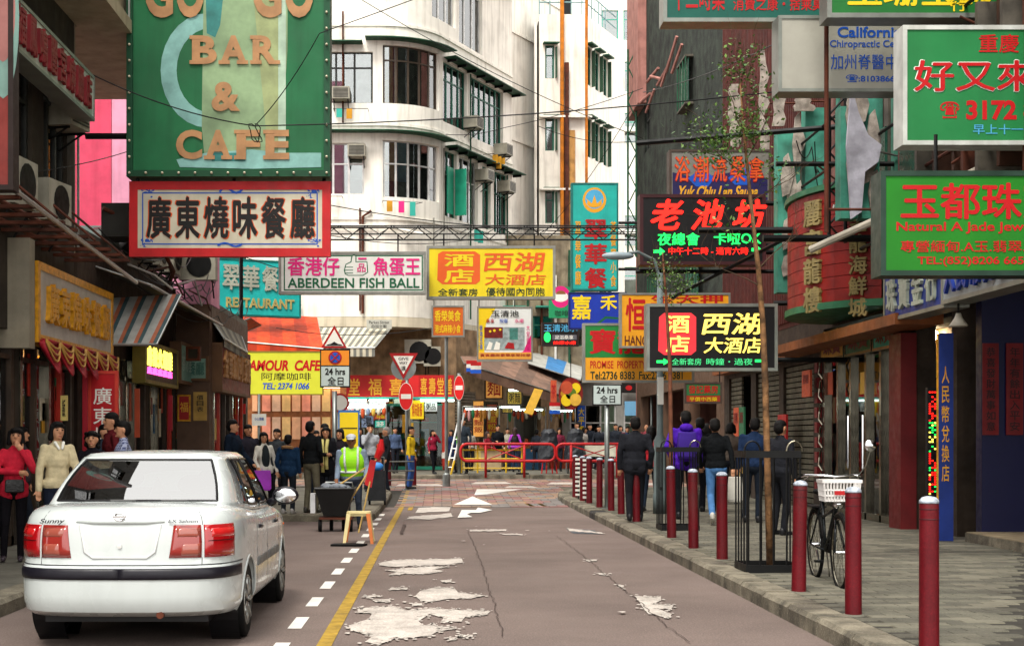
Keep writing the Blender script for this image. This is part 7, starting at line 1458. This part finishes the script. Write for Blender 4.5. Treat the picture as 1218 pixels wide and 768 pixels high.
for sx, sy, m in ((-1, -1, cr_), (1, -1, so_), (-1, 1, so_), (1, 1, cr_)):
    a = (sx * .2, sy * .2); b = (sx * .14, sy * .14); MB().hexa([(a[0] - .022, a[1] - .022, 0), (a[0] + .022, a[1] - .022, 0), (a[0] + .022, a[1] + .022, 0), (a[0] - .022, a[1] + .022, 0), (b[0] - .03, b[1] - .03, .43), (b[0] + .03, b[1] - .03, .43), (b[0] + .03, b[1] + .03, .43), (b[0] - .03, b[1] + .03, .43)]).build('leg', m, st)
o = MB().slab([(-.24, -.1), (.2, -.16), (.27, .05), (.05, .2), (-.2, .12)], .005, .03).build('black_tray', rubber, None); o.location = (X(414, 20), 20.0, 0); tag(o, 'flat black tray lying on the road by the stool', 'tray')
tr = thing('shopping_trolley', 'black fabric shopping trolley with blue bag on the left kerb corner', 'trolley', (X(449, 29.5), 29.5, KH)); MB().hexa([(-.2, -.14, .1), (.18, -.14, .1), (.18, .14, .1), (-.2, .14, .1), (-.17, -.12, .72), (.16, -.12, .72), (.16, .12, .72), (-.17, .12, .72)]).build('bag', c_('trolley_black', '16181c', rough=.7, bump=.5), tr)
MB().tube([(-.15, .15, .05), (-.15, .17, 1.0), (.13, .17, 1.0), (.13, .15, .05)], .012, 6).build('frame', alu, tr); MB().ell((0, 0, .8), (.13, .1, .09)).build('blue_bag', T_('bag_blue', '3a80c8'), tr, smooth=True)
for x in (-.17, .15): MB().lathe([(.02, x - .02), (.07, x - .02), (.07, x + .02), (.02, x + .02)], (0, .12, .07), 14, 'x').build('wheel', rubber, tr)
# ---- bicycle
def bicycle():
    t = thing('bicycle', 'black city bicycle with white basket and round mirror parked by the bollards', 'bicycle', (X(984, 13.6), 13.6, KH), R(-3)); WB = .53; r_ = .33
    def wheel(y, name):
        w_ = MB(); w_.tube([(0, y + r_ * math.cos(a), r_ + r_ * math.sin(a)) for a in [2 * math.pi * k / 36 for k in range(37)]], .018, 8, caps=False); o = w_.build(name, rubber, t, smooth=True)
        MB().tube([(0, y + .305 * math.cos(a), r_ + .305 * math.sin(a)) for a in [2 * math.pi * k / 36 for k in range(37)]], .010, 6, caps=False).build('rim', chromep, o)
        for k in range(18): a = 2 * math.pi * k / 18; MB().tube([(.02 * (-1) ** k, y, r_), (0, y + .3 * math.cos(a), r_ + .3 * math.sin(a))], .0018, 4).build('spoke', chromep, o)
        MB().lathe([(.02, -.04), (.02, .04)], (0, y, r_), 10, 'x').build('hub', chrome, o)
        MB().tube([(0, y + .355 * math.cos(a), r_ + .355 * math.sin(a)) for a in [R(20 + k * 12) for k in range(13)]], .02, 6).build('mudguard', black, t)
    wheel(-WB, 'wheel'); wheel(WB, 'wheel')
    fr = MB(); bb = (0, .08, .30); sea = (0, .22, .80); hd1, hd2 = (0, -.34, .72), (0, -.31, .86)
    for p, q, rr in ((bb, sea, .016), (bb, hd1, .018), (sea, hd2, .015), ((0, .18, .62), hd1, .015), (bb, (.05, WB, r_), .011), (bb, (-.05, WB, r_), .011), (sea, (.05, WB, r_), .009), (sea, (-.05, WB, r_), .009), (hd2, (0, -.36, .66), .02), ((0, -.36, .68), (.05, -WB, r_), .012), ((0, -.36, .68), (-.05, -WB, r_), .012)): fr.tube([p, q], rr, 8)
    fr.build('frame', c_('bike_black', '14181a', rough=.25, metal=.3, var=.05), t, smooth=True)
    MB().tube([(0, -.31, .84), (0, -.3, 1.0), (.0, -.31, 1.02)], .013, 8).tube([(-.29, -.12, 1.0), (-.25, -.22, 1.03), (-.1, -.32, 1.03), (0, -.33, 1.02), (.1, -.32, 1.03), (.25, -.22, 1.03), (.29, -.12, 1.0)], .012, 8).build('handlebar', chrome, t, smooth=True)
    for s in (-1, 1): MB().tube([(s * .25, -.2, 1.03), (s * .3, -.09, .99)], .018, 8).build('grip', rubber, t); MB().tube([(s * .22, -.26, 1.03), (s * .26, -.18, .98)], .006, 6).build('brake_lever', chrome, t)
    MB().ell((0, .24, .86), (.085, .13, .035), 14, 8).build('saddle', rubber, t, smooth=True); MB().tube([(0, .22, .8), (0, .23, .85)], .012).build('seat_post', chrome, t)
    W2, mbk = c_('basket_white', 'd8d4d0', rough=.45, var=.08), None
    bx0, bx1, by0, by1, bz0, bz1 = -.17, .17, -.62, -.37, .80, 1.0; b0 = MB().box((bx0 + .02, by0 + .02, bz0), (bx1 - .02, by1 - .02, bz0 + .012)).build('basket', W2, t)
    MB().box((bx0 - .01, by0 - .01, bz1 - .03), (bx1 + .01, by0, bz1)).box((bx0 - .01, by1, bz1 - .03), (bx1 + .01, by1 + .01, bz1)).box((bx0 - .01, by0 + .001, bz1 - .03), (bx0, by1 - .001, bz1)).box((bx1, by0 + .001, bz1 - .03), (bx1 + .01, by1 - .001, bz1)).build('basket_rim', W2, b0)
    for k in range(12):
        u = k / 11; x = bx0 + u * (bx1 - bx0); MB().tube([(x, by0, bz1), (x * .88, by0 + .02, bz0)], .006, 4).build('basket_bar', W2, b0); MB().tube([(x, by1, bz1), (x * .88, by1 - .02, bz0)], .006, 4).build('basket_bar', W2, b0)
        if k < 9:
            y = by0 + k / 8 * (by1 - by0)
            for s in (bx0, bx1): MB().tube([(s, y, bz1), (s * .88, y, bz0)], .006, 4).build('basket_bar', W2, b0)
    for z in (.85, .9): MB().tube([(bx0 * .95, by0 + .01, z), (bx1 * .95, by0 + .01, z), (bx1 * .95, by1 - .01, z), (bx0 * .95, by1 - .01, z), (bx0 * .95, by0 + .01, z)], .005, 4).build('basket_ring', W2, b0)
    MB().box((-.07, by0 - .004, .86), (.07, by0 - .001, .9)).build('basket_label', redp, b0)
    MB().tube([(.24, -.22, 1.03), (.3, -.25, 1.12), (.33, -.3, 1.26)], .006, 6).build('mirror_stem', chrome, t); MB().lathe([(.001, -.012), (.05, -.01), (.055, .0), (.04, .02), (.001, .03)], (.33, -.3, 1.31), 16, 'y').build('mirror', chrome, t, smooth=True)
    MB().lathe([(.02, .055), (.085, .055), (.085, .06), (.02, .06)], (0, .08, .30), 20, 'x').build('chainring', chromep, t); MB().box((.05, .05, .27), (.075, WB + .04, .40)).build('chain_case', black, t)
    for s, a in ((1, .6), (-1, .6 + math.pi)): e = (s * .09, .08 + .16 * math.cos(a), .30 + .16 * math.sin(a)); MB().tube([(s * .08, .08, .30), e], .009, 6).build('crank', chrome, t); MB().box((e[0] - .04, e[1] - .03, e[2] - .01), (e[0] + .04, e[1] + .03, e[2] + .01)).build('pedal', rubber, t)
    MB().tube([(-.12, .45, .0), (-.1, WB, r_)], .008, 6).tube([(.12, .45, .0), (.1, WB, r_)], .008, 6).tube([(-.12, .45, .005), (.12, .45, .005)], .008, 6).build('kick_stand', chromep, t)
    MB().box((-.07, .35, .70), (.07, .75, .715)).tube([(.06, .7, .7), (.05, WB, r_)], .006, 5).tube([(-.06, .7, .7), (-.05, WB, r_)], .006, 5).build('rear_rack', black, t); MB().ell((0, -.46, .77), (.045, .04, .045), 12, 8).build('head_lamp', chrome, t, smooth=True)
bicycle()
# ---- hanging strips and coloured panels of the shops
k = 0
for (px0, y0, px1, y1, d, m, txt, tm, lb) in ((83, 452, 96, 512, 22.3, T_('strip_green', '0e6a3c'), '燒鵝飯', inkdgreen, 'green vertical strip inside the roast meat shop'), (60, 440, 70, 520, 20.6, T_('strip_ochre', '9a6a28'), '叉燒', ink, 'ochre strip by the first door of the roast meat shop'), (98, 440, 104, 540, 21.0, T_('strip_crimson', 'a01828'), '', ink, 'thin crimson strip left of the vertical red banner'), (72, 470, 80, 500, 19.9, POST[2], '飯', ink, 'small cream notice beside the ochre strip'),
    (12, 470, 20, 520, 18.9, POST[8], '特價', redp, 'amber notice at the dim shop by the left edge'), (24, 480, 33, 505, 19.2, POST[4], '招', ink, 'cream notice at the dim shop by the left edge'), (200, 470, 205, 512, 27, T_('strip_crimson', 'a01828'), '', ink, 'thin crimson strip below the glowing characters'), (236, 477, 243, 500, 32.2, POST[0], '茶', ink, 'golden strip below the red brown fascia'), (283, 480, 292, 492, 34.5, T_('red_tag', 'd01c1c'), '', ink, 'small square red tag near the corner shop'), (246, 486, 252, 520, 33, inkteal, '', ink, 'thin teal strip below the red brown fascia'), (160, 462, 166, 520, 24.4, POST[5], '', ink, 'thin orange strip right of the vertical red banner'), (258, 480, 263, 515, 33.8, POST[1], '', ink, 'thin red strip near the corner shop')):
    psign('hanging_strip', lb, d, (px0, y0, px1, y1), m, None, th=.04, texts=[(txt, (px0 + 2, y0 + 4, px1 - 2, y1 - 4), tm, dict(vert=len(txt) > 1, bold=.03))] if txt else [], cat='banner', group='small strips and notices of the left shops')
for y0, y1, z0, z1, m in ((26.5, 25.8, .5, 2.9, mirror_t), (25.6, 25.0, .9, 2.8, mirror_t), (24.8, 24.1, .4, 1.6, POST[0]), (23.1, 22.4, .4, 2.8, mirror_t), (22.45, 22.2, .4, 2.9, POST[4]), (25.5, 25.1, .4, .8, POST[5])):
    MB().box((7.32, y1, z0), (7.36, y0, z1)).build('display_panel', m, js, world=True)
for k in range(9): MB().box((7.1, 26.75 + .02, .5 + k * .28), (7.19, 26.95, .7 + k * .28)).build('red_tile', POST[6], js, world=True)

# ================================================================== THE PEOPLE
plaid = bpy.data.materials.new('blue_check'); plaid.use_nodes = True; N_, L_ = plaid.node_tree.nodes, plaid.node_tree.links
tc = N_.new('ShaderNodeTexCoord'); cols = []
for ax in ('X', 'Z'):
    wv = N_.new('ShaderNodeTexWave'); wv.bands_direction = ax; wv.inputs['Scale'].default_value = 9; L_.new(tc.outputs['Object'], wv.inputs['Vector']); rm = N_.new('ShaderNodeMapRange'); rm.inputs[1].default_value = .6; rm.inputs[2].default_value = .75; L_.new(wv.outputs['Fac'], rm.inputs[0]); cols.append(rm)
mx1 = N_.new('ShaderNodeMix'); mx1.data_type = 'RGBA'; mx1.inputs[6].default_value = (.02, .03, .1, 1); mx1.inputs[7].default_value = (.35, .38, .5, 1); L_.new(cols[0].outputs[0], mx1.inputs[0])
mx2 = N_.new('ShaderNodeMix'); mx2.data_type = 'RGBA'; mx2.inputs[7].default_value = (.25, .28, .42, 1); L_.new(cols[1].outputs[0], mx2.inputs[0]); L_.new(mx1.outputs[2], mx2.inputs[6]); L_.new(mx2.outputs[2], N_['Principled BSDF'].inputs['Base Color']); N_['Principled BSDF'].inputs['Roughness'].default_value = .9
p = person('woman in red sweater holding a phone to her cheek at the left edge', 14, 15.9, 509, 15, 'c8283c', '141216', 'bob', armL='cheek', armR='cross', female=True, coat=.80, foot=None, shoe='3a3038', base=None)
handbag('shoulder_bag', 'small black quilted bag at the hip of the woman in red', 'bag', p, (.04, -.19, .98), (.24, .07, .17), c_('bag_leather', '121010', rough=.35, bump=.5), [(.13, -.17, 1.05), (.17, -.1, 1.25), (.15, .0, 1.46)])
p = person('woman in cream jacket with white collar and glasses looking right', 68, 15.6, 502, 35, 'cfc09a', '1c2230', 'bob', armR='down', armL='hold', female=True, bulk=1.08)
MB().cap((-.05, -.06, 1.47), (-.02, -.11, 1.40), .022, .016).cap((.05, -.06, 1.47), (.02, -.11, 1.40), .022, .016).build('collar', inkwhite, p, smooth=True)
person('smiling woman with curly black hair and black jacket behind the car', 111, 17.2, 513, 5, '1a161c', '1a1a20', 'curly', armR='cross', female=True)
p = person('man in blue checked shirt and glasses reading a paper, facing left', 148, 17.6, 501, -70, plaid, '20242c', 'short', armR='read', armL='read')
MB().box((-.14, -.46, 1.16), (.14, -.45, 1.38)).build('paper', c_('paper_grey', 'b0b4b8'), p)
for q in (p,):
    for s in (-1, 1): MB().tube([(s * .032 + .024 * math.cos(a), -.105, 1.625 + .018 * math.sin(a)) for a in [2 * math.pi * k / 10 for k in range(11)]], .003, 4, caps=False).build('glasses', ink, q)
person('man in dark red jacket half hidden behind the checked shirt man', 135, 18.9, 491, -60, '5c1c20', '20242c', 'short')
person('stout man in dark navy jacket facing right behind the car', 277, 24.5, 499, 80, '16202e', '1a1c22', 'short', armL='fore', bulk=1.25)
p = person('woman in white jacket carrying a purple bag', 317, 26, 514, 25, 'd8d4c8', '16161a', 'long', armR='fore', armL='down', female=True, coat=.82)
MB().ell((0, -.09, 1.2), (.09, .06, .26), 12, 10).build('dark_blouse', c_('cloth_1c2428', '1c2428', rough=.8), p, smooth=True)
handbag('shopping_bag', 'bright purple plastic bag held by the woman in the white jacket', 'bag', p, (-.2, -.33, .72), (.36, .12, .42), c_('bag_purple', 'b040c8', rough=.35, bump=.5), [(-.2, -.3, .97), (-.2, -.33, .9)])
p = person('youth in navy hooded coat with fur trim seen from behind', 343, 26, 517, 165, '1c3450', '22262c', 'short', bulk=1.12, coat=.82, shoe='a8a4a0')
MB().tube([(.11 * math.cos(a), .05 + .09 * math.sin(a), 1.44 + .02 * math.sin(a)) for a in [2 * math.pi * k / 16 for k in range(17)]], .035, 8, caps=False).build('fur_trim', c_('fur_tan', 'a07850', rough=.9, bump=1), p, smooth=True)
person('tall man in black jacket and khaki trousers with his back turned', 371, 26.3, 501, 150, '181a1c', '6c6654', 'short', armL='down', armR='pocket', shoe='3c3a34')
person('man with short hair behind the khaki trousers man', 383, 28.2, 504, 10, '24262c', '20242c', 'short')
p = person('woman with glasses in black coat and long yellow scarf, arms folded', 389, 27, 508, -5, '16161a', '1a1a1e', 'long', armL='cross', armR='cross', female=True, coat=.7)
MB().tube([(-.06, -.1, 1.47), (-.05, -.15, 1.3), (-.05, -.16, 1.0), (-.05, -.15, .8)], .035, 8).tube([(.05, -.1, 1.47), (.03, -.15, 1.3), (.03, -.16, 1.0), (.03, -.15, .86)], .035, 8).build('scarf', c_('scarf_yellow', 'd8cc80', rough=.85, bump=.5), p, smooth=True)
person('woman in black cardigan half hidden behind the sweeper', 402, 29, 510, -20, '201c20', '1c1c20', 'bob', female=True)
person('short haired person between the khaki man and the yellow scarf woman', 378, 29.6, 512, 20, '3c4450', '20242c', 'short')
p = person('street sweeper in lime safety vest and white cap behind the cart', 421, 24.0, 516, 0, '7c8a9c', '3a4250', 'short', armL='push', armR='push', base=0, sk=dskin, bulk=1.22)
p.rotation_euler[0] = R(9)
lime = c_('vest_lime', '9ce81c', rough=.6, var=.1); refl = c_('reflective_band', 'd8dcd8', rough=.3)
vb = MB().ell((0, 0, 1.24), (.25, .172, .24), 18, 12).ell((0, 0, 1.04), (.235, .17, .16), 18, 10).cap((-.13, 0, 1.43), (.13, 0, 1.43), .075); v_ = skin_obj('safety_vest', vb, lime, p, .014, 2)
for z in (1.07, ): MB().tube([(.245 * math.cos(a), .178 * math.sin(a), z) for a in [2 * math.pi * k / 24 for k in range(25)]], .022, 6, caps=False).build('reflective_band', refl, p, smooth=True)
for s in (-1, 1): MB().tube([(s * .1, -.165, 1.08), (s * .12, -.17, 1.25), (s * .12, -.12, 1.42), (s * .12, .0, 1.5)], .022, 6).build('reflective_band', refl, p, smooth=True)
MB().ell((0, .0, 1.685), (.095, .108, .06), 16, 8).ell((0, -.11, 1.668), (.07, .07, .012), 12, 6).build('cap', c_('cap_white', 'c8ccd0', rough=.6), p, smooth=True)
person('young man in pale grey sweatshirt with his hand at his mouth', 440, 35, 504, 5, 'a4a8ae', '2c3038', 'short', armR='mouth', armL='pocket', base=.2)
person('older man with receding hair in dark coat, in profile', 459, 37, 508, -75, '26282c', '20242c', 'short', hairmat=greyhair, base=.12, coat=.8)
p = person('man in yellow jacket with dark collar and blue jeans', 488, 38.5, 507, 75, 'd8b828', '3a5c9c', 'short', base=.15)
MB().tube([(.08 * math.cos(a), .01 + .07 * math.sin(a), 1.45) for a in [2 * math.pi * k / 12 for k in range(13)]], .03, 6, caps=False).build('collar', ink, p)
p = person('woman in maroon quilted vest lifting her hand to her head', 516, 45.6, 511, 40, '8c2038', '141418', 'long', armL='mouth', female=True, base=.38, walk=2)
MB().cap((-.1, 0, 1.35), (-.2, .1, 1.2), .075, .06).build('grey_sleeve', c_('sleeve_grey', '8c8c94'), p, smooth=True)
p = person('woman in dark navy patterned dress carrying a white bag', 537, 45.8, 511, -40, '1c2848', '1a1a20', 'long', female=True, coat=.6, base=.38, walk=2)
handbag('carrier_bag', 'small white carrier bag held by the woman in navy', 'bag', p, (-.26, -.12, .72), (.2, .1, .24), c_('bag_white', 'd8d4c8', rough=.4), [(-.26, -.1, .86), (-.26, -.12, .84)])
person('man in dark grey jacket standing by the ladder', 551, 45.9, 497, -20, '2c343c', '1c1e24', 'short', base=.38, armR='fore')
person('woman in dark red top seated behind the barrier', 581, 48.5, 513, 60, '7c1c28', '20202a', 'long', female=True, base=.2, armL='fore', hairmat=brownhair)
person('man in black jacket standing behind the yellow barrier', 591, 49.2, 505, 10, '16181c', '16181c', 'short', base=.38, armR='hold')
p = person('woman with long hair in purple top and black vest, back turned', 614, 48.6, 508, 170, 'a040b0', '2a2c3c', 'long', female=True, base=.38, hairmat=brownhair)
MB().ell((0, .02, 1.22), (.16, .13, .25)).build('black_vest', ink, p, smooth=True)
for k, (px, ty, d, fc_, tp, hr, lb) in enumerate(((687, 502, 52, -80, 'd4d0cc', 'short', 'man in white shirt in profile by the covered stacks'), (701, 504, 54, 20, '1c2028', 'short', 'person in dark top just right of the man in white'), (711, 506, 52, 30, '2c3038', 'short', 'person in charcoal top behind the white table'), (722, 505, 55, -20, '3c4048', 'long', 'long haired person behind the 24 hrs sign pole'), (731, 504, 53, 0, '282c34', 'short', 'man in dark jacket looking out left of the black suit'), (768, 505, 50, 10, '8c4048', 'none', 'bald man behind the black suited man'), (697, 508, 50.5, 60, 'c8c0b8', 'bob', 'woman in pale top behind the white table'), (739, 506, 56, 10, '5a3038', 'bob', 'woman in brownish top seen past the black suit'))):
    person(lb, px, d, ty, fc_, tp, '20242c', hr, base=.38, vox=.022)
person('man in long black suit walking away beside the bollards', 755, 23.4, 496, 178, '202126', '1b1c20', 'short', coat=.78, walk=2, bulk=1.12)
person('woman in red jacket walking just right of the black suited man', 773, 26.5, 507, 160, 'a82830', '1c2430', 'long', female=True, walk=2)
p = person('man in purple hooded jacket with a backpack, back turned', 814, 24.2, 489, 182, '4a20a0', '15161a', 'short', coat=.80, bulk=1.15, armL='pocket', armR='down')
hb = MB().ell((0, .07, 1.46), (.11, .09, .07), 14, 8); hb.build('hood', c_('cloth_4a20a0', '4a20a0'), p, smooth=True)
bp = handbag('backpack', 'purple backpack on the man in the purple jacket', 'backpack', p, (0, .2, 1.18), (.28, .16, .42), c_('backpack_purple', '3c1c8c', rough=.6), None)
person('man in black jacket walking ahead of the purple jacket', 829, 26.5, 497, 175, '17181b', '1a1a20', 'short', walk=2)
person('dark haired woman between the two men in black jackets', 843, 26.8, 504, 170, '3a3034', '1a1a20', 'bob', female=True)
person('man in black jacket and blue jeans striding with one heel raised', 854, 22.6, 498, 172, '121416', '4a74a4', 'short', walk=1, shoe='c8c4bc', armR='swing', armL='fore')
p = person('man in navy jacket standing behind the near tree guard', 894, 23.2, 497, 165, '1c2c48', '1c222c', 'short', armR='pocket', bulk=1.1)
handbag('carrier_bag', 'white plastic bag by the legs of the man in navy', 'bag', p, (.26, 0, .55), (.24, .14, .42), c_('bag_white', 'd8d4c8'), [(.26, 0, .86), (.26, 0, .75)])
for k, (px, ty, d, fc_, tp, bt, hr, lb) in enumerate(((297, 505, 27.5, 30, '2c2a34', '1c1c22', 'short', 'man in dark coat just left of the white jacket woman'), (410, 506, 31.5, 160, '5c2a2c', '24242c', 'short', 'man in brownish jacket half hidden by the notice board'), (330, 510, 29.5, -20, '34383c', '1c1c22', 'short', 'person in grey half hidden between the white jacket and the navy coat'), (470, 508, 46.5, 20, '4a5a78', '22242c', 'short', 'man in blue grey shirt in front of the menu shop'), (427, 509, 44, -10, '22242c', '22242c', 'bob', 'woman in black far behind the sweeper'),
    (560, 510, 50.5, 20, 'b8b0a4', '22242c', 'short', 'person in pale top behind the ladder man'), (603, 509, 50.2, 0, 'a8a090', '2c3038', 'short', 'person in beige between the black jacket man and the purple top woman'), (638, 511, 51, 160, '2c3038', '22242c', 'short', 'person in dark clothes by the dark doorway'), (664, 509, 49.5, 10, '70283c', '22242c', 'long', 'woman in wine red between the two covered stacks'), (746, 507, 50, 0, '243a5c', '22242c', 'short', 'man in blue seen just left of the black suit'), (780, 508, 47, 0, '30343c', '22242c', 'short', 'man in grey walking behind the lamp post'), (868, 503, 30, 160, '5a5048', '22242c', 'bob', 'woman in taupe coat farther up by the shutters'), (122, 505, 20.2, 60, '2c3440', '20242c', 'short', 'person in dark blue by the vertical red banner'), (28, 508, 18.6, 100, '3c3438', '20242c', 'bob', 'woman in dark clothes behind the red sweater and cream jacket women'))):
    person(lb, px, d, ty, fc_, tp, bt, hr, base=(.38 if d > 43 else None), vox=.016 if d < 40 else .022, walk=2 if k % 2 else 0)
person('dark figure close behind the slim tree and tree guard', 928, 20.2, 500, 120, '202126', '1b1c20', 'short', bulk=1.1)

# ---- frames, boards and pipes crowding the right facade
rf = thing('facade_framework', 'tangle of brown boards, rails and pipes on the upper right facade', 'framework', (7.1, 20, 5)); rr2 = random.Random(11)
for k in range(16):
    y = 19.8 - k * .35; z0 = 4.3 + rr2.uniform(-.2, .6); MB().box((6.95 - rr2.uniform(0, .5), y, z0), (7.14, y + .09, z0 + rr2.uniform(1.6, 3.6))).build('board', rr2.choice((rust, c_('brown_board', '4a2c1c', rough=.8, var=.4), c_('grey_board', '5c564c', rough=.8, var=.4))), rf, world=True)
for k in range(12):
    y = 26 - k * .85; z = 4.4 + rr2.uniform(0, 2.6); MB().tube([(6.7 - rr2.uniform(0, .5), y, z), (7.19, y - rr2.uniform(-.4, .8), z + rr2.uniform(-.5, .5))], rr2.uniform(.015, .04), 6).build('strut', rr2.choice((black, rust, alu)), rf, world=True)
for z in (4.5, 5.3, 6.1, 7.0): MB().tube([(6.65, 15, z), (6.65, 26.2, z + rr2.uniform(-.2, .2))], .025, 6).build('rail', rr2.choice((black, rust)), rf, world=True)
for k in range(5):
    y = 23.8 - k * 1.5; MB().box((6.98, y, 4.6 + .5 * (k % 2)), (7.02, y + .8, 5.9 + .5 * (k % 2))).build('green_pane', c_('grimy_green_pane', '2c5a4a', rough=.3, var=.4), rf, world=True)
for k in range(22):
    y = 26.3 - k * .31; z0 = 4.0 + rr2.uniform(0, 1.5); MB().box((7.02, y, z0), (7.13, y + rr2.uniform(.05, .22), z0 + rr2.uniform(1.2, 3.8))).build('board', rr2.choice((rust, c_('brown_board', '4a2c1c'), c_('grey_board', '5c564c'), c_('green_board', '3c7a66', rough=.8, var=.4, streak=.4), c_('pink_board', '8a6058', rough=.8, var=.4))), rf, world=True)
rb_ = random.Random(3)
for k in range(14):
    y0 = 22 + rb_.uniform(0, 8); z = 4.3 + rb_.uniform(-.2, .6)
    cable(['sagging roof cable %s' % w for w in ('over the striped awning', 'by the exhaust duct', 'past the fan units', 'over the glowing characters', 'under the green billboard', 'by the pink wall', 'over the tin canopy')][k % 7] if k < 7 else ['thin wire %s' % w for w in ('across the crab sign front rails', 'under the chiropractic sign', 'behind the jade sign', 'above the curved sign', 'between the neon signs', 'along the rust cladding', 'beside the lattice tower')][k - 7],
          [(-5.3, y0, z), (-4.6, y0 + 2.5, z - .1), (-4.7, y0 + 5, z + .3)] if k < 7 else [(6.0 + rb_.uniform(0, .6), 19 + k * .6, 4.4 + rb_.uniform(0, 2.5)), (6.8, 22 + k * .4, 4.2 + rb_.uniform(0, 3)), (7.15, 26, 5 + rb_.uniform(0, 2))], r_=.01, sag=.25)

# ---- stalls with hanging goods at the far side of the junction
ra = random.Random(21)
for k, (px, d, lb, wd) in enumerate(((572, 50.9, 'market stall with hanging bright goods left of the dark doorway', 1.3), (626, 52.5, 'market stall crowded with colourful goods by the dark doorway', 1.4), (668, 54.5, 'small stall with hanging bags behind the black covered stacks', 1.0), (432, 48.6, 'counter with stacked food trays under the white menu boards', 1.6))):
    t = thing('market_stall', lb, 'stall', (X(px, d), d, .38)); MB().box((-wd / 2, -.3, .78), (wd / 2, .3, .83)).build('counter', c_('stall_board', 'a87c48', rough=.7), t); MB().box((-wd / 2 + .02, -.28, 0), (wd / 2 - .02, -.24, .78)).build('stall_front', ra.choice(POST), t)
    for s in (-1, 1): MB().tube([(s * wd / 2, -.25, 0), (s * wd / 2, -.25, 2.3)], .025, 6).build('post', alu, t)
    MB().tube([(-wd / 2, -.25, 2.28), (wd / 2, -.25, 2.28)], .02, 6).build('rail', alu, t); MB().tube([(-wd / 2 + .1, -.1, 2.2), (wd / 2 - .1, -.1, 2.2)], .03, 8).build('tube_lamp', tubelight, t)  # tube lamp added to brighten the dim far stalls
    for j in range(9):
        x = -wd / 2 + .08 + j * (wd - .16) / 8; h = ra.uniform(.2, .5); MB().ell((x, -.25, 2.2 - h / 2), (wd / 22, .06, h / 2), 8, 6).build('hanging_goods', ra.choice(GOODS), t, smooth=True); h = ra.uniform(.08, .3); MB().box((x - wd / 24, -.2, .831), (x + wd / 24, .15, .831 + h)).build('goods', ra.choice(GOODS), t)
for k, (y, z, lb) in enumerate(((47.0, 5.6, 'first small window box on the pebble dashed wall'), (43.0, 7.4, 'second window box higher on the pebble dashed wall'), (39.5, 5.4, 'third window box on the pebble dashed wall nearest the red cladding'), (41.0, 11.0, 'high window box on the pebble dashed wall'))):
    t = thing('window_box', lb, 'window', (6.95, y, z)); MB().box((-.0, -.7, 0), (.24, .7, .06)).build('sill', c_('grey_board', '5c564c'), t); MB().box((.0, -.7, 1.34), (.24, .7, 1.4)).build('head', c_('grey_board', '5c564c'), t)
    for j in range(4): MB().tube([(.02, -.68 + j * .453, .06), (.02, -.68 + j * .453, 1.34)], .025, 5).build('bar', dkgreen, t); 
    for j in range(3): MB().box((.1, -.64 + j * .453, .07), (.12, -.26 + j * .453, 1.33)).build('pane', c_('grimy_green_pane', '2c5a4a'), t)
